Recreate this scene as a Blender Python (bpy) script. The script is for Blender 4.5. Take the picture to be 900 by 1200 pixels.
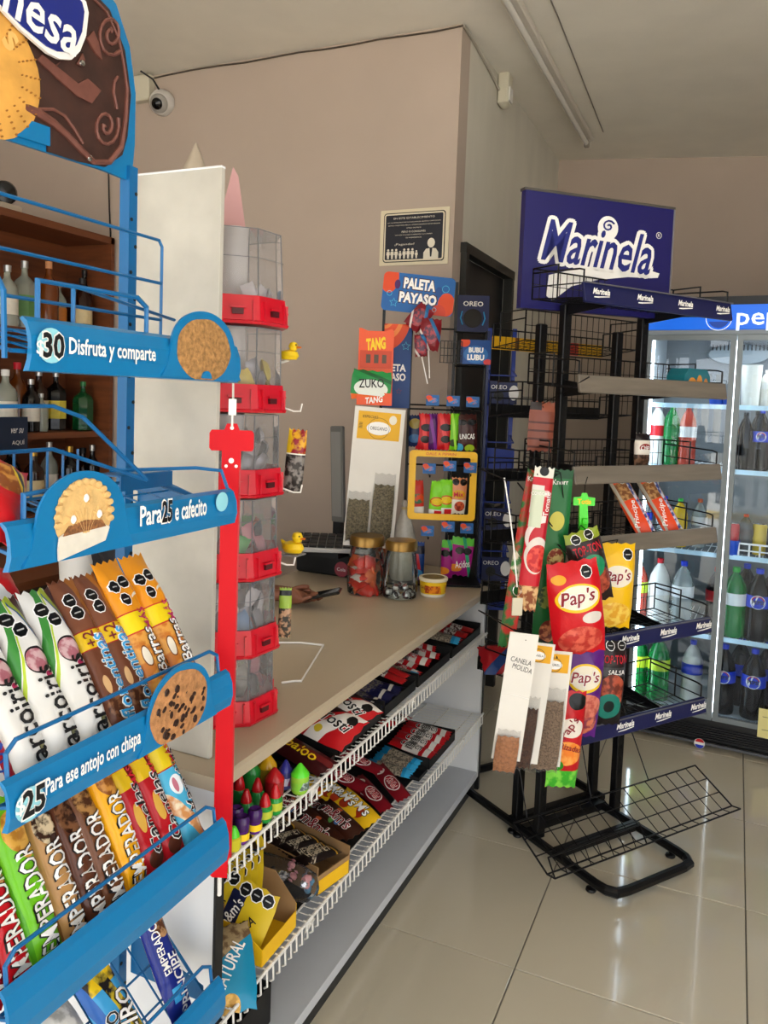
import bpy, bmesh, math, random
from mathutils import Vector, Matrix, noise
random.seed(7)
PI = math.pi
for o in list(bpy.data.objects):
    bpy.data.objects.remove(o)
SC = bpy.context.scene
COL = SC.collection

# ------------------------------------------------------------ camera
F, YAW, PIT, ROL, CY = 926.5, .41766, .07036, .03662, 532.74
EYE = Vector((0, 0, 1.6))
FWD = Vector((-math.sin(YAW)*math.cos(PIT), math.cos(YAW)*math.cos(PIT), -math.sin(PIT)))
_r = Vector((math.cos(YAW), math.sin(YAW), 0))
_u = _r.cross(FWD)
RGT = _r*math.cos(ROL) + _u*math.sin(ROL)
UPV = _u*math.cos(ROL) - _r*math.sin(ROL)
cam = bpy.data.cameras.new('camera')
camo = bpy.data.objects.new('camera', cam)
COL.objects.link(camo)
camo.matrix_world = Matrix.Translation(EYE) @ Matrix((RGT, UPV, -FWD)).transposed().to_4x4()
cam.sensor_fit = 'VERTICAL'
cam.sensor_height = 36
cam.sensor_width = 27
cam.lens = F/1200*36
cam.shift_y = -(600-CY)/1200
cam.clip_start = .05
SC.camera = camo

# ------------------------------------------------------------ light: daylight through the open shop front behind the camera and an opening added in the right wall
SC.view_settings.view_transform = 'Standard'
SC.view_settings.look = 'None'
SC.view_settings.exposure = -0.3
SC.view_settings.gamma = 1
SC.view_settings.use_curve_mapping = False
W = bpy.data.worlds.new('world')
SC.world = W
W.use_nodes = True
bg = W.node_tree.nodes['Background']
bg.inputs[0].default_value = (.93, .96, 1, 1)
bg.inputs[1].default_value = 3.6
# sun over the street in front of the shop
sl = bpy.data.lights.new('sun', 'SUN')
sl.energy = 22
sl.angle = .01
sl.color = (1, .98, .95)
so = bpy.data.objects.new('sun', sl)
COL.objects.link(so)
so.rotation_euler = (math.radians(-20), math.radians(24), 0)
# portal in the shop opening: guides sampling of the sky only
pl = bpy.data.lights.new('shop_opening_portal', 'AREA')
pl.shape = 'RECTANGLE'
pl.size = 5.6
pl.size_y = 2.95
pl.cycles.is_portal = True
po = bpy.data.objects.new('shop_opening_portal', pl)
COL.objects.link(po)
po.location = (-.9, -1.6, 1.48)
po.rotation_euler = (math.radians(90), 0, 0)


# ------------------------------------------------------------ helpers
def ray(px, py):
    return RGT*((px-450)/F) + UPV*((CY-py)/F) + FWD


def at(px, py, **k):
    """the point of a real plane that the photograph shows at a pixel"""
    d = ray(px, py)
    if 'P' in k:
        P, n = k['P']
        return EYE + d*((Vector(P)-EYE).dot(n)/d.dot(n))
    (a, v), = k.items()
    if a == 'D':
        return EYE + d*v
    i = 'XYZ'.index(a)
    return EYE + d*((v-EYE[i])/d[i])


def lin(h):
    h = h.lstrip('#')
    out = []
    for i in (0, 2, 4):
        v = int(h[i:i+2], 16)/255
        out.append(v/12.92 if v < .04045 else ((v+.055)/1.055)**2.4)
    return (*out, 1)


MATS = {}


def mat(key, col='#888888', rough=.5, metal=0, noise_=0, scale=8, bump=0, emit=0, trans=0, coat=0, stretch=None, ior=1.45, spec=.5, alpha=1):
    if key in MATS:
        return MATS[key]
    m = bpy.data.materials.new(key)
    m.use_nodes = True
    nt = m.node_tree
    b = nt.nodes['Principled BSDF']
    c = lin(col)
    b.inputs['Base Color'].default_value = c
    b.inputs['Roughness'].default_value = rough
    b.inputs['Metallic'].default_value = metal
    b.inputs['IOR'].default_value = ior
    b.inputs['Specular IOR Level'].default_value = spec
    b.inputs['Coat Weight'].default_value = coat
    b.inputs['Alpha'].default_value = alpha
    if trans:
        b.inputs['Transmission Weight'].default_value = trans
    if emit:
        b.inputs['Emission Color'].default_value = c
        b.inputs['Emission Strength'].default_value = emit
    if noise_ or bump:
        tc = nt.nodes.new('ShaderNodeTexCoord')
        mp = nt.nodes.new('ShaderNodeMapping')
        if stretch:
            mp.inputs['Scale'].default_value = stretch
        n = nt.nodes.new('ShaderNodeTexNoise')
        n.inputs['Scale'].default_value = scale
        n.inputs['Detail'].default_value = 6
        nt.links.new(tc.outputs['Object'], mp.inputs[0])
        nt.links.new(mp.outputs[0], n.inputs['Vector'])
        if noise_:
            r = nt.nodes.new('ShaderNodeMapRange')
            r.inputs['From Min'].default_value = .3
            r.inputs['From Max'].default_value = .7
            r.inputs['To Min'].default_value = 1-noise_
            r.inputs['To Max'].default_value = 1+noise_
            x = nt.nodes.new('ShaderNodeVectorMath')
            x.operation = 'SCALE'
            x.inputs[0].default_value = c[:3]
            nt.links.new(n.outputs[0], r.inputs[0])
            nt.links.new(r.outputs[0], x.inputs['Scale'])
            nt.links.new(x.outputs[0], b.inputs['Base Color'])
        if bump:
            bp = nt.nodes.new('ShaderNodeBump')
            bp.inputs['Strength'].default_value = bump
            bp.inputs['Distance'].default_value = .01
            nt.links.new(n.outputs[0], bp.inputs['Height'])
            nt.links.new(bp.outputs[0], b.inputs['Normal'])
    MATS[key] = m
    return m


def clear(key, col='#ffffff', rough=.03, body=.08, gloss=1.5):
    """thin clear plastic or pane glass: see-through with fresnel reflection and a little milky body"""
    if key in MATS:
        return MATS[key]
    m = bpy.data.materials.new(key)
    m.use_nodes = True
    nt = m.node_tree
    nt.nodes.remove(nt.nodes['Principled BSDF'])
    out = nt.nodes['Material Output']
    t = nt.nodes.new('ShaderNodeBsdfTransparent')
    t.inputs[0].default_value = lin(col)
    g = nt.nodes.new('ShaderNodeBsdfGlossy')
    g.inputs['Roughness'].default_value = rough
    g.inputs['Color'].default_value = (1, 1, 1, 1)
    d = nt.nodes.new('ShaderNodeBsdfDiffuse')
    d.inputs[0].default_value = lin(col)
    f = nt.nodes.new('ShaderNodeFresnel')
    f.inputs[0].default_value = gloss
    a = nt.nodes.new('ShaderNodeMixShader')
    a.inputs[0].default_value = body
    b = nt.nodes.new('ShaderNodeMixShader')
    nt.links.new(t.outputs[0], a.inputs[1])
    nt.links.new(d.outputs[0], a.inputs[2])
    nt.links.new(f.outputs[0], b.inputs[0])
    nt.links.new(a.outputs[0], b.inputs[1])
    nt.links.new(g.outputs[0], b.inputs[2])
    nt.links.new(b.outputs[0], out.inputs[0])
    MATS[key] = m
    return m


def printed(key, base, layers, w=1, l=1, rough=.32, metal=0, bump=.0, u='X', v='Z'):
    """flat print on a wrapper, box or card in its own object coordinates (u, v in -.5 .. .5).
    layers: (shape, params, colour[, (second colour, noise scale)])"""
    if key in MATS:
        return MATS[key]
    m = bpy.data.materials.new(key)
    m.use_nodes = True
    nt = m.node_tree
    N, L = nt.nodes.new, nt.links.new
    b = nt.nodes['Principled BSDF']
    b.inputs['Roughness'].default_value = rough
    b.inputs['Metallic'].default_value = metal
    b.inputs['Specular IOR Level'].default_value = .3
    tc = N('ShaderNodeTexCoord')
    sp = N('ShaderNodeSeparateXYZ')
    L(tc.outputs['Object'], sp.inputs[0])

    def mth(op, a, b_=None, clampit=False):
        n = N('ShaderNodeMath')
        n.operation = op
        n.use_clamp = clampit
        for i, x in enumerate((a, b_)):
            if x is None:
                continue
            if isinstance(x, (int, float)):
                n.inputs[i].default_value = x
            else:
                L(x, n.inputs[i])
        return n.outputs[0]
    U = mth('DIVIDE', sp.outputs[u], w)
    V = mth('DIVIDE', sp.outputs[v], l)
    cur = None

    def colsrc(c, nz):
        if not nz:
            return lin(c)
        n = N('ShaderNodeTexNoise')
        n.inputs['Scale'].default_value = nz[1]
        n.inputs['Detail'].default_value = 3
        L(tc.outputs['Object'], n.inputs['Vector'])
        r = N('ShaderNodeMapRange')
        r.inputs['From Min'].default_value = .44
        r.inputs['From Max'].default_value = .56
        L(n.outputs[0], r.inputs[0])
        x = N('ShaderNodeMix')
        x.data_type = 'RGBA'
        x.inputs['A'].default_value = lin(c)
        x.inputs['B'].default_value = lin(nz[0])
        L(r.outputs[0], x.inputs['Factor'])
        return x.outputs['Result']
    if isinstance(base, tuple):
        cur = colsrc(base[0], base[1:])
    else:
        cur = lin(base)
    for ly in layers:
        sh, p, c = ly[:3]
        nz = ly[3] if len(ly) > 3 else None
        if sh == 'band':
            f = mth('MULTIPLY', mth('GREATER_THAN', V, p[0]), mth('LESS_THAN', V, p[1]))
        elif sh == 'bandu':
            f = mth('MULTIPLY', mth('GREATER_THAN', U, p[0]), mth('LESS_THAN', U, p[1]))
        elif sh == 'rect':
            f = mth('MULTIPLY', mth('LESS_THAN', mth('ABSOLUTE', mth('SUBTRACT', U, p[0])), p[2]),
                    mth('LESS_THAN', mth('ABSOLUTE', mth('SUBTRACT', V, p[1])), p[3]))
        elif sh == 'diag':
            s = mth('ADD', mth('MULTIPLY', U, p[0]), mth('MULTIPLY', V, p[1]))
            f = mth('MULTIPLY', mth('GREATER_THAN', s, p[2]), mth('LESS_THAN', s, p[3]))
        else:
            dx = mth('DIVIDE', mth('SUBTRACT', U, p[0]), p[2])
            dz = mth('DIVIDE', mth('SUBTRACT', V, p[1]), p[3])
            if sh == 'oct':
                ax, az = mth('ABSOLUTE', dx), mth('ABSOLUTE', dz)
                f = mth('LESS_THAN', mth('MAXIMUM', mth('MAXIMUM', ax, az), mth('MULTIPLY', mth('ADD', ax, az), .72)), 1)
            else:
                f = mth('LESS_THAN', mth('ADD', mth('MULTIPLY', dx, dx), mth('MULTIPLY', dz, dz)), 1)
        x = N('ShaderNodeMix')
        x.data_type = 'RGBA'
        L(f, x.inputs['Factor'])
        for sock, val in (('A', cur), ('B', colsrc(c, nz))):
            if isinstance(val, tuple):
                x.inputs[sock].default_value = val
            else:
                L(val, x.inputs[sock])
        cur = x.outputs['Result']
    if isinstance(cur, tuple):
        b.inputs['Base Color'].default_value = cur
    else:
        L(cur, b.inputs['Base Color'])
    if bump:
        n = N('ShaderNodeTexNoise')
        n.inputs['Scale'].default_value = 45
        L(tc.outputs['Object'], n.inputs['Vector'])
        bp = N('ShaderNodeBump')
        bp.inputs['Strength'].default_value = bump
        bp.inputs['Distance'].default_value = .004
        L(n.outputs[0], bp.inputs['Height'])
        L(bp.outputs[0], b.inputs['Normal'])
    MATS[key] = m
    return m


class MB:
    def __init__(s):
        s.v, s.f, s.mi = [], [], []
        s.cm = 0

    def add(s, vs, fs):
        n = len(s.v)
        s.v += [tuple(x) for x in vs]
        s.f += [tuple(i+n for i in f) for f in fs]
        s.mi += [s.cm]*len(fs)
        return s

    def m(s, i):
        s.cm = i
        return s

    def box(s, c, d, R=None, bev=0):
        c = Vector(c)
        x, y, z = d[0]/2, d[1]/2, d[2]/2
        if bev and bev < min(x, y, z):
            e = bev
            P = []
            for sz, zz in ((-1, z), (1, z)):
                pass
            vs, fs = [], []
            rings = [(-z, e), (-z+e, 0), (z-e, 0), (z, e)]
            for zz, ins in rings:
                X, Y = x-ins, y-ins
                k = e*.7
                vs += [(-X+k, -Y, zz), (X-k, -Y, zz), (X, -Y+k, zz), (X, Y-k, zz), (X-k, Y, zz), (-X+k, Y, zz), (-X, Y-k, zz), (-X, -Y+k, zz)]
            fs.append(tuple(reversed(range(8))))
            for r in range(3):
                for i in range(8):
                    j = (i+1) % 8
                    fs.append((r*8+i, r*8+j, r*8+8+j, r*8+8+i))
            fs.append(tuple(range(24, 32)))
        else:
            vs = [(-x, -y, -z), (x, -y, -z), (x, y, -z), (-x, y, -z), (-x, -y, z), (x, -y, z), (x, y, z), (-x, y, z)]
            fs = [(3, 2, 1, 0), (4, 5, 6, 7), (0, 1, 5, 4), (1, 2, 6, 5), (2, 3, 7, 6), (3, 0, 4, 7)]
        if R is not None:
            vs = [R @ Vector(q) for q in vs]
        return s.add([c+Vector(q) for q in vs], fs)

    def tube(s, pts, r, n=6, closed=False, caps=True):
        P = [Vector(p) for p in pts]
        k = len(P)
        T = []
        for i in range(k):
            if closed:
                t = (P[(i+1) % k]-P[i]).normalized() + (P[i]-P[i-1]).normalized()
            elif i == 0:
                t = P[1]-P[0]
            elif i == k-1:
                t = P[-1]-P[-2]
            else:
                t = (P[i+1]-P[i]).normalized() + (P[i]-P[i-1]).normalized()
            T.append(t.normalized() if t.length > 1e-9 else Vector((0, 0, 1)))
        a = Vector((0, 0, 1)) if abs(T[0].z) < .9 else Vector((1, 0, 0))
        nn = (a - T[0]*a.dot(T[0])).normalized()
        vs = []
        rr = r if isinstance(r, (list, tuple)) else [r]*k
        for i in range(k):
            nn = (nn - T[i]*nn.dot(T[i]))
            nn = nn.normalized() if nn.length > 1e-6 else T[i].orthogonal().normalized()
            b = T[i].cross(nn)
            # widen at corners
            if 0 < i < k-1 or closed:
                ca = max(.5, T[i].dot((P[i]-P[i-1]).normalized()))
            else:
                ca = 1
            for j in range(n):
                t = 2*PI*(j+.5)/n
                vs.append(P[i] + (nn*math.cos(t)+b*math.sin(t))*rr[i]/(ca**.5))
        fs = []
        for i in range(k if closed else k-1):
            i2 = (i+1) % k
            for j in range(n):
                j2 = (j+1) % n
                fs.append((i*n+j, i*n+j2, i2*n+j2, i2*n+j))
        if caps and not closed:
            fs.append(tuple(reversed(range(n))))
            fs.append(tuple((k-1)*n+j for j in range(n)))
        return s.add(vs, fs)

    def lathe(s, prof, c=(0, 0, 0), n=20, R=None, arc=None, cap=True):
        c = Vector(c)
        vs, fs = [], []
        for (r, z) in prof:
            for j in range(n):
                t = 2*PI*j/n
                q = Vector((r*math.cos(t), r*math.sin(t), z))
                if R is not None:
                    q = R @ q
                vs.append(c+q)
        for i in range(len(prof)-1):
            for j in range(n):
                j2 = (j+1) % n
                fs.append((i*n+j, i*n+j2, (i+1)*n+j2, (i+1)*n+j))
        if cap:
            if prof[0][0] > 1e-5:
                fs.append(tuple(reversed(range(n))))
            if prof[-1][0] > 1e-5:
                fs.append(tuple((len(prof)-1)*n+j for j in range(n)))
        return s.add(vs, fs)

    def prism(s, poly, M, d, d0=0):
        """poly in the local x,z plane of matrix/function M, from y=d0 to y=d0+d"""
        n = len(poly)
        vs = [M @ Vector((p[0], d0, p[1])) for p in poly] + [M @ Vector((p[0], d0+d, p[1])) for p in poly]
        fs = [tuple(range(n)), tuple(reversed(range(n, 2*n)))]
        for i in range(n):
            j = (i+1) % n
            fs.append((i, n+i, n+j, j))
        return s.add(vs, fs)

    def build(s, name, mats, parent=None, smooth=False, kind=None, label=None):
        me = bpy.data.meshes.new(name)
        me.from_pydata(s.v, [], s.f)
        if not isinstance(mats, (list, tuple)):
            mats = [mats]
        for m_ in mats:
            me.materials.append(m_)
        me.polygons.foreach_set('material_index', s.mi)
        me.update()
        if smooth:
            me.polygons.foreach_set('use_smooth', [True]*len(me.polygons))
            try:
                me.set_sharp_from_angle(angle=math.radians(40))
            except Exception:
                pass
        bm = bmesh.new()
        bm.from_mesh(me)
        bmesh.ops.recalc_face_normals(bm, faces=bm.faces)
        bm.to_mesh(me)
        bm.free()
        o = bpy.data.objects.new(name, me)
        COL.objects.link(o)
        if parent is not None:
            o.parent = parent
        if kind:
            o['kind'] = kind
        if label:
            o['label'] = label
        return o


I4 = Matrix.Identity(4)


def RX(a):
    return Matrix.Rotation(math.radians(a), 3, 'X')


def RY(a):
    return Matrix.Rotation(math.radians(a), 3, 'Y')


def RZ(a):
    return Matrix.Rotation(math.radians(a), 3, 'Z')


def tag(o, label, cat, group=None):
    o['label'] = label
    o['category'] = cat
    if group:
        o['group'] = group
    return o


def thing(name, label, cat, loc=(0, 0, 0), rot=0, group=None):
    o = bpy.data.objects.new(name, None)
    o.empty_display_size = .05
    COL.objects.link(o)
    o.location = loc
    if isinstance(rot, (int, float)):
        o.rotation_euler = (0, 0, math.radians(rot))
    else:
        o.matrix_world = Matrix.Translation(Vector(loc)) @ rot.to_4x4()
    return tag(o, label, cat, group)


def orient(up, face):
    """local z along up, local -y towards face"""
    z = Vector(up).normalized()
    y = -Vector(face)
    y = (y - z*y.dot(z)).normalized()
    x = y.cross(z)
    return Matrix((x, y, z)).transposed()


def put(o, loc, R=None):
    o.matrix_world = Matrix.Translation(Vector(loc)) @ (R.to_4x4() if R is not None else I4)
    return o


def struct(o):
    o['kind'] = 'structure'
    return o


def dup(root, label=None, loc=None, R=None):
    r = root.copy()
    COL.objects.link(r)
    for ch in list(root.children):
        c = ch.copy()
        COL.objects.link(c)
        c.parent = r
        for g in ch.children:
            d = g.copy()
            COL.objects.link(d)
            d.parent = c
    if label:
        r['label'] = label
    if loc is not None:
        put(r, loc, R)
    return r


TXC = {}


def txmesh(s, bold=0, shear=0, res=2):
    key = (s, bold, shear)
    if key in TXC:
        return TXC[key]
    cu = bpy.data.curves.new('t', 'FONT')
    cu.body = s
    cu.resolution_u = res
    cu.offset = bold
    cu.shear = shear
    cu.fill_mode = 'FRONT'
    ob = bpy.data.objects.new('t', cu)
    me = bpy.data.meshes.new_from_object(ob)
    vs = [v.co.copy() for v in me.vertices]
    fs = [tuple(p.vertices) for p in me.polygons]
    bpy.data.objects.remove(ob)
    bpy.data.curves.remove(cu)
    bpy.data.meshes.remove(me)
    xs = [v.x for v in vs] or [0]
    ys = [v.y for v in vs] or [0]
    cx, cy = (min(xs)+max(xs))/2, (min(ys)+max(ys))/2
    w, h = max(xs)-min(xs), max(ys)-min(ys)
    TXC[key] = ([(v.x-cx, v.y-cy) for v in vs], fs, w, h)
    return TXC[key]


def lettering(s, cx, cz, w, h, m, parent, surf=None, ang=0, bold=0, shear=0, eps=.0006, arcs=0, name='lettering'):
    """flat print letters centred at local (cx, cz) in the x-z plane, following the front surface y=surf(x,z); w x h is their size"""
    vs, fs, W0, H0 = txmesh(s, bold, shear)
    if not vs or not fs:
        return None
    k = w/W0
    kh = (h/H0) if h else k
    a = math.radians(ang)
    ca, sa = math.cos(a), math.sin(a)
    mb = MB()
    out = []
    for (x, y) in vs:
        x, y = x*k, y*kh
        if arcs:
            y += arcs*(1-(2*x/w)**2)
        X, Z = cx + x*ca - y*sa, cz + x*sa + y*ca
        Y = (surf(X, Z) if surf else 0) - eps
        out.append((X, Y, Z))
    mb.add(out, fs)
    me = bpy.data.meshes.new(name)
    me.from_pydata(mb.v, [], mb.f)
    me.materials.append(m)
    o = bpy.data.objects.new(name, me)
    COL.objects.link(o)
    o.parent = parent
    return o


def outline(s, cx, cz, w, h, d, m, parent, surf=None, ang=0, bold=0, shear=0, eps=.0006, n=12):
    """rounded rim round printed letters: the letters' own shape repeated all round at distance d"""
    vs, fs, W0, H0 = txmesh(s, bold, shear)
    k, kh = w/W0, (h/H0 if h else w/W0)
    a = math.radians(ang)
    ca, sa = math.cos(a), math.sin(a)
    mb = MB()
    for j in range(n):
        t = 2*PI*j/n
        out = []
        for (x, y) in vs:
            x, y = x*k+d*math.cos(t), y*kh+d*math.sin(t)
            X, Z = cx+x*ca-y*sa, cz+x*sa+y*ca
            out.append((X, (surf(X, Z) if surf else 0)-eps-j*.00002, Z))
        mb.add(out, fs)
    me = bpy.data.meshes.new('letter_rim')
    me.from_pydata(mb.v, [], mb.f)
    me.materials.append(m)
    o = bpy.data.objects.new('letter_rim', me)
    COL.objects.link(o)
    o.parent = parent
    return o


def pouch(name, w, l, t, m, texts=(), nx=8, nz=14, wr=.12, seed=0, crimp=.05, front='flow', inks=None):
    """sealed wrapper: pillow with crimped, zig-zag ends, lying in x-z, front towards -y, centred"""
    sd = seed*7.3

    def half(x, z):
        u, v = min(1, abs(2*x/w)), min(1, abs(2*z/l))
        e = max(0, 1-u**2.6)**.5
        vv = min(1, v/(1-crimp*1.6))
        g = max(0, 1-vv**3.5)**.55
        y = t/2*e*g
        y += t*wr*e*(.3+g)*(math.sin(x/w*9+z/l*14+sd)*.5 + math.sin(z/l*31-x/w*6+sd*2)*.3 + math.sin((x/w*4)**2*5+z/l*7+sd)*.3)*(.35+.65*abs(v))
        return max(y, .0006)

    def narrow(v):
        return 1-.09*max(0, abs(v)-.55)/.45*(1 if abs(v) < .97 else .7)
    vs, fs = [], []
    for side in (-1, 1):
        for j in range(nz+1):
            v = -1+2*j/nz
            v = math.copysign(abs(v)**.8, v)
            for i in range(nx+1):
                u = -1+2*i/nx
                x, z = u*w/2*narrow(v), v*l/2
                if j in (0, nz):
                    z += (.004 if i % 2 else -.002)*(1 if j == 0 else -1)*min(1, l/.15)
                vs.append((x, side*half(u*w/2, v*l/2), z))
    k = (nx+1)*(nz+1)
    for sgn in (0, 1):
        for j in range(nz):
            for i in range(nx):
                a = sgn*k+j*(nx+1)+i
                q = (a, a+1, a+nx+2, a+nx+1)
                fs.append(q if sgn == 0 else tuple(reversed(q)))
    for j in range(nz):
        for i in (0, nx):
            a = j*(nx+1)+i
            fs.append((a, a+nx+1, k+a+nx+1, k+a))
    for i in range(nx):
        for j in (0, nz):
            a = j*(nx+1)+i
            fs.append((a, a+1, k+a+1, k+a))
    mb = MB()
    mb.add(vs, fs)
    o = mb.build(name, m, smooth=True)
    for tx in texts:
        s, cx, cz, tw, th, ang, ink = tx[:7]
        sh = tx[7] if len(tx) > 7 else 0
        out = tx[8] if len(tx) > 8 else None
        sf = (lambda x, z: -half(x, z)-.0008)
        if out:
            lettering(s, cx*w, cz*l, tw*1.03, th*1.12 if th else None, out, o, sf, ang, bold=.05, shear=sh, eps=.0004)
        lettering(s, cx*w, cz*l, tw, th, ink, o, sf, ang, bold=.012, shear=sh, eps=.0012)
    o['_t'] = t
    del o['_t']
    return o


WHITE = mat('white_ink', '#f4f2ee', .5)
BLACK = mat('black_ink', '#0c0c0e', .5)
REDI = mat('red_ink', '#c8142a', .5)
YELI = mat('yellow_ink', '#f3cc1c', .5)
BLUEI = mat('blue_ink', '#1d3f9a', .5)
MAGI = mat('magenta_ink', '#c2206a', .5)
SKYI = mat('sky_ink', '#35a0dc', .5)
DKRED = mat('dark_red_ink', '#8a1024', .5)
CHROME = mat('chrome', '#c8c8c8', .2, 1)
BLKW = mat('black_wire', '#111113', .38, .2, spec=.4)
BLKM = mat('black_metal', '#0e0e10', .35, .2, spec=.4, noise_=.2, scale=30)
WHT = mat('white_wire', '#e8e6e0', .35)


def seals(pts, r, w, l, rim='#f2f2f2'):
    out = []
    for (u, v) in pts:
        out.append(('oct', (u, v, r*1.16/w, r*1.16/l), rim))
        out.append(('oct', (u, v, r/w, r/l), '#0b0b0c'))
        out.append(('rect', (u, v, r*.55/w, r*.1/l), '#bbbbbb'))
    return out

# ============================================================ THE SETTING
YW = 3.35           # wall behind the counter
XP = -1.19          # side face of the corner, with the dark door
ZC = 3.23           # ceiling
wallm = mat('wall_plaster', '#b2a294', .75, noise_=.035, scale=2.5, bump=.06)
pierm = mat('pier_plaster', '#cdc8ba', .7, noise_=.06, scale=5, bump=.12, stretch=(1, 1, .3))
ceilm = mat('ceiling_plaster', '#e2dccf', .8, noise_=.04, scale=4, bump=.1)
outm = mat('concrete_ground', '#cbc6bd', .9, noise_=.08, scale=3)


def slab(name, c, d, m, parent=None, R=None):
    return struct(MB().box(c, d, R).build(name, m, parent))


tilem = mat('floor_tile', '#c2b9a4', .1, noise_=.035, scale=1.6, spec=.5, coat=.3)
groutm = mat('tile_grout', '#6e6960', .8)
floor = slab('floor', (-.9, 2.2, -.024), (6.6, 7.8, .04), groutm)
X0, Y0, TS = -.48, 2.127, .603
tm = None
for i in range(-5, 4):
    for j in range(-6, 7):
        cx, cy = X0+(i+.5)*TS, Y0+(j+.5)*TS
        if cx < -4.1 or cx > 2.3:
            continue
        if tm is None:
            o = MB().box((0, 0, 0), (TS-.004, TS-.004, .008), bev=.0012).build('tile', tilem, floor)
            tm = o
        else:
            o = tm.copy()
            COL.objects.link(o)
            o.parent = floor
        o.location = (cx, cy, -.0035 + .0004*math.sin(i*3.1+j*1.7))

slab('ceiling', (-.9, 2.2, ZC+.05), (6.6, 8.2, .1), ceilm)
slab('wall_back', ((XP-4.2)/2, YW+.06, ZC/2), (XP+4.2, .12, ZC), wallm)
# side face of the corner with an opening for the door
DY0, DY1, DZ = YW+.13, YW+.92, 2.285
sd = MB()
sd.box((XP-.06, (YW+.12+DY0)/2, ZC/2), (.12, DY0-YW-.12, ZC))
sd.box((XP-.06, (DY0+DY1)/2, (DZ+ZC)/2), (.12, DY1-DY0, ZC-DZ))
sd.box((XP-.06, (DY1+5.5)/2, ZC/2), (.12, 5.5-DY1, ZC))
struct(sd.build('wall_side', pierm))
fw = at(900, 183, Z=ZC)
dv = (fw-Vector((XP, 5.38, ZC)))
an = math.degrees(math.atan2(dv.y, dv.x))
slab('wall_far', (0, 0, 0), (4.2, .12, ZC), wallm)
o = bpy.data.objects['wall_far']
o.rotation_euler = (0, 0, math.radians(an))
o.location = Vector((XP, 5.38, 0)) + RZ(an) @ Vector((2.0, .06, ZC/2))
slab('wall_left', (-4.15, 1.0, ZC/2), (.1, 5.2, ZC), wallm)
wr_ = MB()  # unseen right wall; its opening near the front is added to let in daylight
wr_.box((2.35, 3.75, ZC/2), (.1, 4.7, ZC))
wr_.box((2.35, -1.5, ZC/2), (.1, .4, ZC))
wr_.box((2.35, .05, 3.1), (.1, 2.7, .26))
struct(wr_.build('wall_right', mat('wall_right_plaster', '#d2c8ba', .75)))
fr = MB()
fr.box((-3.9, -1.65, ZC/2), (.5, .12, ZC))
fr.box((2.1, -1.65, ZC/2), (.5, .12, ZC))
fr.box((-.9, -1.65, 3.1), (5.5, .12, .26))
struct(fr.build('wall_front', wallm))
# street outside the open shop front (seen mirrored in the cooler glass)
slab('ground', (0, -8, -.1), (24, 12.6, .1), outm)
slab('ground', (8.4, 2.2, -.1), (12, 7.8, .1), outm)  # ground outside the opening added in the right wall
kerb = slab('trim_1', (0, -5.2, -.02), (20, .3, .12), mat('kerb', '#d8b65a', .8, noise_=.1))
fence = thing('picket_fence', 'white picket fence across the street mirrored in the cooler glass', 'fence', (.5, -7.2, 0))
fm = mat('fence_white', '#e9e6df', .6)
MB().box((0, .04, .5), (9, .03, .09)).box((0, .04, 1.9), (9, .03, .09)).build('rail', fm, fence)
pk0 = None
for i in range(45):
    if pk0 is None:
        pk0 = MB().box((0, 0, 1.15), (.12, .03, 2.3)).build('picket', fm, fence)
        p = pk0
    else:
        p = pk0.copy()
        COL.objects.link(p)
        p.parent = fence
    p.location = (-4.4+i*.2, 0, -.05)
pl_ = MB().box((0, 0, .5), (9, .2, 1.0)).build('garden_wall', mat('garden_wall', '#b9b2a6', .8, noise_=.1), None)
pl_.location = (.5, -7.5, -.05)
tag(pl_, 'low grey masonry wall behind the white picket fence', 'wall')

# door in the side face
dm = mat('door_dark', '#17181a', .45, noise_=.1)
dfm = mat('door_frame', '#24231f', .5, noise_=.15, scale=12)
d = struct(MB().box((XP-.045, (DY0+DY1)/2, DZ/2), (.04, DY1-DY0-.02, DZ-.02)).build('door_1', dm))
f = MB()
f.box((XP+.004, (DY0+DY1)/2, DZ+.012), (.05, DY1-DY0+.06, .045))
f.box((XP+.004, DY0-.005, DZ/2), (.05, .035, DZ))
f.box((XP+.004, DY1+.005, DZ/2), (.05, .035, DZ))
f.build('door_frame', dfm, d)
hd = MB().tube([(XP-.02, DY1-.08, 1.05), (XP+.03, DY1-.08, 1.05), (XP+.03, DY1-.2, 1.05)], .009, 8).build('door_handle', CHROME, d)

# ceiling tube lamp (off) and joint in the ceiling
p0, p1 = Vector((-.93, 2.1, ZC)), Vector((-.922, 4.97, ZC))
lamp = thing('tube_lamp', 'long unlit white tube lamp fixed along the ceiling', 'ceiling lamp', p0)
L = p1.y-p0.y
MB().box((0, L/2, -.018), (.07, L, .032), bev=.006).build('housing', mat('lamp_housing', '#c9c2b6', .5), lamp)
MB().lathe([(.0135, 0), (.0135, L-.1)], (0.0, .05, -.052), 12, RX(-90)).build('tube', mat('lamp_tube', '#d8d4cc', .25), lamp, True)
for y in (.03, L-.03):
    MB().box((0, y, -.045), (.03, .03, .055), bev=.004).build('lamp_holder', mat('lamp_holder', '#8d867b', .5), lamp)
cab = MB().tube([(-.78, 2.2, ZC-.004), (-.79, 3.4, ZC-.004), (-.83, 4.9, ZC-.004)], .003, 5).build('ceiling_cable', mat('cable_grey', '#7f786e', .6))
tag(cab, 'thin grey cable running on the ceiling beside the tube lamp', 'cable')
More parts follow.
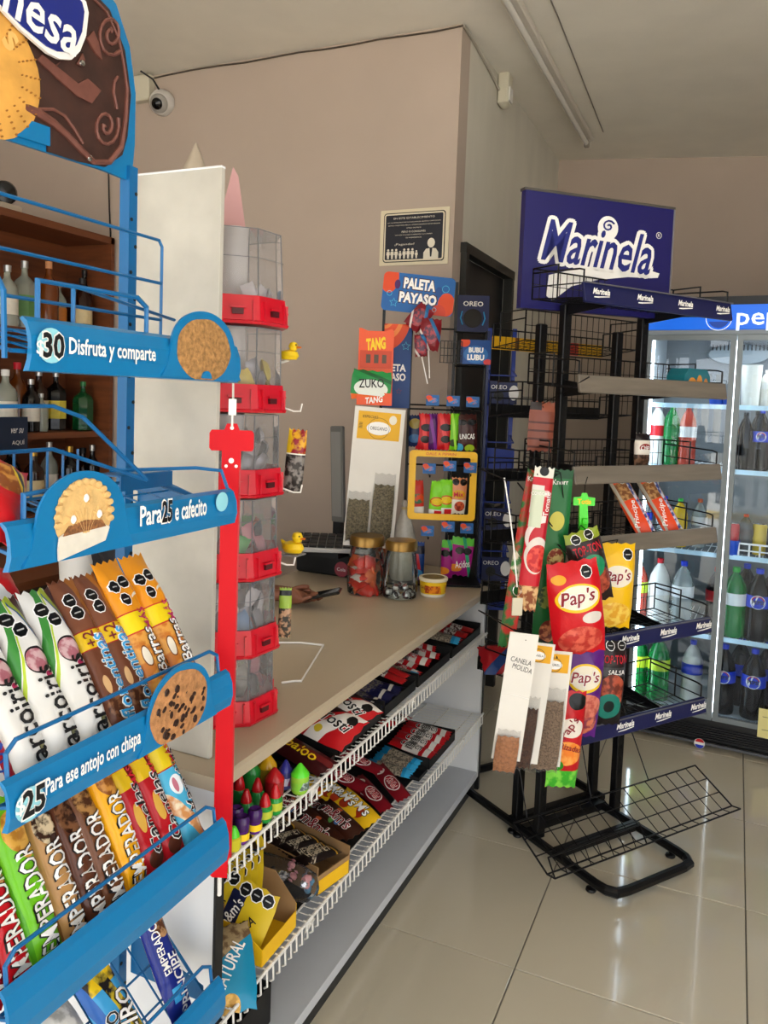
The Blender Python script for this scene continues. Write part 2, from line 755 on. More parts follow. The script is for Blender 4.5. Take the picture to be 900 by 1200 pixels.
# alarm sensor on the side face
s = thing('motion_sensor', 'small cream motion sensor high on the side wall', 'sensor', at(585, 106, X=XP)+Vector((.03, 0, 0)))
cm_ = mat('cream_plastic', '#cfc9b4', .4)
MB().box((0, 0, 0), (.055, .085, .17), bev=.012).build('body', cm_, s, True)
MB().box((.03, 0, -.03), (.01, .055, .07), bev=.004).build('lens', mat('sensor_lens', '#e4e2da', .3), s)
# cable along the wall top and round the corner down to the sensor
dc = mat('dark_cable', '#4b4238', .6)
pts = [at(155, 97, Y=YW-.01)]
for i in range(1, 13):
    x = 160+(541-160)*i/12
    pts.append(at(x, 91-(x-160)*.163+2+.9*math.sin(i*1.9), Y=YW-.008))
w1 = MB().tube([(q.x, YW-.006, min(q.z, ZC-.006)) for q in pts] + [(XP+.006, YW-.006, ZC-.008)], .004, 5).build('wall_cable', dc)
tag(w1, 'dark cable sagging along the top of the wall behind the counter', 'cable')
sp_ = at(585, 88, X=XP)
w2 = MB().tube([(XP+.008, YW, ZC-.01), (XP+.008, YW+.15, ZC-.02), (XP+.008, sp_.y-.1, ZC-.06), (XP+.012, sp_.y, ZC-.09), (XP+.02, sp_.y+.01, sp_.z-.03)], .006, 5).build('sensor_cable', mat('pale_cable', '#a9a294', .6))
tag(w2, 'pale cable from the wall corner down to the motion sensor', 'cable')
w3 = MB().tube([at(127, 200, Y=YW-.01), at(128, 245, Y=YW-.01), at(130, 290, Y=YW-.01)], .004, 5).build('hanging_cable', BLACK)
tag(w3, 'thin black cable hanging down the wall beside the liquor shelf', 'cable')
# junction box and dome camera
jb = thing('junction_box', 'square cream junction box at the ceiling, partly behind the display sign', 'electrical box', at(164, 105, Y=YW-.02))
MB().box((0, 0, 0), (.16, .05, .13), bev=.006).build('box', cm_, jb)
MB().lathe([(.006, 0), (.006, .004)], (-.04, -.025, 0), 10, RX(90)).build('screw', dc, jb)
cp = at(187, 121, Y=YW-.05)
dome = thing('dome_camera', 'white dome security camera with black eye high on the wall', 'security camera', cp, orient(Vector((.25, -1, -.45)), (0, 0, -1)))
MB().lathe([(.062, -.05), (.066, -.03), (.062, -.012), (.05, .006)], n=24).build('base', mat('camera_white', '#c9c5bf', .35), dome, True)
MB().lathe([(.048, .0), (.046, .016), (.034, .03), (.02, .034)], n=24).build('shell', mat('camera_shell', '#9a968f', .3), dome, True)
MB().lathe([(.029, .031), (.026, .04), (.014, .046), (0, .048)], n=20).build('lens', mat('camera_lens', '#050506', .08), dome, True)
MB().tube([(.0, .06, -.02), (-.03, .11, -.03), (-.09, .15, -.03)], .005, 5).build('cable', BLACK, dome)

# notice on the wall
a, b_ = at(448, 249, Y=YW-.006), at(523, 307, Y=YW-.006)
nw, nh = b_.x-a.x, a.z-b_.z
notice = thing('wall_notice', 'black and cream notice with people symbols on the wall above the candy rack', 'sign', ((a.x+b_.x)/2, YW-.004, (a.z+b_.z)/2))


def rrect(w, h, r, n=5, cx=0, cz=0):
    out = []
    for (sx, sz, a0) in ((1, -1, -90), (1, 1, 0), (-1, 1, 90), (-1, -1, 180)):
        for i in range(n+1):
            t = math.radians(a0+90*i/n)
            out.append((cx+sx*(w/2-r)+r*math.cos(t), cz+sz*(h/2-r)+r*math.sin(t)))
    return out


MB().prism(rrect(nw*1.04, nh*1.06, .004), I4, .004, -.002).build('backing', mat('notice_cream', '#d8cdb0', .4), notice)
MB().prism(rrect(nw*.93, nh*.94, .014), I4, .0015, -.0035).build('border', BLACK, notice)
MB().prism(rrect(nw*.905, nh*.905, .012), I4, .0015, -.0045).build('rim', mat('notice_rim', '#ded3b8', .4), notice)
MB().prism(rrect(nw*.865, nh*.85, .006), I4, .0015, -.0055).build('panel', mat('notice_black', '#0b0c1c', .35), notice)
ik = mat('notice_ink', '#ded6c4', .5)
for (s, z, w, h) in (('EN ESTE ESTABLECIMIENTO', .36, .62, .035), ('NO DISCRIMINAMOS POR MOTIVOS DE RAZA, RELIGION, ORIENTACION', .28, .8, .02),
                     ('SEXUAL, CONDICION FISICA O SOCIOECONOMICA NI POR NINGUN', .225, .78, .022), ('OTRO MOTIVO', .17, .22, .02), ('PERO SI CONSUMES', .1, .36, .035),
                     ('NO HACE FALTA QUE TE PRESENTES O LO COMPRES', .04, .56, .02), ('TE PREFERIMOS', -.015, .24, .02), ('¡Pagando?', -.14, .3, .05)):
    lettering(s, (0 if z > -.1 else -.13)*nw, z*nh, w*nw, h*nh, ik, notice, eps=.0072)


def figure(mb, x, z, s):
    for (cx, cz, r) in ((0, .9, .12),):
        mb.prism([(x+s*(cx+r*math.cos(t)), z+s*(cz+r*math.sin(t))) for t in [2*PI*i/10 for i in range(10)]], I4, .001, -.0068)
    mb.prism([(x+s*q[0], z+s*q[1]) for q in ((-.09, 0), (-.02, 0), (0, .35), (.02, 0), (.09, 0), (.13, .45), (.2, .4), (.16, .75), (-.16, .75), (-.2, .4), (-.13, .45))], I4, .001, -.0068)


fg = MB()
for i in range(8):
    figure(fg, (-.38+i*.062)*nw, -.41*nh, nh*(.19 if i % 4 != 3 else .15))
fg.build('figures', ik, notice)
fg = MB()
bx, bz, bs = .27*nw, -.43*nh, nh
fg.prism([(bx+.075*bs*math.cos(t), bz+.30*bs+.09*bs*math.sin(t)) for t in [2*PI*i/20 for i in range(20)]], I4, .001, -.0068)
fg.prism([(bx+q[0]*bs, bz+q[1]*bs) for q in ((-.15, 0), (.15, 0), (.15, .12), (.1, .19), (.03, .2), (.015, .04), (-.015, .04), (-.03, .2), (-.1, .19), (-.15, .12))], I4, .001, -.0068)
fg.build('figure', ik, notice)

# ============================================================ LIQUOR SHELF on the left wall
wood = mat('dark_wood', '#6b3a1e', .5, noise_=.3, scale=6, stretch=(1, .2, 6), bump=.05)
XS = at(134, 283, Y=YW-.02).x
ls = thing('liquor_shelf', 'dark wooden wall shelving full of liquor bottles behind the blue rack', 'shelf', (XS, 2.6, 0))
ZT = at(134, 283, Y=YW-.02).z
ZM = at(131, 508, Y=YW-.02).z
ZB = 1.86
SD = .34
MB().box((-SD/2, 0, ZT), (SD, 1.46, .035)).build('top_board', wood, ls)
MB().box((-SD+.01, 0, 1.35), (.02, 1.46, 2.1)).build('back_panel', wood, ls)
for z in (ZM, ZB, .95, .5, .1):
    MB().box((-SD/2, 0, z), (SD-.002, 1.42, .03)).build('shelf_board', wood, ls)
for y in (-.72, .72):
    MB().box((-SD/2, y, 1.2), (SD, .025, 2.4)).build('side_panel', wood, ls)
MB().box((-SD+.16, -.3, ZM+.13), (.16, .012, .2)).build('divider', clear('divider_clear', '#aaa898', body=.3), ls)


def bottle(name, h, r, glassm, liquid=None, capm=BLACK, labm=None, neck=.32, neckr=.33, cap_h=.08, square=False, lab=(.2, .5), n=16):
    """bottle standing at its origin: glass body, cap, label"""
    t = thing(name, '', 'bottle')
    r *= 1.22
    neck *= .85
    neckr *= .9
    if square:
        n = 4
    nr = r*neckr
    sh = h*(1-neck)
    prof = [(r*.9, 0), (r, h*.015), (r, sh*.86), (r*.86, sh*.95), (nr*1.2, sh+h*.06), (nr, sh+h*.12), (nr, h*(1-cap_h))]
    MB().lathe(prof, n=n if not square else 4, R=RZ(45)).build('glass', glassm, t, True) if not square else \
        MB().lathe([(a_*1.25, b__) for a_, b__ in prof[:4]]+prof[4:], n=8, R=RZ(22.5)).build('glass', glassm, t, True)
    MB().lathe([(nr*1.18, h*(1-cap_h)-h*.02), (nr*1.22, h), (nr*.6, h*1.005)], n=14).build('cap', capm, t, True)
    if labm:
        k = 1.26 if square else 1
        MB().lathe([(r*k*1.012, h*lab[0]), (r*k*1.012, h*lab[1])], n=8 if square else n, R=RZ(22.5) if square else None, cap=False).build('label', labm, t, not square)
    return t


GL = {
    'clear': mat('glass_clear_bottle', '#c9cfc2', .06, trans=.6, spec=.6),
    'brown': mat('glass_brown', '#2a1208', .07, trans=.2),
    'amber': mat('glass_amber', '#7a3c10', .08, trans=.35),
    'green': mat('glass_green', '#14502a', .08, trans=.3),
    'dark': mat('glass_dark', '#0d0c0d', .1),
    'red': mat('glass_red', '#4a0d0c', .08, trans=.2),
}
LB = {c: mat('label_'+c, h, .55, noise_=.06, scale=40) for c, h in (('white', '#d9d4c6'), ('cream', '#c6b48a'), ('yellow', '#cdbb3e'), ('green', '#5d8a4e'), ('orange', '#c4762a'), ('blue', '#15325e'), ('black', '#141414'), ('red', '#8c1c1c'))}
CP = {'silver': mat('cap_silver', '#b7b7b4', .3, .8), 'black': BLACK, 'orange': mat('cap_cork_orange', '#c98a5c', .6), 'gold': mat('cap_gold', '#b08a3a', .3, .8), 'green': mat('cap_green', '#1e6a35', .4), 'white': WHITE}
rows = [  # (px, shelf z, height, radius, glass, cap, label, square, words)
    (8, ZB, .29, .04, 'clear', 'silver', 'white', 0, 'clear bottle with pale label at the left end of the upper shelf'),
    (28, ZB, .34, .04, 'clear', 'silver', 'green', 1, 'clear square bottle with silver cap and green label'),
    (56, ZB, .35, .04, 'amber', 'orange', None, 0, 'round amber bottle with tall orange cork cap'),
    (68, ZB, .27, .032, 'clear', 'orange', 'orange', 0, 'small bottle with orange neck band in front of the amber one'),
    (95, ZB, .3, .042, 'brown', 'black', 'cream', 0, 'dark brown bottle with cream label and year lettering'),
    (119, ZB, .36, .034, 'dark', 'black', None, 0, 'tall slim black bottle at the right end of the upper shelf'),
    (6, ZM, .3, .045, 'clear', 'white', 'white', 0, 'pale bottle with white cap at the left of the middle shelf'),
    (20, ZM, .34, .042, 'amber', 'red', None, 0, 'amber bottle with round shoulders on the middle shelf'),
    (36, ZM, .26, .035, 'dark', 'silver', 'white', 0, 'dark bottle with white neck label on the middle shelf'),
    (45, ZM, .31, .04, 'brown', 'silver', 'cream', 0, 'brown bottle with silver stopper on the middle shelf'),
    (48, ZM, .19, .028, 'clear', 'silver', None, 0, 'small clear flask with silver cap on the middle shelf'),
    (65, ZM, .31, .036, 'dark', 'silver', 'yellow', 1, 'black bottle with yellow label on the middle shelf'),
    (97, ZM, .26, .036, 'green', 'green', None, 1, 'green square bottle at the right of the middle shelf'),
    (12, .965, .33, .04, 'dark', 'black', 'white', 0, 'black bottle at the left of the lower shelf'),
    (40, .965, .3, .04, 'brown', 'gold', 'cream', 0, 'brown bottle with gold cap on the lower shelf'),
    (58, .965, .33, .036, 'clear', 'silver', 'white', 0, 'clear bottle with silver cap on the lower shelf'),
    (82, .965, .31, .04, 'dark', 'gold', 'red', 0, 'black bottle with red label on the lower shelf'),
    (105, .965, .29, .042, 'brown', 'black', 'orange', 0, 'brown bottle with orange label on the lower shelf'),
    (121, .965, .31, .034, 'dark', 'silver', 'black', 0, 'slim black bottle at the right of the lower shelf'),
]
CP['red'] = REDI
for k, (px, z, h, r, g, c_, lb, sq, words) in enumerate(rows):
    off = -.1 - (.07 if k % 2 else 0)
    q = at(px, 500, X=XS+off)
    t = bottle('liquor_bottle', h, r, GL[g], capm=CP[c_], labm=LB[lb] if lb else None, square=bool(sq))
    t.location = (XS+off, min(q.y, YW-.06), z+.0155)
    tag(t, words, 'bottle', 'liquor bottles on the wooden shelf')
bxp = MB().box((0, 0, 0), (.09, .11, .16)).build('bottle_carton', mat('carton_dark', '#3a322b', .6))
q = at(122, 480, X=XS-.1)
bxp.location = (XS-.13, q.y, ZM+.0955)
tag(bxp, 'brown carton with a white label at the right end of the middle shelf', 'box')
MB().box((.046, .02, -.01), (.003, .05, .09)).build('label', LB['white'], bxp)
# sign in front of the middle shelf: "ver su / AQUI"
q = at(9, 510, X=XS+.02)
sg = thing('shelf_sign', 'small navy sign with white lettering hung on the shelf edge', 'sign', (XS+.022, q.y, q.z+.0), 90)
MB().box((0, 0, 0), (.22, .004, .17)).build('panel', mat('navy_card', '#14263f', .4), sg)
lettering('ver su', .05, .02, .07, .022, WHITE, sg, eps=.003, shear=.3)
lettering('AQUÍ', .055, -.035, .07, .028, WHITE, sg, eps=.003)
# small lamp/speaker on top of the shelf
q = at(6, 219, X=XS-.1)
sp = thing('webcam', 'round black camera with a ring of lights on the shelf top', 'camera', (XS-.1, q.y, ZT+.018))
MB().box((0, 0, .02), (.09, .12, .04), bev=.006).build('base', mat('stand_cream', '#b7ab97', .6), sp)
MB().lathe([(.05, -.01), (.055, .0), (.045, .018), (0, .022)], (0.0, 0, .095), 20, orient((.9, -.45, -.1), (0, 0, 1))).build('head', mat('black_gloss', '#0a0a0b', .2), sp, True)
dots = MB()
Rm = orient((.9, -.45, -.1), (0, 0, 1))
for i in range(10):
    t = 2*PI*i/10
    dots.lathe([(.003, 0), (.003, .002)], Vector((0, 0, .095)) + Rm @ Vector((.034*math.cos(t), .034*math.sin(t), .016)), 6, Rm)
dots.build('led_ring', WHITE, sp, kind='stuff')

# ============================================================ COUNTER
CX, CB, CY0, CY1, CZ = -.885, -1.68, 1.245, 3.073, .853
lam = mat('white_laminate', '#e4e6e8', .35, noise_=.02, scale=3)
topm = mat('worktop_beige', '#b5a68e', .3, noise_=.05, scale=5, stretch=(1, .4, 1))
blkedge = mat('black_edging', '#151516', .5)
plm = mat('plinth_black', '#2b2b2b', .6, noise_=.15, scale=20)
ct = thing('counter', 'long white shop counter with beige worktop and open shelves of sweets', 'counter', (0, 0, 0))
poly = [(CX+.012, CY0-.01), (CX+.012, CY1), (XP+.13, YW-.12), (XP-.005, YW-.015), (CB, YW-.015), (CB, CY0-.01)]
wt = MB()
n = len(poly)
vs = [(x, y, CZ-.028) for x, y in poly]+[(x, y, CZ-.006) for x, y in poly]+[(x+(-.006 if x > -.9 else 0), y, CZ) for x, y in poly]
fs = [tuple(reversed(range(n))), tuple(range(2*n, 3*n))]
for k in (0, 1):
    for i in range(n):
        j = (i+1) % n
        fs.append((k*n+i, k*n+j, k*n+n+j, k*n+n+i))
wt.add(vs, fs).build('worktop', topm, ct)
MB().box(((CX+CB)/2, CY0+.012, (CZ-.03)/2), (CX-CB, .024, CZ-.03)).build('end_panel', lam, ct)
MB().box((CX+.003, CY0+.012, (CZ-.05)/2), (.006, .026, CZ-.06)).build('edge_strip', blkedge, ct)
MB().box(((CX-1.3)/2, CY1-.012, (CZ-.03)/2+.03), (CX+1.3, .02, CZ-.09)).build('end_panel', lam, ct)
MB().box(((CX-1.3)/2+.003, CY1+.006, (CZ-.05)/2), (CX+1.3, .016, CZ-.056)).build('edge_strip', blkedge, ct)
MB().box((CX-.21, (CY0+CY1)/2, .073), (.42, CY1-CY0-.05, .03)).build('bottom_board', mat('bottom_board', '#c9ccd1', .4, noise_=.02), ct)
MB().box((CX-.03, (CY0+CY1)/2, .028), (.03, CY1-CY0, .056)).build('plinth', plm, ct)
MB().box((CX-.425, (CY0+CY1)/2, CZ/2), (.02, CY1-CY0-.05, CZ-.06)).build('back_panel', mat('counter_back', '#3a3a3b', .6), ct)


def wire_shelf(z, name='wire_shelf'):
    t = thing(name, '', 'shelf')
    f = MB()
    y0, y1 = CY0+.03, CY1-.03
    for x in (CX-.03, CX-.13, CX-.23, CX-.33, CX-.39):
        f.tube([(x, y0, z), (x, y1, z)], .0028, 5)
    n = int((y1-y0)/.0255)
    lip = MB()
    lip.tube([(CX+.012, y0-.03, z+.002), (CX+.012, y1+.02, z+.002)], .0042, 7)
    lip.tube([(CX+.012, y0-.03, z+.002), (CX+.014, y0-.032, z-.05)], .0042, 7)
    for i in range(n+1):
        y = y0+(y1-y0)*i/n
        f.tube([(CX-.4, y, z+.003), (CX+.004, y, z+.003)], .0014, 4)
        lip.tube([(CX+.004, y, z+.005), (CX+.014, y, z+.005), (CX+.016, y, z-.034), (CX+.008, y, z-.04)], .0024, 5)
    f.build('wire_grid', WHT, t)
    lip.build('front_lip', WHT, t)
    b = MB()
    for y in (y0+.35, (y0+y1)/2+.1, y1-.25):
        b.prism([(0, 0), (.018, 0), (.0, -.035)], Matrix.Translation((CX+.004, y-.01, z)), .02)
    b.build('bracket', WHT, t, kind='stuff')
    return t


Z1, Z2 = .665, .33
s1 = wire_shelf(Z1)
MB().box((CX-.215, 2.0+.17, Z1+.005), (.37, 1.72, .0015)).build('black_liner', mat('black_card', '#121212', .6), s1)
tag(s1, 'upper white wire shelf under the counter with hooked front lip', 'wire shelf', 'wire shelves under the counter')
s2 = wire_shelf(Z2)
MB().box((CX-.215, 2.04, Z2+.005), (.37, 1.46, .0015)).build('black_liner', MATS['black_card'], s2)
tag(s2, 'lower white wire shelf under the counter, bare grid at its far end', 'wire shelf', 'wire shelves under the counter')

# ---------------------------------------------------------------- wrappers
P = {}
P['choco'] = printed('wrap_choco', '#2a1210', [('band', (-.14, .2), '#3a1a16'), ('ell', (.3, -.2, .1, .06), '#c9302a'), ('ell', (.15, -.33, .1, .05), '#4f8a3a')], .05, .2)
P['mm'] = printed('wrap_mm', '#38190f', [('ell', (.22, .1, .12, .05), '#3f6fb0'), ('ell', (.3, -.02, .12, .05), '#5c9a4c'), ('ell', (-.3, -.1, .12, .05), '#c9572a'), ('oct', (.15, -.38, .2, .06), '#dcdad4'), ('oct', (.15, -.38, .16, .05), '#111111')], .07, .17)
P['mmy'] = printed('wrap_mmy', '#e8b81c', [('ell', (.1, .18, .25, .1), '#a8341c'), ('ell', (.2, -.05, .22, .09), '#c23c20'), ('oct', (-.1, -.38, .2, .06), '#dcdad4'), ('oct', (-.1, -.38, .16, .05), '#111111')], .07, .17)
P['kk'] = printed('wrap_wafer', '#7d1420', [('ell', (0, .08, .42, .2), '#f0ece8'), ('ell', (0, .08, .37, .18), '#8c1624'), ('ell', (.1, -.3, .3, .07), '#d8cfc8'), ('bandu', (-.5, -.4), '#5c0e18')], .05, .19)
P['bluep'] = printed('wrap_bluep', '#1c8ac0', [('band', (-.3, .3), '#a79a86', ('#5f574c', 160)), ('band', (.38, .5), '#37a9dc')], .05, .15)
P['crk'] = printed('wrap_crunch', '#c01a22', [('rect', (0, 0, .5, .2), '#e3ddd6'), ('rect', (0, -.05, .36, .09), '#3a3230', ('#8d8580', 120)), ('band', (.3, .42), '#e9e6e0')], .055, .16)
P['skt'] = printed('wrap_skt', '#b8161e', [('diag', (.6, 1, -.5, -.08), '#241012'), ('diag', (.4, 1, .05, .34), '#e8e2da'), ('ell', (.28, -.22, .12, .09), '#c43a7a'), ('ell', (-.1, -.3, .11, .08), '#b43c86'), ('ell', (.05, -.12, .09, .07), '#d8a82c'), ('ell', (-.3, -.2, .09, .07), '#4c9a3c'), ('ell', (.32, .02, .09, .07), '#c9b02c'), ('oct', (-.25, .38, .14, .08), '#111111')], .12, .17)
P['dkb'] = printed('wrap_darkblue', '#14163c', [('ell', (0, -.1, .4, .2), '#7c7466', ('#1c1c50', 120)), ('band', (.25, .33), '#c9c4ba')], .05, .13)
P['rdb'] = printed('wrap_redbar', '#a81c20', [('band', (-.1, .25), '#d8d2ca', ('#50302c', 130)), ('band', (-.45, -.3), '#2f5f9c')], .045, .13)
P['bub'] = printed('wrap_gum', '#3a0e12', [('diag', (1, .5, -.1, .2), '#6a1a1c')], .07, .24)
P['hz'] = printed('wrap_dark_bar', '#1a0f0d', [('diag', (.5, 1, -.1, .02), '#d8cdb8', ('#3a2a20', 90)), ('band', (.36, .4), '#c99a2c')], .05, .13)
P['ylw'] = printed('wrap_extra', '#d9bb22', [('diag', (.5, 1, -.6, -.2), '#7a5a34', ('#c4a04c', 55)), ('band', (.3, .5), '#d0b020'), ('rect', (-.28, 0, .16, .3), '#151a3c'), *seals([(-.2, .36), (.05, .36), (.3, .36)], .013, .12, .15)], .12, .15)
P['nat'] = printed('wrap_natural', '#1685ac', [('diag', (-.5, 1, .05, .9), '#a08a66', ('#6a5238', 60)), ('ell', (.1, -.34, .12, .1), '#b98a3c', ('#e0b45c', 60)), *seals([(-.28, .3), (-.28, .12)], .014, .17, .22)], .17, .22)
card = mat('brown_cardboard', '#9a7850', .8, noise_=.06, scale=20)
blkcard = mat('black_card', '#121212', .6)
ymat = mat('yellow_card', '#eebb14', .45)
SEE = clear('clear_wrap', '#f4f4f4', rough=.2, body=.02, gloss=1.12)

R0 = None


def lie(o, x, y, z, long_, tilt=0, flip=False, nrm=(0, 0, 1)):
    """lay a wrapper on a shelf: long_ = direction of its length, printed face up (tilted a little)"""
    d = Vector(long_).normalized()
    up = Vector(nrm).normalized()
    R = orient(d, up)
    R = R @ RY(tilt)
    return put(o, (x, y, z), R)


def open_tray(name, label, cat, c, d, m, wallh=None, t=.0025, rot=0, low=None, inner=None):
    """open box; low = height of the wall on the +X side"""
    t0 = thing(name, label, cat, c, rot)
    w, l, h = d
    MB().box((0, 0, t/2), (w, l, t)).build('base', inner or m, t0)
    lo = low if low is not None else h
    for (cx, cy, sx, sy, hh) in ((w/2-t/2, 0, t, l, lo), (-w/2+t/2, 0, t, l, h), (0, l/2-t/2, w, t, h), (0, -l/2+t/2, w, t, h)):
        MB().box((cx, cy, hh/2), (sx, sy, hh)).build('side', m, t0)
    return t0


def sh_at(px, py, z):
    q = at(px, py, Z=z)
    return q


# ---- crayon-shaped candy bottles on the upper wire shelf
def crayon(h, r, capm, bodym, inkm=None, shape=0):
    t = thing('crayon_candy', '', 'candy bottle')
    if shape == 0:
        MB().lathe([(r*.8, 0), (r, .008), (r*1.02, h*.5), (r, h*.62)], n=16).build('body', bodym, t, True)
        MB().lathe([(r*1.03, h*.6), (r*1.0, h*.66), (r*.16, h*.985), (0, h)], n=16).build('cap', capm, t, True)
    elif shape == 1:
        MB().lathe([(r*.8, 0), (r, .006), (r, h*.5), (r*.8, h*.56)], n=14).build('body', bodym, t, True)
        MB().lathe([(r*.78, h*.55), (r*.74, h*.68), (r*.3, h*.96), (0, h)], n=14).build('cap', capm, t, True)
    else:
        MB().lathe([(r*.7, 0), (r*.9, h*.1), (r*.75, h*.35), (r*.95, h*.5)], n=14).build('body', bodym, t, True)
        MB().lathe([(r*.95, h*.5), (r*1.05, h*.7), (r*1.0, h*.92), (r*.8, h), (r*.6, h*.96), (0, h*.9)], n=14).build('cap', capm, t, True)
    if inkm:
        MB().lathe([(r*1.03, h*.16), (r*1.03, h*.42)], n=14, cap=False).build('label', inkm, t, True)
    return t


def shiny(k, h):
    return mat('plastic_'+k, h, .22, spec=.5)


lblm = printed('crayon_label', '#7cc13a', [('ell', (0, 0, .4, .4), '#9fb0a8', ('#52645c', 160))], .05, .1, u='Y', v='Z')
cr = [  # px, py of tip, X, r, cap, body, label, shape, words
    (295, 889, -.985, .0215, 'green', '#1f8a34', '#2f8f3c', None, 0, 'green crayon-shaped candy bottle at the back left of the wire shelf'),
    (314, 882, -.965, .022, 'yellow', '#d9a418', '#b08d2a', None, 0, 'yellow crayon-shaped candy bottle at the back'),
    (322, 899, -.925, .0225, 'red', '#b8141c', '#a01a20', None, 0, 'big red crayon-shaped candy bottle between yellow and blue'),
    (335, 890, -.925, .017, 'navy', '#2b2c86', '#3a3c7c', 'w', 0, 'dark blue crayon-shaped candy bottle'),
    (352, 894, -.885, .0215, 'lime', '#58d42a', '#8fc43c', 'l', 0, 'lime green crayon-shaped candy bottle beside the blue one'),
    (281, 905, -.965, .016, 'red', '#b8141c', '#1c7a34', None, 1, 'red-capped green squeeze candy bottle at the back left'),
    (302, 911, -.935, .016, 'red', '#b8141c', '#1c7a34', None, 1, 'red-capped green squeeze candy bottle below the yellow crayon'),
    (289, 924, -.93, .016, 'red', '#b8141c', '#1c7a34', None, 1, 'red-capped green squeeze candy bottle in the middle row'),
    (311, 929, -.888, .0165, 'red', '#b8141c', '#1f8f38', 'w2', 1, 'red-capped green squeeze candy bottle with black and white spot'),
    (323, 918, -.886, .0165, 'red', '#b8141c', '#1f8f38', 'w2', 1, 'red-capped green squeeze candy bottle in front of the big red crayon'),
    (299, 947, -.882, .0155, 'purple', '#3b1458', '#5a2380', 'y', 2, 'purple squeeze candy bottle nearest the lip, with yellow band'),
    (284, 956, -.884, .0155, 'purple', '#3b1458', '#5a2380', 'y', 2, 'purple squeeze candy bottle with yellow band left of its twin'),
    (277, 946, -.91, .0155, 'purple', '#3b1458', '#4c1d70', None, 2, 'purple squeeze candy bottle behind the red strip'),
    (274, 978, -.884, .0155, 'lime', '#58d42a', '#c8c028', None, 1, 'lime and yellow squeeze candy bottle at the near end of the shelf'),
]
LBM = {'w': printed('label_blue_w', '#b9b4c8', [('ell', (0, 0, .3, .3), '#7a2850')], .04, .1, u='Y'), 'l': lblm, 'w2': printed('label_spot', '#b8c23c', [('ell', (.5, 0, .6, .25), '#111111')], .05, .06, u='Y'), 'y': YELI}
for (px, py, XR_, r, cn, ch, bh, lb, shp, words) in cr:
    q = at(px, py, X=XR_)
    h = max(.05, q.z-Z1-.0065)
    t = crayon(h, r, shiny('cap_'+cn, ch), shiny('body_'+bh[1:], bh), LBM.get(lb), shp)
    t.location = (XR_, q.y, Z1+.0065)
    tag(t, words, 'candy bottle', 'crayon and squeeze candy bottles on the wire shelf')

# black display trays standing on the upper shelf and their bars
ZS = Z1+.007


def bars(name, words, group, m, w, l, t, spots, z, texts=(), longd=(1, 0, -.12), cat='candy bar', tilt=8, turn=0):
    first = None
    ctr = Vector((sum(q[0] for q in spots)/len(spots), sum(q[1] for q in spots)/len(spots), 0))
    for i, (x, y, dz, a) in enumerate(spots):
        a2 = math.radians(a)
        ld = Vector(longd)
        ld = RZ(a+turn) @ ld
        if turn:
            v = RZ(turn) @ (Vector((x, y, 0))-ctr) + ctr
            x, y = v.x, v.y
        nn = Vector((.0, 0, 1)) + ld*-.0
        if first is None:
            o = pouch(name, w, l, t, m, texts, seed=i, nx=6, nz=10)
            first = o
        else:
            o = dup(first)
        lie(o, x, y, z+dz, ld, 0, nrm=(nn+Vector((.12*math.sin(i*2.1), -.25+.1*math.cos(i*1.7), 0))))
        wd = words[i] if isinstance(words, (list, tuple)) else words
        tag(o, wd, cat, group)


trs = [(-1.07, 2.85, .3, .36, 'farthest'), (-1.07, 2.5, .3, .32, 'second farthest'), (-1.07, 2.2, .3, .26, 'third from the far end'), (-1.07, 1.92, .3, .28, 'red fruit sweets')]
TR = []
for (x, y, w, l, nm) in trs:
    o = open_tray('display_tray', 'black card display tray on the upper wire shelf, '+('holding red fruit sweet bags' if 'sweets' in nm else nm), 'tray', (x+.005, y, ZS-.001), (w+.05, l-.012, .045), blkcard, low=.03)
    o['group'] = 'black display trays on the upper wire shelf'
zb = ZS+.028
bars('candy_bar', ['small grey and red candy bar, %s of five in the farthest tray' % s for s in ('first', 'second', 'third', 'fourth', 'fifth')], 'small bars in the farthest tray', P['rdb'], .036, .13, .014,
     [(-.96-.0*i, 2.8+.034*i, .0+.012*(i % 2), 4*i-8) for i in range(5)], zb+.01)
bars('candy_bar', ['bright blue bar lying on the left side of the farthest tray', 'blue and grey bar next to the bright blue one'], 'blue bars in the farthest tray', P['bluep'], .05, .15, .018, [(-1.13, 2.8, .02, 30), (-.955, 2.72, .03, 8)], zb)
bars('candy_bar', ['red wafer bar, %s from the near side of its tray' % s for s in ('first', 'second', 'third', 'fourth', 'fifth', 'sixth')], 'red bars in the second tray', P['crk'], .044, .16, .018,
     [(-.98-.03*(i % 2), 2.39+.042*i, .006*(i % 3), -6+5*i) for i in range(6)], zb+.008, [('CRUNCH', -.05, 0, .07, .022, 90, REDI)])
bars('candy_bar', ['grey and blue bar at the near edge of the red bar tray'], 'grey bars', P['bluep'], .04, .14, .014, [(-.97, 2.355, .012, 5)], zb)
bars('candy_bar', ['dark blue packet, %s from the near side of its tray' % s for s in ('first', 'second', 'third', 'fourth')], 'dark blue packets', P['dkb'], .05, .14, .02,
     [(-.965, 2.09+.055*i, .004*(i % 2), -5+6*i) for i in range(3)] + [(-1.1, 2.24, .02, 60)], zb+.008)
bars('candy_bar', ['long red bar lying across the dark blue packets', 'long blue bar lying across the dark blue packets'], 'long bars across the dark blue packets', P['rdb'], .03, .2, .012, [(-.99, 2.28, .035, -12), (-.99, 2.25, .026, -10)], zb+.01)
sk = [(-1.08, 1.86, .035, 20), (-1.02, 1.95, .055, -22), (-.95, 1.83, .03, -10), (-.945, 1.92, .045, -24), (-1.06, 1.98, .02, 10)]
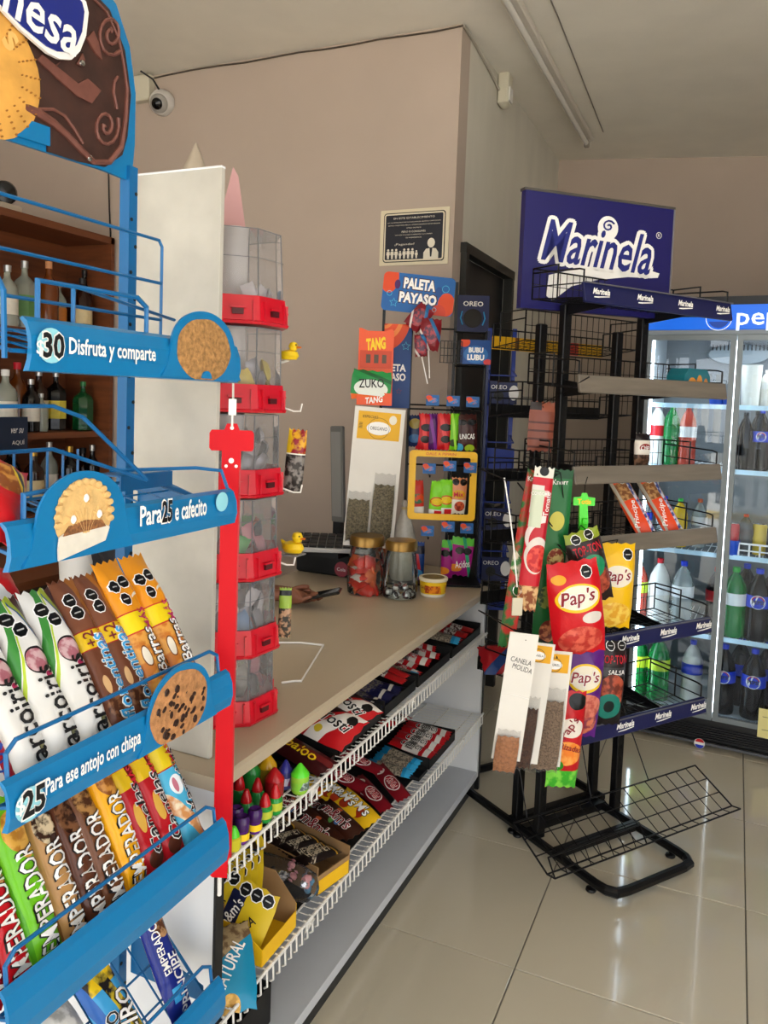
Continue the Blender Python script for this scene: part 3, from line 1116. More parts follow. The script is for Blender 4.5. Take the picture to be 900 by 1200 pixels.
bars('fruit_sweets', ['red bag of fruit sweets at the back left of the black tray', 'red bag of fruit sweets on top of the pile', 'red bag of fruit sweets with colourful drops at the front left', 'red bag of fruit sweets with pink drops at the front right', 'red bag of fruit sweets deepest in the tray'],
     'red bags of fruit sweets', P['skt'], .13, .19, .045, sk, zb+.0, [('Tosti', 0, .17, .09, .034, 90, BLACK, .2, WHITE)], cat='sweets bag')
bars('gum_bag', 'long dark red gum bag with yellow lettering behind the crayon bottles', None, P['bub'], .075, .25, .03, [(-.985, 1.71, .012, -14)], ZS+.016, [('Bubbaloo', 0, 0, .17, .03, 90, YELI)], cat='sweets bag')
open_tray('display_tray', 'black card display tray holding the dark red gum bag', 'tray', (-1.065, 1.715, ZS-.001), (.35, .1, .012), blkcard, low=.012)

# ---- lower wire shelf
ZL = Z2+.007
# red crunch packs tray
open_tray('display_tray', 'black card tray of red and white crunchy bars on the lower wire shelf', 'tray', (-1.06, 2.62, ZL-.001), (.34, .27, .04), blkcard, low=.03)
bars('crunch_bar', ['red and white crunchy bar, %s from the near side of its tray' % s for s in ('first', 'second', 'third', 'fourth', 'fifth')], 'crunchy bars on the lower shelf', P['crk'], .055, .17, .022,
     [(-.975, 2.54+.05*i, .003*i, -4+4*i) for i in range(4)] + [(-1.1, 2.67, .03, 80)], ZL+.035, [('Crunch', 0, -.03, .08, .026, 90, BLACK, .2, WHITE)])
bars('candy_bar', ['bright blue grain bar, %s of three by the wafer bars' % s for s in ('nearest', 'middle', 'farthest')], 'blue grain bars', P['bluep'], .052, .15, .02, [(-.99, 2.37+.045*i, .01, 10-8*i) for i in range(3)], ZL+.02)
open_tray('display_tray', 'black card tray under the blue grain bars on the lower wire shelf', 'tray', (-1.06, 2.43, ZL-.001), (.34, .08, .012), blkcard)
bars('wafer_bar', ['dark red wafer bar standing up at the back left', 'dark red wafer bar standing beside the first one', 'dark red wafer bar lying at the front right', 'dark red wafer bar lying at the front left', 'dark red wafer bar under the others'], 'dark red wafer bars', P['kk'], .05, .19, .018,
     [(-1.07, 2.24, .075, 12), (-1.06, 2.16, .05, 10), (-.955, 2.28, .03, -18), (-.96, 2.2, .02, -14), (-1.02, 2.22, .0, 0)], ZL+.015, [('KitKat', 0, .08, .055, .02, 90, REDI, .25, WHITE)], turn=-20)
bars('peanut_candy', ['yellow peanut candy bag at the back', 'yellow peanut candy bag in the middle', 'yellow peanut candy bag at the front edge'], 'yellow peanut candy bags', P['mmy'], .07, .17, .024,
     [(-1.09, 2.06, .035, 6), (-1.02, 2.07, .03, -4), (-.965, 2.08, .02, -8)], ZL+.025, [("M&M's", -.15, 0, .11, .032, 90, WHITE, 0, BLACK)], cat='sweets bag', turn=-20)
bars('chocolate_candy', ['brown chocolate candy bag, %s' % s for s in ('back left', 'back right', 'front left, nearest the cardboard', 'front right, on top')], 'brown chocolate candy bags', P['mm'], .07, .17, .024,
     [(-1.12, 1.93, .03, 0), (-1.09, 2.0, .02, -4), (-.985, 1.91, .03, -4), (-.975, 1.98, .035, -6)], ZL+.025, [("m&m's", 0, 0, .11, .034, 90, DKRED, 0, WHITE)], cat='sweets bag', turn=-20)
# cardboard box of dark bars
cb = open_tray('carton', 'open brown cardboard box of dark chocolate bars on the lower wire shelf', 'box', (-1.035, 1.8, ZL-.001), (.31, .13, .075), card, low=.05, rot=-12)
MB().box((.1555, .0, .02), (.001, .12, .035)).build('front_print', ymat, cb)
bars('chocolate_bar', ['dark chocolate bar in the cardboard box, %s' % s for s in ('farthest back', 'second from the back', 'third from the back', 'fourth from the back', 'in the second row', 'nearest the lip')], 'dark bars in the cardboard box', P['hz'], .05, .13, .02,
     [(-1.15, 1.8, .0, 88), (-1.1, 1.8, .005, 94), (-1.05, 1.8, .0, 86), (-1.0, 1.8, .004, 92), (-.955, 1.8, .0, 88), (-.925, 1.8, .006, 90)], ZL+.06, [('HERSHEY', 0, 0, .08, .02, 90, mat('tan_ink', '#cdbfa6', .5))], turn=-20)
tk = MB().box((0, 0, 0), (.001, .04, .03)).build('price_ticket', YELI)
put(tk, (-1.1, 1.73, ZL+.1), RY(-30))
tag(tk, 'small yellow price ticket on the dark cardboard flap', 'ticket')
MB().box((0, 0, -.03), (.0008, .03, .035)).build('stem', YELI, tk)
# clear bag of wrapped sweets
cbag = thing('clear_bag', 'clear plastic bag of wrapped sweets between the two boxes', 'sweets bag', (-.975, 1.665, ZL+.045))
rr = random.Random(3)
for i in range(26):
    p = Vector((rr.uniform(-.13, .07), rr.uniform(-.035, .035), rr.uniform(-.03, .03)))
    R = RZ(rr.uniform(0, 180)) @ RX(rr.uniform(0, 90))
    mm = [mat('candy_silver', '#b9bcc4', .25, .7), mat('candy_dark', '#2c2420', .4), mat('candy_pink', '#c98c92', .4), mat('candy_blue', '#4c7fa0', .4)][i % 4]
    MB().lathe([(0, -.016), (.007, -.012), (.002, -.009), (.01, -.004), (.01, .004), (.002, .009), (.007, .012), (0, .016)], p, 8, R).build('sweet', mm, cbag, True)
MB().lathe([(.01, -.17), (.055, -.13), (.062, -.05), (.06, .03), (.045, .08), (.01, .1)], (0, 0, 0), 14, RY(90) @ Matrix.Diagonal((.75, .8, 1))).build('film', SEE, cbag, True)
# yellow display box with standing pouches
YBC, YBR = Vector((-1.035, 1.5, ZL)), 1
yb = thing('candy_display_box', 'yellow card display box of peanut candy pouches at the near end', 'box', YBC, YBR)
prof = [(-.15, 0), (.15, 0), (.15, .04), (.11, .062), (.09, .075), (.02, .08), (-.15, .1)]
prb = [(-.15, 0), (.15, 0), (.15, .06), (.09, .125), (-.15, .13)]
MB().prism(prof, Matrix.Translation((0, -.075, 0)), .002, -.001).build('side', ymat, yb)
MB().prism(prb, Matrix.Translation((0, .075, 0)), .002, -.001).build('side', card, yb)
MB().prism([(-.15, 0), (.15, 0), (.15, .057), (.088, .12), (-.15, .126)], Matrix.Translation((0, .077, 0)), .001, 0).build('outer_side', ymat, yb)
MB().box((.15, 0, .02), (.002, .148, .04)).build('front', ymat, yb)
MB().box((-.15, 0, .05), (.002, .148, .1)).build('back', ymat, yb)
MB().box((0, 0, .001), (.3, .148, .002)).build('base', ymat, yb)
MB().prism([(-.08, .035), (.01, .03), (.01, .072), (-.08, .077)], Matrix.Translation((0, -.0765, 0)), .0006, -.0006).build('logo_patch', BLACK, yb)
lettering("m&m's", -.035, .053, .08, .028, WHITE, yb, lambda x, z: -.0775, -3, bold=.02, eps=.001)
MB().prism([(.03, .012), (.11, .006), (.11, .045), (.03, .052)], Matrix.Translation((0, -.0765, 0)), .0006, -.0006).build('nutrition_panel', mat('nutrition', '#b8c4d2', .5), yb)
for k in range(5):
    MB().box((.07, -.0777, .015+k*.007), (.065, .0004, .0018)).build('text_line', mat('grey_ink', '#5b6675', .5), yb, kind='stuff')
ordn = ['nearest', 'second', 'third', 'fourth', 'fifth', 'sixth', 'seventh', 'farthest']
f0 = None
Rb = RZ(YBR)
for i in range(8):
    if f0 is None:
        f0 = pouch('peanut_pouch', .12, .145, .013, P['ylw'], [('XTRA', .05, -.1, .06, .02, 55, BLACK), ("m&m's", -.28, -.02, .07, .026, 75, WHITE, 0, BLACK)], nx=6, nz=8)
        o = f0
    else:
        o = dup(f0)
    lp = Vector((.08 if i == 0 else -.0+.006*(i % 2), -.05+.0145*i if i else -.038, .086 if i else .07))
    put(o, YBC + Rb @ lp, Rb @ orient(Vector((-.12 if i else .25, .3 if i else .5, 1)), (.12 if i else .25, -1, .35 if i else .6)))
    tag(o, 'yellow peanut candy pouch standing in the yellow box, %s from the camera' % ordn[i], 'sweets pouch', 'yellow pouches in the display box')
nb = pouch('nut_bag', .15, .17, .04, P['nat'], [('NATURAL', .12, -.02, .11, .028, 58, WHITE)], seed=4)
put(nb, (-.938, 1.345, ZL+.032), orient(Vector((-.55, .6, .6)), Vector((.45, -.55, .8))))
tag(nb, 'blue bag of natural nuts leaning at the near end of the lower shelf', 'snack bag')
# black box on the bottom board
bb = open_tray('crate', 'open black box on the bottom board of the counter', 'box', (-1.06, 1.41, .088), (.25, .3, .1), blkcard, rot=2)
for i in range(6):
    q = MB().lathe([(0, 0), (.03, .004), (.036, .016), (.02, .03), (0, .034)], n=12).build('wrapped_sweet', mat('candy_dark2', '#1c1b1c', .25), None, True)
    put(q, (-1.09+.07*(i % 3)-.02, 1.36+.1*(i//3), .0905), None)
    tag(q, 'round black wrapped sweet in the black box', 'sweet', 'round black sweets in the box')

# ============================================================ RACK TOOLS
class Frame:
    """local frame of a free-standing thing: x along its width, -y towards its front"""
    def __init__(s, o, rot):
        s.o = Vector(o)
        s.rot = rot
        s.R = RZ(rot)
        s.out = s.R @ Vector((0, -1, 0))

    def L(s, px, py, off=0):
        p = at(px, py, P=(s.o+s.out*off, s.out))
        q = s.R.inverted() @ (p-s.o)
        return q          # local x, y=-off, z

    def W(s, x, y, z):
        return s.o + s.R @ Vector((x, y, z))


def wires(parent, x0, x1, prof, m, sp=.028, r=.0016, rr=.0026, name='wire_grid', ends=True):
    g = MB()
    n = max(1, round((x1-x0)/sp))
    for i in range(n+1):
        x = x0+(x1-x0)*i/n
        g.tube([(x, y, z) for y, z in prof], r if 0 < i < n or not ends else rr, 4)
    for (y, z) in prof:
        g.tube([(x0, y, z), (x1, y, z)], rr, 6)
    for k in range(len(prof)-1):
        a, b = Vector(prof[k]), Vector(prof[k+1])
        nn = int((b-a).length/.075)
        for j in range(1, nn+1):
            p = a+(b-a)*j/(nn+1)
            g.tube([(x0, p.x, p.y), (x1, p.x, p.y)], r*1.2, 4)
    return g.build(name, m, parent)


def rod(parent, pts, m, r=.003, name='rod'):
    return MB().tube(pts, r, 6).build(name, m, parent)


# ============================================================ BLUE BISCUIT RACK (left foreground)
BL = mat('rack_blue', '#0f6199', .32, noise_=.05, scale=6)
BLr = mat('rail_blue', '#0b73ab', .3, coat=.15)
BF = Frame((-1.03, .915, 0), 90)
br = thing('biscuit_rack', 'tall bright blue metal biscuit rack with price rails and a logo sign on top', 'display rack', BF.o, 90)
for x in (-.228, .228):
    g = MB()
    g.box((x-.003, .0, 1.0), (.021, .022, 2.0))
    g.build('post', BL, br)
    h = MB()
    for k in range(40):
        h.lathe([(.0035, 0), (.0035, .001)], (x+(.003 if k % 2 else -.008), -.0115, .12+k*.047), 8, RX(90))
    h.build('slot_row', BLACK, br, kind='stuff')
for y in (-.0, -.36):
    pass
MB().box((0, 0, .05), (.5, .03, .03)).box((-.245, -.18, .02), (.03, .4, .03)).box((.245, -.18, .02), (.03, .4, .03)).build('base_frame', BL, br)
MB().box((.2365, -.0, 1.0), (.004, .012, 2.0)).build('post_flange', BL, br)


def brail(z, h, x0=-.236, x1=.236, name='price_rail'):
    t = MB()
    pr = [(-.238, -.5), (-.243, -.2), (-.241, .15), (-.234, .42), (-.226, .5), (-.222, .46), (-.232, .3), (-.236, 0), (-.234, -.3), (-.228, -.52)]
    n = len(pr)
    vs = [(x0, p[0], z+p[1]*h) for p in pr]+[(x1, p[0], z+p[1]*h) for p in pr]
    fs = [tuple(range(n)), tuple(reversed(range(n, 2*n)))]+[(i, (i+1) % n, n+(i+1) % n, n+i) for i in range(n)]
    t.add(vs, fs)
    return t.build(name, BLr, br)


RAILS = [(1.652, .066), (1.404, .06), (1.078, .064), (.797, .078), (.5, .07)]
for i, (z, h) in enumerate(RAILS):
    rl = brail(z, h, x0=-.207 if i == 0 else -.236)
    flat = i < 2
    wires(br, -.226, .226, [(-.035, z+.03), (-.228, z-.01)] if flat else [(-.035, z+.185), (-.045, z+.15), (-.21, z-.01), (-.228, z-.005)], BL, sp=.042 if not flat else .06, r=.0017, rr=.003)
    if i == 0:
        for zz in (.215, .14, .075):
            rod(br, [(-.234, -.07, z+zz), (.226, -.07, z+zz)] + ([(.234, -.07, z+zz-.01), (.234, -.07, z+.04)] if zz > .2 else [(.234, -.07, z+zz)]), BL, .003, 'back_guard')
        rod(br, [(-.18, -.222, z+.0), (-.18, -.222, z+.08), (.0, -.222, z+.082), (.02, -.222, z+.07), (.02, -.222, z+.03)], BL, .0036, 'front_guard')
        rod(br, [(-.1, -.2, z+.03), (-.1, -.2, z+.085), (.234, -.1, z+.075)], BL, .003, 'front_guard')
        rod(br, [(-.234, -.01, z+.12), (-.234, -.2, z+.1), (-.234, -.226, z+.06), (-.234, -.228, z-.02)], BL, .0036, 'side_guard')
    elif i == 1:
        for zz in (.165, .1):
            rod(br, [(-.234, -.09, z+zz), (-.03, -.09, z+zz+.002), (.02, -.1, z+zz-.015), (.1, -.16, z+.05)], BL, .0034, 'back_guard')
        rod(br, [(-.2, -.222, z), (-.2, -.222, z+.06), (-.1, -.222, z+.065)], BL, .0036, 'front_guard')
        rod(br, [(.1, -.08, z+.06), (.2, -.18, z+.065), (.232, -.21, z+.06), (.236, -.225, z+.02)], BL, .0034, 'side_guard')
        MB().box((.16, -.08, z+.052), (.13, .05, .003)).box((.16, -.108, z+.04), (.13, .003, .026)).build('side_plate', BL, br)
        rod(br, [(-.234, -.09, z+.03), (.1, -.09, z+.03)], BL, .0026, 'back_guard')
        for k in range(9):
            rod(br, [(-.22+k*.03, -.09, z+.1), (-.22+k*.03, -.09, z+.03), (-.22+k*.03, -.2, z)], BL, .002, 'basket_wire')
    else:
        rod(br, [(-.222, -.222, z+.02), (-.222, -.218, z+.06), (-.205, -.216, z+.072), (.2, -.216, z+.072), (.22, -.218, z+.06), (.222, -.222, z+.02)], BL, .0032, 'front_guard')
    for x in ():
        rod(br, [(x, -.03, z+.19), (x, -.2, z+.1), (x, -.222, z+.02)], BL, .0028, 'divider')
    MB().prism([(-.02, -.03), (-.19, -.03), (-.19, 0), (-.02, .05)], Matrix.Rotation(PI/2, 4, 'Z') @ Matrix.Translation((0, 0, z)), .003, -.24).build('bracket', BL, br)
    MB().prism([(-.02, -.03), (-.19, -.03), (-.19, 0), (-.02, .05)], Matrix.Rotation(PI/2, 4, 'Z') @ Matrix.Translation((0, 0, z)), .003, .237).build('bracket', BL, br)


def disc(cx, cz, r, n=28, sy=1.0, a0=0, a1=360, wob=0, seed=0):
    out = []
    for i in range(n):
        t = math.radians(a0+(a1-a0)*i/(n if a1-a0 >= 360 else n-1))
        k = 1+wob*math.sin(t*3+seed)+wob*.6*math.sin(t*7+seed*2)
        out.append((cx+r*k*math.cos(t), cz+r*sy*k*math.sin(t)))
    return out


def cookie_face(parent, cx, cz, r, y, m, chips=None, sy=1.0, name='cookie_print', clipz=None, bumpy=.0012, th=.003, wob=.01, seed=1):
    """printed cookie panel, slightly domed with crumbly relief"""
    vs, fs = [(cx, y-th, cz)], []
    rings, n = 9, 36
    for i in range(1, rings+1):
        for j in range(n):
            t = 2*PI*j/n
            k = (i/rings)*(1+wob*math.sin(t*5+seed)+wob*math.sin(t*9+seed))
            x, z = cx+r*k*math.cos(t), cz+r*sy*k*math.sin(t)
            if clipz is not None:
                z = max(z, clipz)
            h = th*(1-(i/rings)**4)+.0004+bumpy*noise.noise(Vector((x*120, z*120, seed)))*(i < rings)
            vs.append((x, y-h, z))
    for j in range(n):
        fs.append((0, 1+(j+1) % n, 1+j))
    for i in range(rings-1):
        for j in range(n):
            a, b = 1+i*n+j, 1+i*n+(j+1) % n
            fs.append((a, b, b+n, a+n))
    o = MB().add(vs, fs).build(name, m, parent, True)
    if chips:
        rr = random.Random(seed)
        for k in range(chips[0]):
            a, d = rr.uniform(0, 2*PI), r*.88*math.sqrt(rr.random())
            x, z = cx+d*math.cos(a), cz+d*sy*math.sin(a)
            if clipz is not None and z < clipz+.003:
                continue
            s = r*rr.uniform(.05, .11)
            MB().lathe([(s, -.001), (s*.8, s*.25), (0, s*.4)], (x, y-th*.8, z), 8, RX(90) @ RZ(rr.uniform(0, 90)) @ Matrix.Diagonal((1, rr.uniform(.5, .9), 1))).build('chocolate_chip', chips[1], o, True)
    return o


oat = mat('oat_cookie', '#a57a48', .8, noise_=.4, scale=130, bump=.5)
chipck = mat('chip_cookie', '#b07c4e', .8, noise_=.3, scale=90, bump=.5)
pale = mat('pale_cookie', '#d9b273', .7, noise_=.12, scale=80, bump=.3)
choc = mat('chocolate', '#2c150e', .4)
cream = mat('cream_cup', '#d9d3c6', .5, noise_=.08, scale=50)
PALEC = mat('pale_cyan', '#8fd0dd', .4)
YR = -.2445
zr1, zr2, zr3, zr4 = RAILS[0][0], RAILS[1][0], RAILS[2][0], RAILS[3][0]


def med(px, py, r, z0, rx=None, name='medallion'):
    """arched card rising from a rail, centre given by its pixel on the rail plane"""
    q = BF.L(px, py, .243)
    rx = rx or r
    poly = disc(q.x, q.z, rx, 24, r/rx, 2, 178)
    poly = [(min(.236, q.x+rx+.02), z0), (min(.236, q.x+rx+.008), z0+.02)] + [(min(a, .236), b) for a, b in poly] + [(q.x-rx-.008, z0+.02), (q.x-rx-.02, z0)]
    MB().prism(poly, I4, .004, -.2435).build(name, BLr, br)
    return q


q = med(240, 408, .058, zr1-.03, .082)
cookie_face(br, q.x-.001, q.z-.004, .07, -.2437, oat, sy=.72,  clipz=zr1-.032, seed=2)
MB().prism(disc(q.x-.001, zr1-.03, .012, 14, 1, 0, 180), I4, .003, -.25).build('cookie_hole', BLr, br)
q = med(98, 606, .062, zr2-.028, .078)
pc = cookie_face(br, q.x, q.z+.002, .05, -.2437, pale, sy=1.0, clipz=zr2+.0, seed=3, th=.003)
for k in range(15):
    t = math.radians(-10+200*k/14)
    MB().lathe([(.0075, 0), (.006, .003), (.0, .004)], (q.x+.046*math.cos(t), -.2455, q.z+.002+.046*math.sin(t)), 8, RX(90) @ Matrix.Diagonal((1, .7, 1))).build('rim_bead', pale, pc, True)
for (dx, dz) in ((0, .026), (-.022, .0), (.024, .002)):
    MB().lathe([(.006, 0), (.004, .002), (0, .0025)], (q.x+dx, -.2475, q.z+dz), 10, RX(90) @ Matrix.Diagonal((.8, 1, 1))).build('sugar_dot', WHITE, pc, True)
    for k in range(7):
        t = 2*PI*k/7
        MB().tube([(q.x+dx+.006*math.cos(t), -.2472, q.z+dz+.006*math.sin(t)), (q.x+dx+.0125*math.cos(t), -.247, q.z+dz+.0125*math.sin(t))], [.0022, .0006], 5).build('petal', pale, pc)
for dx in (-.02, -.011, 0, .011, .022):
    MB().tube([(q.x+dx*.2, -.2475, q.z-.02), (q.x+dx, -.2475, q.z+.012)], .0012, 5).build('stem', pale, pc)
MB().prism([(q.x-.045, zr2+.004), (q.x-.047, zr2-.012), (q.x-.046, zr2-.027), (q.x+.036, zr2-.012), (q.x+.044, zr2+.006), (q.x+.03, zr2+.012), (q.x-.03, zr2+.01)], I4, .002, -.2475).build('cup_print', cream, br)
MB().prism([(q.x-.04, zr2+.004), (q.x+.036, zr2+.008), (q.x+.028, zr2+.018), (q.x, zr2+.021), (q.x-.03, zr2+.016)], I4, .002, -.2485).build('crumb_print', mat('crumbs', '#8a5a34', .8, noise_=.5, scale=200), br)
q = med(212, 826, .066, zr3-.03, .078)
cookie_face(br, q.x-.003, q.z-.002, .071, -.2437, chipck, (46, choc), sy=.83, clipz=zr3-.03, seed=5)


def rail_disc(px, py, r, m, n=20, off=.2445, name='price_circle'):
    q = BF.L(px, py, off)
    MB().prism(disc(q.x, q.z, r, n), I4, .0012, -off-.0008).build(name, m, br)
    return q


def rail_text(s, px, py, w, h, m, bold=.01, off=.2462, ang=0, shear=0, out=None):
    q = BF.L(px, py, off)
    if out:
        lettering(s, q.x, q.z, w*1.1, h*1.14, out, br, lambda x, z: -off+.0004, ang, bold=.06, eps=.0002)
    return lettering(s, q.x, q.z, w, h, m, br, lambda x, z: -off, ang, bold=bold, shear=shear)


rail_disc(60, 405, .022, PALEC)
rail_text('$', 47, 408, .012, .02, WHITE)
rail_text('30', 63, 405, .034, .032, BLACK, .03, out=WHITE)
rail_text('Disfruta y comparte', 135, 413, .165, .028, WHITE, .02)
rail_disc(260, 588, .0165, PALEC)
rail_text('Para', 177, 603, .048, .03, WHITE, .02)
rail_text('25', 196, 599, .024, .034, BLACK, .03, off=.2468, out=WHITE)
rail_text('e cafecito', 224, 596, .08, .03, WHITE, .02)
rail_disc(35, 942, .022, PALEC)
rail_text('$', 24, 946, .014, .024, WHITE)
rail_text('25', 40, 938, .036, .036, BLACK, .03, out=WHITE)
rail_text('Para ese antojo con chispa', 113, 893, .178, .03, WHITE, .02)

# ---- sign on top
def SG(px, py, off=0.0):
    q = BF.L(px, py, off)
    return (q.x, q.z)


border = [SG(-60, 120), SG(-60, -70), SG(60, -60), SG(112, -22), SG(134, 5), SG(150, 55), SG(157, 110), SG(156, 170), SG(152, 213), SG(120, 200), SG(60, 181), SG(0, 165)]
lft = min(p[0] for p in border)
border = [(-.25, border[0][1]), (-.25, 2.5), (.1, 2.5)] + border[3:11] + [(-.25, border[11][1]-.005)]
so_ = thing('logo_sign', 'large blue-edged biscuit sign with chocolate scrollwork, a golden cookie and a navy name badge', 'sign', BF.o, 90)
MB().prism(border, I4, .006, -.004).build('board', BLr, so_)
chd = mat('choc_panel', '#3a211a', .55, noise_=.35, scale=22, bump=.2)
chl = mat('choc_relief', '#6e4238', .5, noise_=.15, scale=60)
inner = [(-.245, SG(0, 150)[1]+.02), (-.245, 2.48), (.07, 2.48), SG(100, -14), SG(125, 12), SG(143, 60), SG(150, 112), SG(146, 160), SG(140, 182), SG(120, 196), SG(90, 190), SG(52, 178), SG(52, 165), (-.03, SG(10, 140)[1])]
MB().prism(inner, I4, .003, -.007).build('chocolate_panel', chd, so_)
MB().prism([(-.25, SG(0, 164)[1]), (-.25, SG(0, 137)[1]), SG(54, 150), SG(54, 172)], I4, .002, -.009).build('lower_strip', BLr, so_)


def rel(pts, r, name='scroll', m=chl, off=.0085):
    return MB().tube([(SG(x, y, off)[0], -off, SG(x, y, off)[1]) for x, y in pts], r, 6).build(name, m, so_)


def spiral(cx, cy, r0, turns, a0, sx=.7, sy=1.0, s=1):
    out = []
    n = int(turns*14)
    for i in range(n+1):
        t = a0+s*2*PI*turns*i/n
        r = r0*(1-.82*i/n)
        out.append((cx+r*sx*math.cos(t), cy+r*sy*math.sin(t)))
    return out


rel(spiral(130, 40, 26, 1.6, .9, .62), [.0045]+[.0032]*21+[.006])
rel(spiral(124, 148, 25, 1.6, -.4, .62, 1, 1), [.0045]+[.0032]*21+[.006])
rel([(28, 125), (45, 133), (62, 144), (78, 158), (95, 176), (110, 190), (128, 190), (142, 172), (147, 140), (149, 105), (145, 75), (139, 45), (125, 14), (105, -6)], [.006, .0075, .007, .006, .006, .005, .005, .005, .0045, .003, .0025, .0025, .0025, .0025])
rel([(45, 128), (62, 128), (76, 136), (86, 150), (97, 168)], .003)
rel([(138, 90), (134, 96), (133, 108), (137, 128)], .0028)
for poly in ([(44, 70), (50, 64), (92, 98), (103, 92), (119, 106), (108, 121), (90, 112)], [(102, 45), (110, 36), (116, 50), (120, 70), (112, 62)], [(90, 75), (97, 62), (100, 70), (98, 78)], [(60, 84), (66, 76), (72, 72), (66, 78)]):
    MB().prism([SG(*p, .0105) for p in poly], I4, .004, -.0105).build('chocolate_block', chl, so_)
gold = mat('golden_cookie', '#d9a04a', .55, noise_=.12, scale=30, bump=.1)
cq = SG(-14, 78, .013)
ck = cookie_face(so_, cq[0], cq[1], .098, -.008, gold, seed=6, th=.006, wob=.004, bumpy=.0005)
rr = random.Random(5)
pp = MB()
for i in range(9):
    for j in range(5):
        t = math.radians(-75+i*17)
        d = .06+.0085*j
        if d < .097:
            pp.lathe([(.0034, 0), (.001, .0014)], (cq[0]+d*math.cos(t), -.0133+.02*max(0, d-.06), cq[1]+d*math.sin(t)), 6, RX(90) @ RZ(30) @ Matrix.Diagonal((1, .45, 1)))
pp.build('cookie_dots', mat('golden_relief', '#9c6420', .6), so_, kind='stuff')
lettering('s', SG(12, 48, .0145)[0], SG(12, 48, .0145)[1], .02, .032, mat('golden_relief2', '#e8b868', .5), so_, lambda x, z: -.0145, -35, bold=.03)
badge = [(-60, -42), (-5, 3), (25, 35), (56, 62), (70, 69), (84, 70), (94, 60), (101, 42), (104, 15), (101, 2), (92, -8), (60, -30), (0, -60)]
MB().prism([SG(*p, .02) for p in badge], I4, .006, -.02).build('badge_rim', WHITE, so_)
bc = Vector((sum(p[0] for p in badge)/13, sum(p[1] for p in badge)/13))
badge2 = [((p[0]-bc.x)*.91+bc.x-.5, (p[1]-bc.y)*.86+bc.y-1.5) for p in badge]
MB().prism([SG(*p, .0225) for p in badge2], I4, .003, -.0225).build('badge', mat('badge_navy', '#12247c', .35), so_)
p1, p2 = Vector(SG(42, 12, .023)), Vector(SG(80, 38, .023))
ang = math.degrees(math.atan2(p2.y-p1.y, p2.x-p1.x))
dr = (p2-p1).normalized()
p2 = Vector(SG(91, 45, .023))
ctr = p2 - dr*.128
lettering('Gamesa', ctr.x, ctr.y, .256, .068, WHITE, so_, lambda x, z: -.0228, ang, bold=.015, shear=.15)
for (px, py) in ((97, 74), (106, 185)):
    x, z = SG(px, py, .012)
    MB().lathe([(.0055, 0), (.0045, .0025), (0, .003)], (x, -.0105, z), 12, RX(90)).build('screw', CHROME, so_, True)

# ---- biscuit packets
sl_ = .0118
PW = {}
sealsC = lambda pts, w=.062, l=.25, r=.0105: seals(pts, r, w, l)
PW['white'] = printed('pk_white', '#e4e3df', [('diag', (1, 1, .62, .78), '#9aa832'), ('diag', (1, -1, -.62, -.42), '#3f8a3c'), ('diag', (1, 1, .56, .62), '#22508a'), ('diag', (1, -1, -.4, -.34), '#b8d23c'),
                      ('ell', (.1, .08, .34, .085), '#1a1416'), ('ell', (.08, .08, .3, .072), '#d4b0b4', ('#b06a76', 60)), ('ell', (.25, -.02, .1, .02), '#b02a5a'), ('ell', (.3, -.38, .1, .035), '#3a3424'), ('ell', (.3, -.38, .07, .022), '#8b8a5a'), ('diag', (1, .25, .42, .6), '#4a2c28'),
                      *sealsC([(-.15, .36), (.05, .28)])], .062, .25, .28, bump=.25)
PW['brown'] = printed('pk_brown', '#6a3c28', [('band', (.14, .5), '#7a4a34'), ('diag', (1, .6, .42, .8), '#a8682c'), ('band', (.02, .14), '#e2bc20'), ('band', (.015, .022), '#a0141c'), ('band', (.14, .147), '#a0141c'),
                      ('ell', (0, -.36, .42, .08), '#8a5c3c', ('#4a2818', 70)), ('ell', (-.2, -.22, .1, .06), '#d0a878'), *sealsC([(-.15, .36), (-.1, .27)])], .056, .25, .28, bump=.25)
PW['orange'] = printed('pk_orange', '#e8961e', [('band', (.0, .14), '#efd41c'), ('band', (-.006, .004), '#c83c28'), ('band', (.136, .146), '#c83c28'), ('ell', (.36, .24, .2, .03), '#e6dccb'), ('ell', (.36, .225, .2, .025), '#e8961e'),
                       ('band', (-.5, -.006), '#e0a04a', ('#c9762a', 50)), ('ell', (-.22, -.17, .14, .075), '#7a4420'), ('ell', (-.22, -.17, .11, .065), '#efe6d4'), *sealsC([(-.22, .34), (.14, .36), (-.08, .235)])], .062, .25, .28, bump=.25)
PW['pinkw'] = printed('pk_pinkwhite', '#e6e0dc', [('diag', (1, .8, -.2, .1), '#a81c2c'), ('diag', (1, .8, .5, .9), '#b8141e')], .06, .25, .28, bump=.2)


def emp(k, base, c2):
    return printed('pk_'+k, base, [('ell', (.08, .22, .38, .12), c2[0], (c2[1], 70)), ('ell', (.2, .1, .2, .05), c2[0]), ('diag', (1, .2, -.52, -.42), c2[2])], .058, .25, .22, bump=.15)


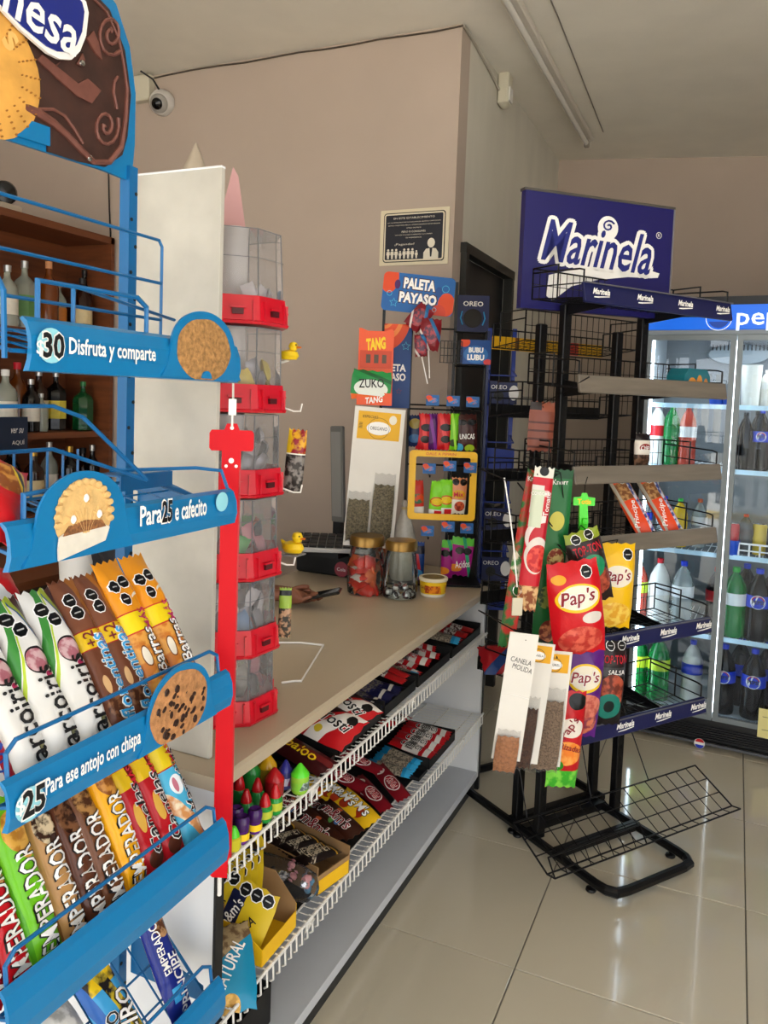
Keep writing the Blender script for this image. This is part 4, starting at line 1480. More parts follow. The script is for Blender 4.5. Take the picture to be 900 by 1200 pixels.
PW['lime'] = emp('lime', '#6ab81e', ('#d9a548', '#b57c2c', '#4a9a14'))
PW['choc'] = emp('choc', '#5a3220', ('#7a5034', '#30180e', '#3a2014'))
PW['nut'] = emp('nut', '#6c4228', ('#a87a44', '#4a2a18', '#4c2c18'))
PW['tan'] = emp('tan', '#b88a54', ('#3a241a', '#d8c4a0', '#8a5a30'))
PW['yel'] = emp('yel', '#eea916', ('#c98a3c', '#8a4e1c', '#d08a0c'))
PW['red'] = emp('red', '#b8141e', ('#c98a5c', '#8a3c2c', '#8a0c14'))
PW['cin'] = printed('pk_cin', '#b41822', [('band', (.1, .24), '#e2bc20'), ('diag', (1, 1, .3, .6), '#7a1a1c'), ('ell', (-.1, -.1, .14, .1), '#d8a848'), ('ell', (0, -.38, .3, .06), '#5a2c1c'), *sealsC([(-.2, .4), (.1, .44), (-.1, .3)], .056)], .056, .25, .25, bump=.2)
PW['sky'] = printed('pk_sky', '#4cb4dc', [('band', (.12, .3), '#e6cc20'), ('band', (.11, .12), '#c02a1c'), ('band', (.3, .31), '#c02a1c'), ('diag', (.4, 1, -.4, -.22), '#d8965c', ('#efe0c0', 40)), ('ell', (0, -.03, .26, .08), '#eef4f8'), ('ell', (-.05, -.03, .1, .06), '#c8788c')], .06, .22, .25, bump=.2)
PW['prin'] = printed('pk_prin', '#1c2a80', [('diag', (1, .5, .34, .9), '#c9b04a', ('#6a5a2c', 50)), ('band', (.22, .5), '#cfc68a', ('#6a4a24', 60)), ('ell', (.15, .1, .3, .07), '#5a3018', ('#b88a5c', 60)), ('rect', (0, -.36, .22, .05), '#3ca0d8')], .058, .24, .22, bump=.2)
PW['ciro'] = printed('pk_ciro', '#3c9ad0', [('band', (.15, .5), '#e8c41c', ('#26201c', 26)), ('diag', (1, .5, .0, .3), '#1c1a1c', ('#c8b030', 40)), ('diag', (1, .5, -.5, -.3), '#2a62b0'), ('band', (-.5, -.32), '#8cc4e8', ('#26364c', 50))], .07, .22, .22, bump=.2)
PW['clearw'] = printed('pk_marsh', '#cfcfcb', [('band', (-.5, .5), '#d8d8d4', ('#a8a8a4', 40)), *seals([(-.2, -.05), (.2, .06)], .016, .12, .18)], .12, .18, .2, bump=.3)
ORD = mat('rose_ink', '#7a1c2c', .5)


def packet(nm, kind, words, Y, zr, lab, w, l, texts, group, lean=55, xb=-.205, up=.0, t=.03, jit=0, twist=0, cat='biscuit packet', seed=0, slide=0):
    o = pouch(nm, w, l, t, PW[kind], texts, seed=seed)
    la = math.radians(lean)
    d = Vector((0, math.cos(la), math.sin(la)))       # local to rack: back and up
    dw = BF.R @ d
    nf = BF.R @ Vector((0, -math.sin(la), math.cos(la)))
    R = orient(dw, nf) @ RY(twist)
    base = BF.W(Y-BF.o.y, xb, zr+up)
    c = base + dw*(l/2+slide)
    put(o, c, R)
    return tag(o, words, cat, group)


def em_text(k):
    return [(k, .12, -.12, .15, .03, 90, BLACK, 0, WHITE)]


emtx = [('EMPERADOR', .08, -.17, .145, .031, 90, WHITE, 0, BLACK)]
white_tx = [('arcoiris', .1, -.2, .12, .032, 90, BLACK)]
# third rail (white, brown and orange packets)
g3 = 'biscuit packets on the third shelf of the blue rack'
packet('biscuit_packet', 'pinkw', 'pink and white packet cut by the left edge, on the third blue shelf', .70, zr3, '', .06, .25, [('coco', .1, -.3, .05, .02, 90, BLUEI)], g3, seed=9)
for k, (Y, wd) in enumerate(((.752, 'white marshmallow biscuit packet, leftmost of three white ones'), (.812, 'white marshmallow biscuit packet, middle of three white ones'), (.872, 'white marshmallow biscuit packet next to the brown packets'))):
    packet('biscuit_packet', 'white', wd, Y, zr3, '', .064, .255, white_tx, g3, seed=k+1, twist=-2+2*k, t=.036)
for k, (Y, wd) in enumerate(((.93, 'brown chocolate-biscuit packet with a yellow +2 band, left of the pair'), (.976, 'brown chocolate-biscuit packet tucked against the orange ones'))):
    packet('biscuit_packet', 'brown', wd, Y, zr3, '', .054, .26, [('florentinas', .12, -.17, .14, .027, 90, SKYI, .1, WHITE), ('+2', -.15, .08, .026, .022, 90, ORD), ('GALLETAS', .28, .08, .03, .008, 90, REDI)], g3, seed=k+4, twist=1)
for k, (Y, wd) in enumerate(((1.027, 'orange coconut-bar packet, left of the two'), (1.09, 'orange coconut-bar packet nearest the white board'))):
    packet('biscuit_packet', 'orange', wd, Y, zr3, '', .062, .27, [('MÁS', .22, .07, .04, .026, 90, MAGI), ('Barras', .1, -.14, .08, .024, 90, WHITE, .1, BLACK), ('de coco', .36, -.15, .085, .014, 90, BLACK)], g3, seed=k+7, t=.034, lean=57)
# fourth rail
g4 = 'biscuit packets on the fourth shelf of the blue rack'
for k, (Y, kd, wd, lift) in enumerate(((.69, 'red', 'red cream-biscuit packet cut by the left edge', 0), (.735, 'red', 'red cream-biscuit packet left of the lime green one', .0), (.782, 'lime', 'lime green lemon-biscuit packet', .012), (.835, 'tan', 'tan and black cream-biscuit packet right of the lime one', -.004),
                                       (.88, 'choc', 'dark brown cream-biscuit packet behind the tan one', -.01), (.915, 'nut', 'brown nut-biscuit packet left of the yellow one', .0), (.962, 'yel', 'bright yellow vanilla-biscuit packet', .012))):
    packet('biscuit_packet', kd, wd, Y, zr4, '', .05 if kd != 'lime' else .056, .25, emtx, g4, seed=k+11, up=-.005+lift, t=.036, lean=59, twist=2)
for k, (Y, wd) in enumerate(((1.01, 'red cinnamon-biscuit packet beside the yellow one'), (1.057, 'red cinnamon-biscuit packet beside the sky blue one'))):
    packet('biscuit_packet', 'cin', wd, Y, zr4, '', .052, .25, [('Canelas', .12, -.12, .12, .022, 90, BLACK, .15, WHITE), ('MÁS', .2, .17, .034, .016, 90, REDI)], g4, seed=k+21, lean=58, t=.032)
packet('biscuit_packet', 'sky', 'sky blue vanilla-biscuit packet at the right end of the fourth shelf', 1.108, zr4, '', .056, .24, [('Maravillas', .3, -.02, .12, .022, 90, BLACK, .15, WHITE), ('MÁS', .2, .2, .034, .018, 90, REDI)], g4, seed=24, lean=58)
# fifth rail
g5 = 'packets on the lowest shelf of the blue rack'
packet('biscuit_packet', 'prin', 'navy and gold biscuit packet leaning at the right of the lowest shelf', 1.09, .5, '', .056, .25, [('EMPERADOR', -.2, .0, .1, .016, 90, WHITE), ('PRINCIPE', .2, -.28, .1, .022, 90, WHITE, .1, BLUEI)], g5, seed=31, up=.0, lean=56, twist=6)
packet('biscuit_packet', 'ciro', 'blue, yellow and black cake packet on the lowest shelf', .965, .5, '', .075, .2, [('CIRO', -.25, -.15, .055, .022, 80, BLACK, 0, WHITE), ('CIRO', .15, -.12, .08, .034, 70, WHITE, 0, BLACK)], g5, seed=32, up=.0, lean=50, twist=-4)
packet('marshmallow_bag', 'clearw', 'clear bag of white marshmallows on the lowest shelf', .86, .5, '', .12, .17, [], g5, seed=33, up=.0, lean=45, cat='sweets bag', t=.05)
# second rail: red and yellow packet at the left
o = pouch('snack_packet', .09, .16, .045, printed('pk_redyel', '#c0161e', [('ell', (.1, .15, .45, .16), '#c98a3c', ('#8a4a1c', 60)), ('diag', (1, 1, .5, .62), '#161414'), ('diag', (1, 1, .44, .5), '#e8c41c'), ('diag', (1, 1, .62, .7), '#e8c41c')], .09, .16, .3, bump=.2), seed=40)
put(o, BF.W(-.2, -.16, zr2+.055), orient(BF.R @ Vector((.7, .6, .5)), BF.R @ Vector((0, -.7, .7))))
tag(o, 'red packet with yellow and black stripes lying at the left of the second shelf', 'snack packet')
o = pouch('snack_packet', .06, .12, .03, printed('pk_redw', '#b8141c', [('diag', (1, 1, -.2, .1), '#dcdcdc'), ('ell', (-.2, -.2, .3, .12), '#e4e0dc'), ('ell', (-.2, -.2, .2, .08), '#a81c20')], .08, .15, .3), seed=41)
put(o, BF.W(-.06, -.025, zr3+.19), orient(BF.R @ Vector((.1, .7, .9)), BF.R @ Vector((0, -1, .5))))
tag(o, 'red and white packet behind the white and brown packets', 'snack packet')

# ============================================================ BOARD, TOWER, CLIP STRIP
marb = mat('board_marble', '#bcb8ad', .4, noise_=.15, scale=7, bump=.04)
pa, pb = at(262, 196, Y=1.3), at(151, 198, Y=1.3)
bd = thing('white_board', 'tall white mottled board standing on the counter behind the blue rack', 'board', (0, 0, 0))
MB().box(((pa.x+pb.x)/2, 1.3, (CZ+2.035)/2+.001), (pa.x-pb.x, .012, 2.035-CZ), bev=.001).build('panel', marb, bd)
MB().box(((pa.x+pb.x)/2, 1.3, 2.037), (pa.x-pb.x, .013, .004)).build('edge_band', lam, bd)


def cone(name, words, base, h, r, m, m2, tilt=(0, 0)):
    t = thing(name, words, 'paper cone', base)
    R = RX(tilt[0]) @ RY(tilt[1])
    MB().lathe([(r, 0), (r*.5, h*.5), (.001, h)], (0, 0, 0), 20, R).build('cone', m, t, True)
    MB().lathe([(r*1.01, 0), (r*.93, h*.08)], (0, 0, 0), 20, R, cap=False).build('band', m2, t, True)
    return t


paper = mat('kraft_paper', '#a79a88', .8, noise_=.08, scale=20)
cone_px = (229, 197)
red = mat('tower_red', '#c80a24', .28, coat=.3, noise_=.04, scale=20)
TC = at(266, 700, D=1.86)
vdir = Vector((TC.x, TC.y, 0)).normalized()
t0 = math.degrees(math.atan2(-vdir.y, -vdir.x))   # direction from tower axis to camera
A0 = t0+27
acr = clear('acrylic', '#f2f2f4', rough=.05, body=.13)
edg = mat('acrylic_edge', '#77787c', .15)
tw = thing('candy_tower', 'red octagonal candy tower with stacked clear bins standing on the counter', 'display tower', (TC.x, TC.y, CZ))
ys = [868, 775, 682, 583, 483, 381]
zt = [at(285, y, D=1.75).z-CZ for y in ys]
zt[0] = .001
ztop = at(300, 268, D=1.75).z-CZ


def octo(r, z):
    return [(r*math.cos(math.radians(A0+45*k)), r*math.sin(math.radians(A0+45*k)), z) for k in range(8)]


def ring(mb, a, b, inward=False):
    n = len(a)
    mb.add(a+b, [(i, (i+1) % n, n+(i+1) % n, n+i) for i in range(n)])


for i, z in enumerate(zt):
    hgt = (zt[i+1] if i < 5 else ztop)-z
    rh = .062 if i else .055
    g = MB()
    sets = [octo(.128, z), octo(.131, z+.006), octo(.127, z+.008), octo(.12, z+rh), octo(.116, z+rh), octo(.105, z+rh-.02)]
    for a, b in zip(sets, sets[1:]):
        ring(g, a, b)
    g.add(sets[0], [tuple(reversed(range(8)))])
    g.add(sets[-1], [tuple(range(8))])
    tr = g.build('red_tray', red, tw)
    # a slot with a lip in each visible face
    for k in (7, 0, 6, 1):
        am = math.radians(A0+45*k+22.5)
        nx_, ny_ = math.cos(am), math.sin(am)
        c = Vector((nx_*.117, ny_*.117, z+.026))
        tx_ = Vector((-ny_, nx_, 0))
        R = Matrix((tx_, Vector((nx_, ny_, 0)), Vector((0, 0, 1)))).transposed()
        MB().box(c, (.024, .01, .012), R).build('slot', mat('slot_dark', '#4a040c', .5), tr)
        MB().box(c+Vector((nx_*.004, ny_*.004, .009)), (.034, .006, .004), R).build('slot_lip', red, tr)
        for s in (-1, 1):
            MB().box(c+tx_*(s*.034)+Vector((-nx_*.001, -ny_*.001, 0)), (.004, .008, .05), R).build('rib', red, tr)
    z0, z1 = z+rh, z+hgt-.006
    g = MB()
    ring(g, octo(.114, z0), octo(.106 if i == 5 else .112, z1))
    g.add(octo(.106 if i == 5 else .112, z1), [tuple(range(8))])
    g.build('clear_bin', acr, tw)
    e = MB()
    for a, b in zip(octo(.1145, z0), octo(.1065 if i == 5 else .1125, z1)):
        e.tube([a, b], .0014, 4)
    tp = octo(.1065 if i == 5 else .1125, z1)
    e.tube(tp, .0012, 4, closed=True)
    mz = octo(.1138, (z0+z1)/2+.01)
    for k in (5, 7, 0, 1):
        e.tube([mz[k], mz[(k+1) % 8]], .0008, 4)
    e.build('bin_edges', edg, tw)
MB().lathe([(.03, .004), (.03, ztop+.01)], n=12).build('core_tube', mat('core_white', '#c8c4c0', .4), tw, True)
pk = MB().prism([(-.03, 0), (.03, 0), (.012, .11), (.0, .13)], RZ(t0+90).to_4x4(), .003).build('header_card', mat('pink_card', '#b88a88', .5), tw)
pk.location = (vdir.x*-.02-.01, vdir.y*-.02, ztop+.012)
cpt = at(229, 197, D=1.84)
cx_, cy_ = cpt.x, cpt.y
wbx = MB().box((0, 0, 0), (.075, .075, cpt.z-.02-(CZ+ztop)-.003)).build('white_carton', mat('carton_white', '#c9c4ba', .6))
put(wbx, (cx_, cy_, (cpt.z-.02+CZ+ztop)/2))
tag(wbx, 'small white carton on top of the candy tower, hidden by the white board', 'box')
cone('paper_cone', 'grey-brown paper cone poking up behind the white board', (cx_, cy_, cpt.z-.02), .078, .036, paper, mat('cone_blue', '#5a6c78', .6))
# sweets in the bins
swm = [mat('sw_grey', '#8c8a90', .3, .3), mat('sw_dark', '#2c2a30', .35), mat('sw_white', '#c9c4c4', .35), mat('sw_pink', '#b06a74', .4), mat('sw_green', '#2c9a3c', .4), mat('sw_orange', '#e2603c', .4), mat('sw_blue', '#5c84ac', .35), mat('sw_yellow', '#d8c03c', .4), mat('sw_brown', '#6a3c34', .4)]
pal = [[1, 8, 3, 1], [6, 1, 2, 0], [4, 5, 1, 3], [0, 2, 1, 0], [7, 2, 7, 0], [2, 6, 2, 2]]
wn = [('dark and pink', 'lowest'), ('blue, grey and white', 'second lowest'), ('green and orange', 'third'), ('silver', 'fourth'), ('yellow and white', 'fifth'), ('pale', 'topmost')]
rr = random.Random(11)
protos = {}
for i, z in enumerate(zt):
    cnt = [26, 30, 18, 30, 12, 5][i]
    rh = .062
    for k in range(cnt):
        lay, sl0 = divmod(k, 10)
        a = math.radians(A0+36*sl0+rr.uniform(-8, 8)+lay*13)
        rad = rr.uniform(.062, .08)
        ci = pal[i][(k*3+lay) % 4]
        if ci not in protos:
            o = pouch('wrapped_sweet', .038, .05, .02, swm[ci], nx=4, nz=6, seed=ci)
            protos[ci] = o
        else:
            o = dup(protos[ci])
        pos = Vector((TC.x+rad*math.cos(a), TC.y+rad*math.sin(a), CZ+z+rh+.008+.026*lay))
        out = Vector((math.cos(a), math.sin(a), 0))
        put(o, pos, orient(Vector((rr.uniform(-.5, .5), rr.uniform(-.5, .5), 1)), out))
        tag(o, '%s wrapped sweet in the %s clear bin of the tower' % (['grey', 'dark', 'white', 'pink', 'green', 'orange', 'blue', 'yellow', 'brown'][ci], wn[i][1]), 'sweet', 'sweets in the %s bin of the tower' % wn[i][1])

# hooks and things hanging on the right side of the tower
rt = RZ(-90) @ vdir        # to the right seen from the camera
rt = Vector((vdir.y, -vdir.x, 0))


def J(px, py, d=1.86):
    return at(px, py, D=d)


for k, (px, py) in enumerate(((338, 482), (338, 577), (330, 662))):
    p = J(px-10, py-6)
    q = J(px+6, py)
    q2 = J(px+14, py)
    q3 = J(px+16, py-9)
    o = MB().tube([p, q, q2, q3], .0022, 6).build('wire_hook', WHT, tw)
    o.matrix_world = Matrix.Identity(4)
    o.matrix_parent_inverse = Matrix.Translation((-TC.x, -TC.y, -CZ))
bg_ = pouch('hanging_sweet_bag', .045, .15, .02, printed('pk_hang', '#1e1a1a', [('band', (.12, .5), '#8c1220', ('#d8a020', 60)), ('bandu', (-.5, -.3), '#e2b81c'), ('band', (.1, .12), '#efe8dc'), ('band', (-.5, .1), '#2a2422', ('#7a7470', 70))], .045, .15, .25, bump=.2), seed=5)
q = J(346, 540)
put(bg_, q, orient((.0, 0, 1), Vector((.45, -.9, 0))) @ RY(4))
tag(bg_, 'red, yellow and black sweet bag hanging on the hook beside the tower', 'sweets bag')
bg2 = pouch('hanging_sweet_bag', .03, .12, .016, printed('pk_hang2', '#8aa83c', [('band', (-.5, .1), '#3a3630', ('#b08a6c', 70)), ('band', (.35, .45), '#222222')], .03, .12, .25), seed=6)
q = J(334, 718)
put(bg2, q, orient((.0, 0, 1), Vector((.45, -.9, 0))))
tag(bg2, 'narrow green-topped sweet bag hanging beside the lower bins', 'sweets bag')
DUCK = mat('duck_yellow', '#e6c21a', .35)


def duck(words, loc, rot, s=1):
    t = thing('rubber_duck', words, 'toy duck', loc, rot)
    MB().lathe([(0, 0), (.018, .002), (.024, .012), (.02, .024), (.008, .03), (0, .031)], (0, 0, 0), 16, Matrix.Diagonal((s*1.25, s*.9, s))).build('body', DUCK, t, True)
    MB().lathe([(0, -.014), (.01, -.011), (.0145, 0), (.01, .011), (0, .014)], (.012*s, 0, .04*s), 14, Matrix.Diagonal((s, s, s))).build('head', DUCK, t, True)
    MB().lathe([(.006, 0), (.005, .008), (0, .011)], (.024*s, 0, .038*s), 8, Matrix.Diagonal((1, 1.4, .5)).to_3x3() @ RY(90)).build('beak', mat('beak_orange', '#d8701c', .4), t, True)
    for y in (-.008, .008):
        MB().lathe([(.0024, 0), (0, .001)], (.022*s, y*s, .044*s), 8, RZ(math.degrees(math.atan2(y, .01))) @ RY(90)).build('eye', BLACK, t)
    MB().tube([(-.022*s, 0, .018*s), (-.034*s, 0, .03*s)], [.009*s, .002], 8).build('tail', DUCK, t, True)
    return t


q = J(339, 412)
d1 = duck('yellow rubber duck perched high on the right side of the tower', q-Vector((0, 0, .02)), 15, .8)
MB().tube([Vector((0, 0, .0)), Vector((-.03, -.0, -.01))], .003, 5).build('peg', WHT, d1)
q = J(343, 648, 1.95)
pf = MB().box((0, 0, 0), (.05, .045, .004)).build('duck_perch', clear('perch_clear', '#c8c8c8', body=.3), tw)
pf.location = (q.x-TC.x, q.y-TC.y, q.z-CZ-.0025)
duck('yellow rubber duck beside the keyboard, at the tower side', q, 0, 1.0)

# red clip strip hanging in front of the tower
SP = Vector((-.84, 1.205, 0))
sd_ = Vector((SP.x, SP.y, 0)).normalized()
st = thing('clip_strip', 'long red plastic clip strip hanging in front of the candy tower', 'clip strip', (SP.x, SP.y, .7), math.degrees(math.atan2(sd_.y, sd_.x))-90)
zs0, zs1 = .71, 1.555
hw = .0172
pl2 = [(-hw, .0), (-.006, 0), (-.002, -.004), (.006, .0), (hw, .03), (hw, zs1-zs0-.05), (.037, zs1-zs0-.05), (.04, zs1-zs0-.045), (.04, zs1-zs0-.018), (.036, zs1-zs0-.012), (.014, zs1-zs0-.012), (.009, zs1-zs0), (-.009, zs1-zs0), (-.014, zs1-zs0-.012), (-.036, zs1-zs0-.012), (-.04, zs1-zs0-.018), (-.04, zs1-zs0-.045), (-.036, zs1-zs0-.05), (-hw, zs1-zs0-.05)]
rs = mat('strip_red', '#c60216', .5, spec=.25)
MB().prism(pl2, I4, .003).build('strip', rs, st)
MB().box((hw-.001, .006, (zs1-zs0)/2-.03), (.003, .014, zs1-zs0-.1)).build('side_flange', mat('strip_red_dark', '#a80c18', .35), st)
hh = MB()
for (x, z, r) in ((0, zs1-zs0-.008, .0035), (0, zs1-zs0-.068, .005), (-.009, zs1-zs0-.078, .003), (.009, zs1-zs0-.078, .003)):
    MB().lathe([(r, 0), (r, .001)], (x, -.0005, z), 10, RX(90)).build('hole', WHITE, st)
MB().prism([(-.028, -.004), (-.018, -.016), (.01, -.02), (.012, .03), (-.018, .028)], I4, .004, -.001).build('foot', rs, st)
MB().lathe([(.0035, 0), (.002, .002)], (-.012, -.001, .004), 10, RX(90)).build('rivet', mat('brass', '#c07a3c', .3, .8), st)
hk = MB().tube([(0, .0, zs1-zs0-.008), (.0, -.006, zs1-zs0+.01), (.001, .0, zs1-zs0+.04), (0, .06, zs1-zs0+.08)], .0022, 6).build('hook', WHT, st)
MB().box((0, -.004, zs1-zs0+.03), (.014, .004, .03), bev=.001).build('hook_tab', WHT, st)

# wire frame lying on the counter
wf = MB().tube([at(322, 753, Z=CZ+.004), at(352, 753, Z=CZ+.004), at(379, 756, Z=CZ+.004), at(353, 798, Z=CZ+.004), at(345, 798, Z=CZ+.004), at(330, 800, Z=CZ+.004)], .003, 6).build('bent_wire', WHT)
tag(wf, 'bent white wire lying on the beige worktop beside the tower', 'wire')

# ============================================================ COUNTER-TOP THINGS
gl = clear('jar_glass', '#eef2ee', rough=.02, body=.02, gloss=1.3)
goldm = mat('gold_lid', '#8a6a34', .3, .7)


def jar(words, px, py, r, h, fill):
    p = at(px, py, Z=CZ)
    p = p + Vector((p.x, p.y, 0)).normalized()*r*.9
    t = thing('glass_jar', words, 'jar', (p.x, p.y, CZ+.001))
    MB().lathe([(r*.75, 0), (r*.95, .006), (r, h*.15), (r, h*.45), (r*.86, h*.7), (r*.8, h*.8), (r*.8, h*.86)], n=28).build('glass', gl, t, True)
    MB().lathe([(r*.84, h*.8), (r*.92, h*.81), (r*.92, h*.93), (r*.85, h*.965), (r*.3, h*.97), (0, h*.97)], n=28).build('lid', goldm, t, True)
    return t, p


j1, pj1 = jar('glass jar with gold lid full of red and orange wrapped sweets', 428, 700, .073, .232, 0)
j2, pj2 = jar('glass jar with gold lid holding a few silver balls', 468, 705, .066, .228, 0)
j3, pj3 = jar('glass jar of orange sweets half hidden behind the two front jars', 450, 679, .06, .21, 0)
rr = random.Random(2)
sw = [pouch('wrapped_sweet', .05, .06, .024, m_, nx=4, nz=6, seed=i) for i, m_ in enumerate((mat('sw_redor', '#d02a12', .3), mat('sw_orangebr', '#d8622c', .3), mat('sw_blk', '#1c1614', .3), mat('sw_whi', '#d9d0c8', .35)))]
cn = [0]*4
for k in range(34):
    ci = [0, 1, 0, 2, 1, 3, 0][k % 7]
    o = sw[ci] if cn[ci] == 0 else dup(sw[ci])
    cn[ci] += 1
    lay = k//7
    a = rr.uniform(0, 2*PI)
    rad = .045*math.sqrt(rr.random())+.0
    put(o, (pj1.x+rad*math.cos(a), pj1.y+rad*math.sin(a), CZ+.02+.026*lay), orient(Vector((math.cos(a*3), math.sin(a*3), .3)), Vector((math.cos(a), math.sin(a), .4))))
    tag(o, '%s wrapped sweet in the left glass jar' % ('red', 'orange', 'black', 'white')[ci], 'sweet', '%s sweets in the left jar' % ('red', 'orange', 'black', 'white')[ci])
ballm = printed('foil_ball', '#c9cacc', [('ell', (0, 0, .35, .35), '#3a2c34'), ('ell', (.5, .5, .3, .3), '#5a4450'), ('ell', (-.5, .4, .3, .3), '#2c2428'), ('ell', (.4, -.5, .3, .3), '#6c3c3c')], .03, .03, .2, .4)
b0 = None
for k in range(9):
    if b0 is None:
        b0 = MB().lathe([(0, -.016), (.011, -.0115), (.016, 0), (.011, .0115), (0, .016)], n=14).build('foil_ball', ballm, None, True)
        o = b0
    else:
        o = dup(b0)
    a = k*2.4
    rad = (.042 if k < 6 else .018)
    put(o, (pj2.x+rad*math.cos(a), pj2.y+rad*math.sin(a), CZ+.0195+(.0 if k < 6 else .022)), RZ(k*40) @ RX(k*25))
    tag(o, 'silver foil chocolate ball at the bottom of the right glass jar', 'chocolate ball', 'foil balls in the right jar')
for k in range(14):
    o = dup(sw[1])
    a = k*2.1
    put(o, (pj3.x+.03*math.cos(a), pj3.y+.03*math.sin(a), CZ+.025+.011*k), orient(Vector((math.cos(a*2), math.sin(a*2), .3)), Vector((math.cos(a), math.sin(a), .4))))
    tag(o, 'orange wrapped sweet in the rear glass jar', 'sweet', 'orange sweets in the rear jar')
# tub
p = at(507, 701, Z=CZ)
p += Vector((p.x, p.y, 0)).normalized()*.05
tub = thing('plastic_tub', 'round yellow and white plastic tub at the far end of the worktop', 'tub', (p.x, p.y, CZ+.001), -18)
MB().lathe([(.046, 0), (.049, .012), (.052, .058)], n=28).build('body', printed('tub_label', '#f0c426', [('band', (-.2, .18), '#e8e0cc'), ('rect', (.3, .5, .3, .24), '#e88a1c', ('#a83c1c', 60)), ('band', (.0, .18), '#ece4d2')], .08, .06, .35), tub, True)
MB().lathe([(.053, .058), (.0555, .06), (.0555, .07), (.05, .072), (.05, .07), (0, .07)], n=28).build('lid', mat('tub_lid', '#e9dfc4', .35), tub, True)
MB().lathe([(.043, .0705), (.0, .0715)], n=28).build('lid_label', mat('tub_lid_label', '#7a6434', .5, noise_=.3, scale=50), tub, True)
lettering('tajín', -.0, .036, .05, .016, DKRED, tub, lambda x, z: -math.sqrt(max(0, .0525**2-x*x)))
# white bag tied at the top
q = at(472, 640, Y=3.0)
wb = thing('white_bag', 'translucent white plastic bag twisted to a point behind the jars', 'plastic bag', (q.x+.01, 2.98, CZ+.001))
g = MB()
pr = [(.045, 0), (.052, .04), (.055, .12), (.05, .17), (.035, .23), (.018, .28), (.009, .305), (.013, .32), (.01, .335)]
n = 18
vs, fs = [], []
for i, (r, z) in enumerate(pr):
    for k in range(n):
        a = 2*PI*k/n
        r2 = r*(1+.12*math.sin(a*5+z*30)*(1 if i else .3))
        vs.append((r2*math.cos(a), r2*math.sin(a), z))
for i in range(len(pr)-1):
    for k in range(n):
        fs.append((i*n+k, i*n+(k+1) % n, (i+1)*n+(k+1) % n, (i+1)*n+k))
fs.append(tuple(reversed(range(n))))
g.add(vs, fs).build('bag', mat('bag_white', '#d0ccc4', .25, noise_=.08, scale=60, alpha=.75), wb, True)
MB().lathe([(.012, .296), (.0135, .302), (.012, .308)], n=12).build('tie', mat('tie_cream', '#c9b98a', .6), wb)

# till: black base, keyboard, thin screen seen from behind
kp = [at(360, 652, Y=2.95), at(424, 652, Y=2.95)]
till = thing('till', 'black till with a keyboard and tall thin screen on the counter', 'till', (0, 0, 0))
tb = mat('till_black', '#0c0c0d', .4)
MB().box((-1.52, 3.08, CZ+.05), (.32, .36, .098), bev=.008).build('base', tb, till)
kq = at(388, 634, Z=CZ+.16)
kb = MB().box((0, 0, 0), (.32, .16, .018), bev=.003).build('keyboard', mat('kb_light', '#a9a8a6', .5), till)
Mk = Matrix.Translation((kq.x, kq.y, CZ+.15)) @ (RZ(24) @ RX(12)).to_4x4()
kb.matrix_world = Mk
k0 = None
for r_ in range(4):
    for c_ in range(9):
        if k0 is None:
            k0 = MB().box((0, 0, 0), (.03, .03, .008), bev=.001).build('key', mat('key_dark', '#1d1d1f', .4), kb)
            kk = k0
        else:
            kk = k0.copy()
            COL.objects.link(kk)
            kk.parent = kb
        kk.location = (-.136+.034*c_, -.056+.037*r_, .013)
MB().box((kq.x-.02, kq.y+.02, CZ+.12), (.14, .1, .05)).build('stand', tb, till)
sa, sb, sc_ = at(391, 492, Y=3.05), at(413, 490, Y=3.05), at(386, 618, Y=3.05)
scr = MB().box((0, 0, 0), (.075, .02, .42), bev=.004).build('screen', mat('screen_grey', '#6a6a68', .4), till)
scr.matrix_world = Matrix.Translation((sa.x+.025, 3.06, (sa.z+sc_.z)/2)) @ (RY(-3) @ RZ(-20)).to_4x4()
MB().box((0, -.0105, -.0), (.06, .002, .37)).build('screen_panel', mat('screen_pale', '#8d8d8a', .3), scr)
MB().box((sa.x+.02, 3.09, CZ+.2), (.04, .03, .2)).build('screen_stand', tb, till)
q = at(401, 667, Y=2.9)
rt_ = MB().lathe([(.032, 0), (.032, .003)], (0, 0, 0), 24, RX(90)).build('round_sticker', mat('sticker_rose', '#8c3440', .4), till)
rt_.location = (q.x, 2.895, q.z)
lettering('Cola', 0, 0, .04, .014, WHITE, rt_, lambda x, z: -.0035)

# ============================================================ CANDY HOOK RACK on the worktop
PF = Frame((-1.06, 3.14, 0), 24.3)
pr_ = thing('candy_rack', 'black wire candy rack with a blue lollipop header sign at the end of the worktop', 'display rack', PF.o, 24.3)


def PX(px, py, off=0):
    return PF.L(px, py, off)


xl, xm, xr = PX(449, 400).x, PX(531, 450).x, PX(566, 500).x
xc = PX(481, 430).x
zbot, ztop_ = CZ+.006, PX(449, 322).z
zr_ = PX(566, 388).z
for x, z in ((xl, ztop_), (xc, PX(481, 378).z), (xm, PX(531, 330).z), (xr, zr_)):
    MB().box((x, .012, (z+zbot)/2), (.012, .012, z-zbot)).build('post', BLKM, pr_)
for (a, b, py) in ((xl, xm, 385), (xl, xm, 475), (xc, xr, 545), (xm, xr, 388), (xm, xr, 428), (xc, xr, 480)):
    z = PX(510, py).z
    MB().tube([(a, .008, z), (b, .008, z)], .004, 6).build('cross_rod', BLKM, pr_)
MB().box(((xl+xr)/2, -.06, zbot), (xr-xl, .2, .008)).build('base', BLKM, pr_)
MB().box((xr+.006, .03, (zbot+zr_)/2), (.01, .09, zr_-zbot)).build('side_panel', mat('rack_navy', '#14224c', .4), pr_)
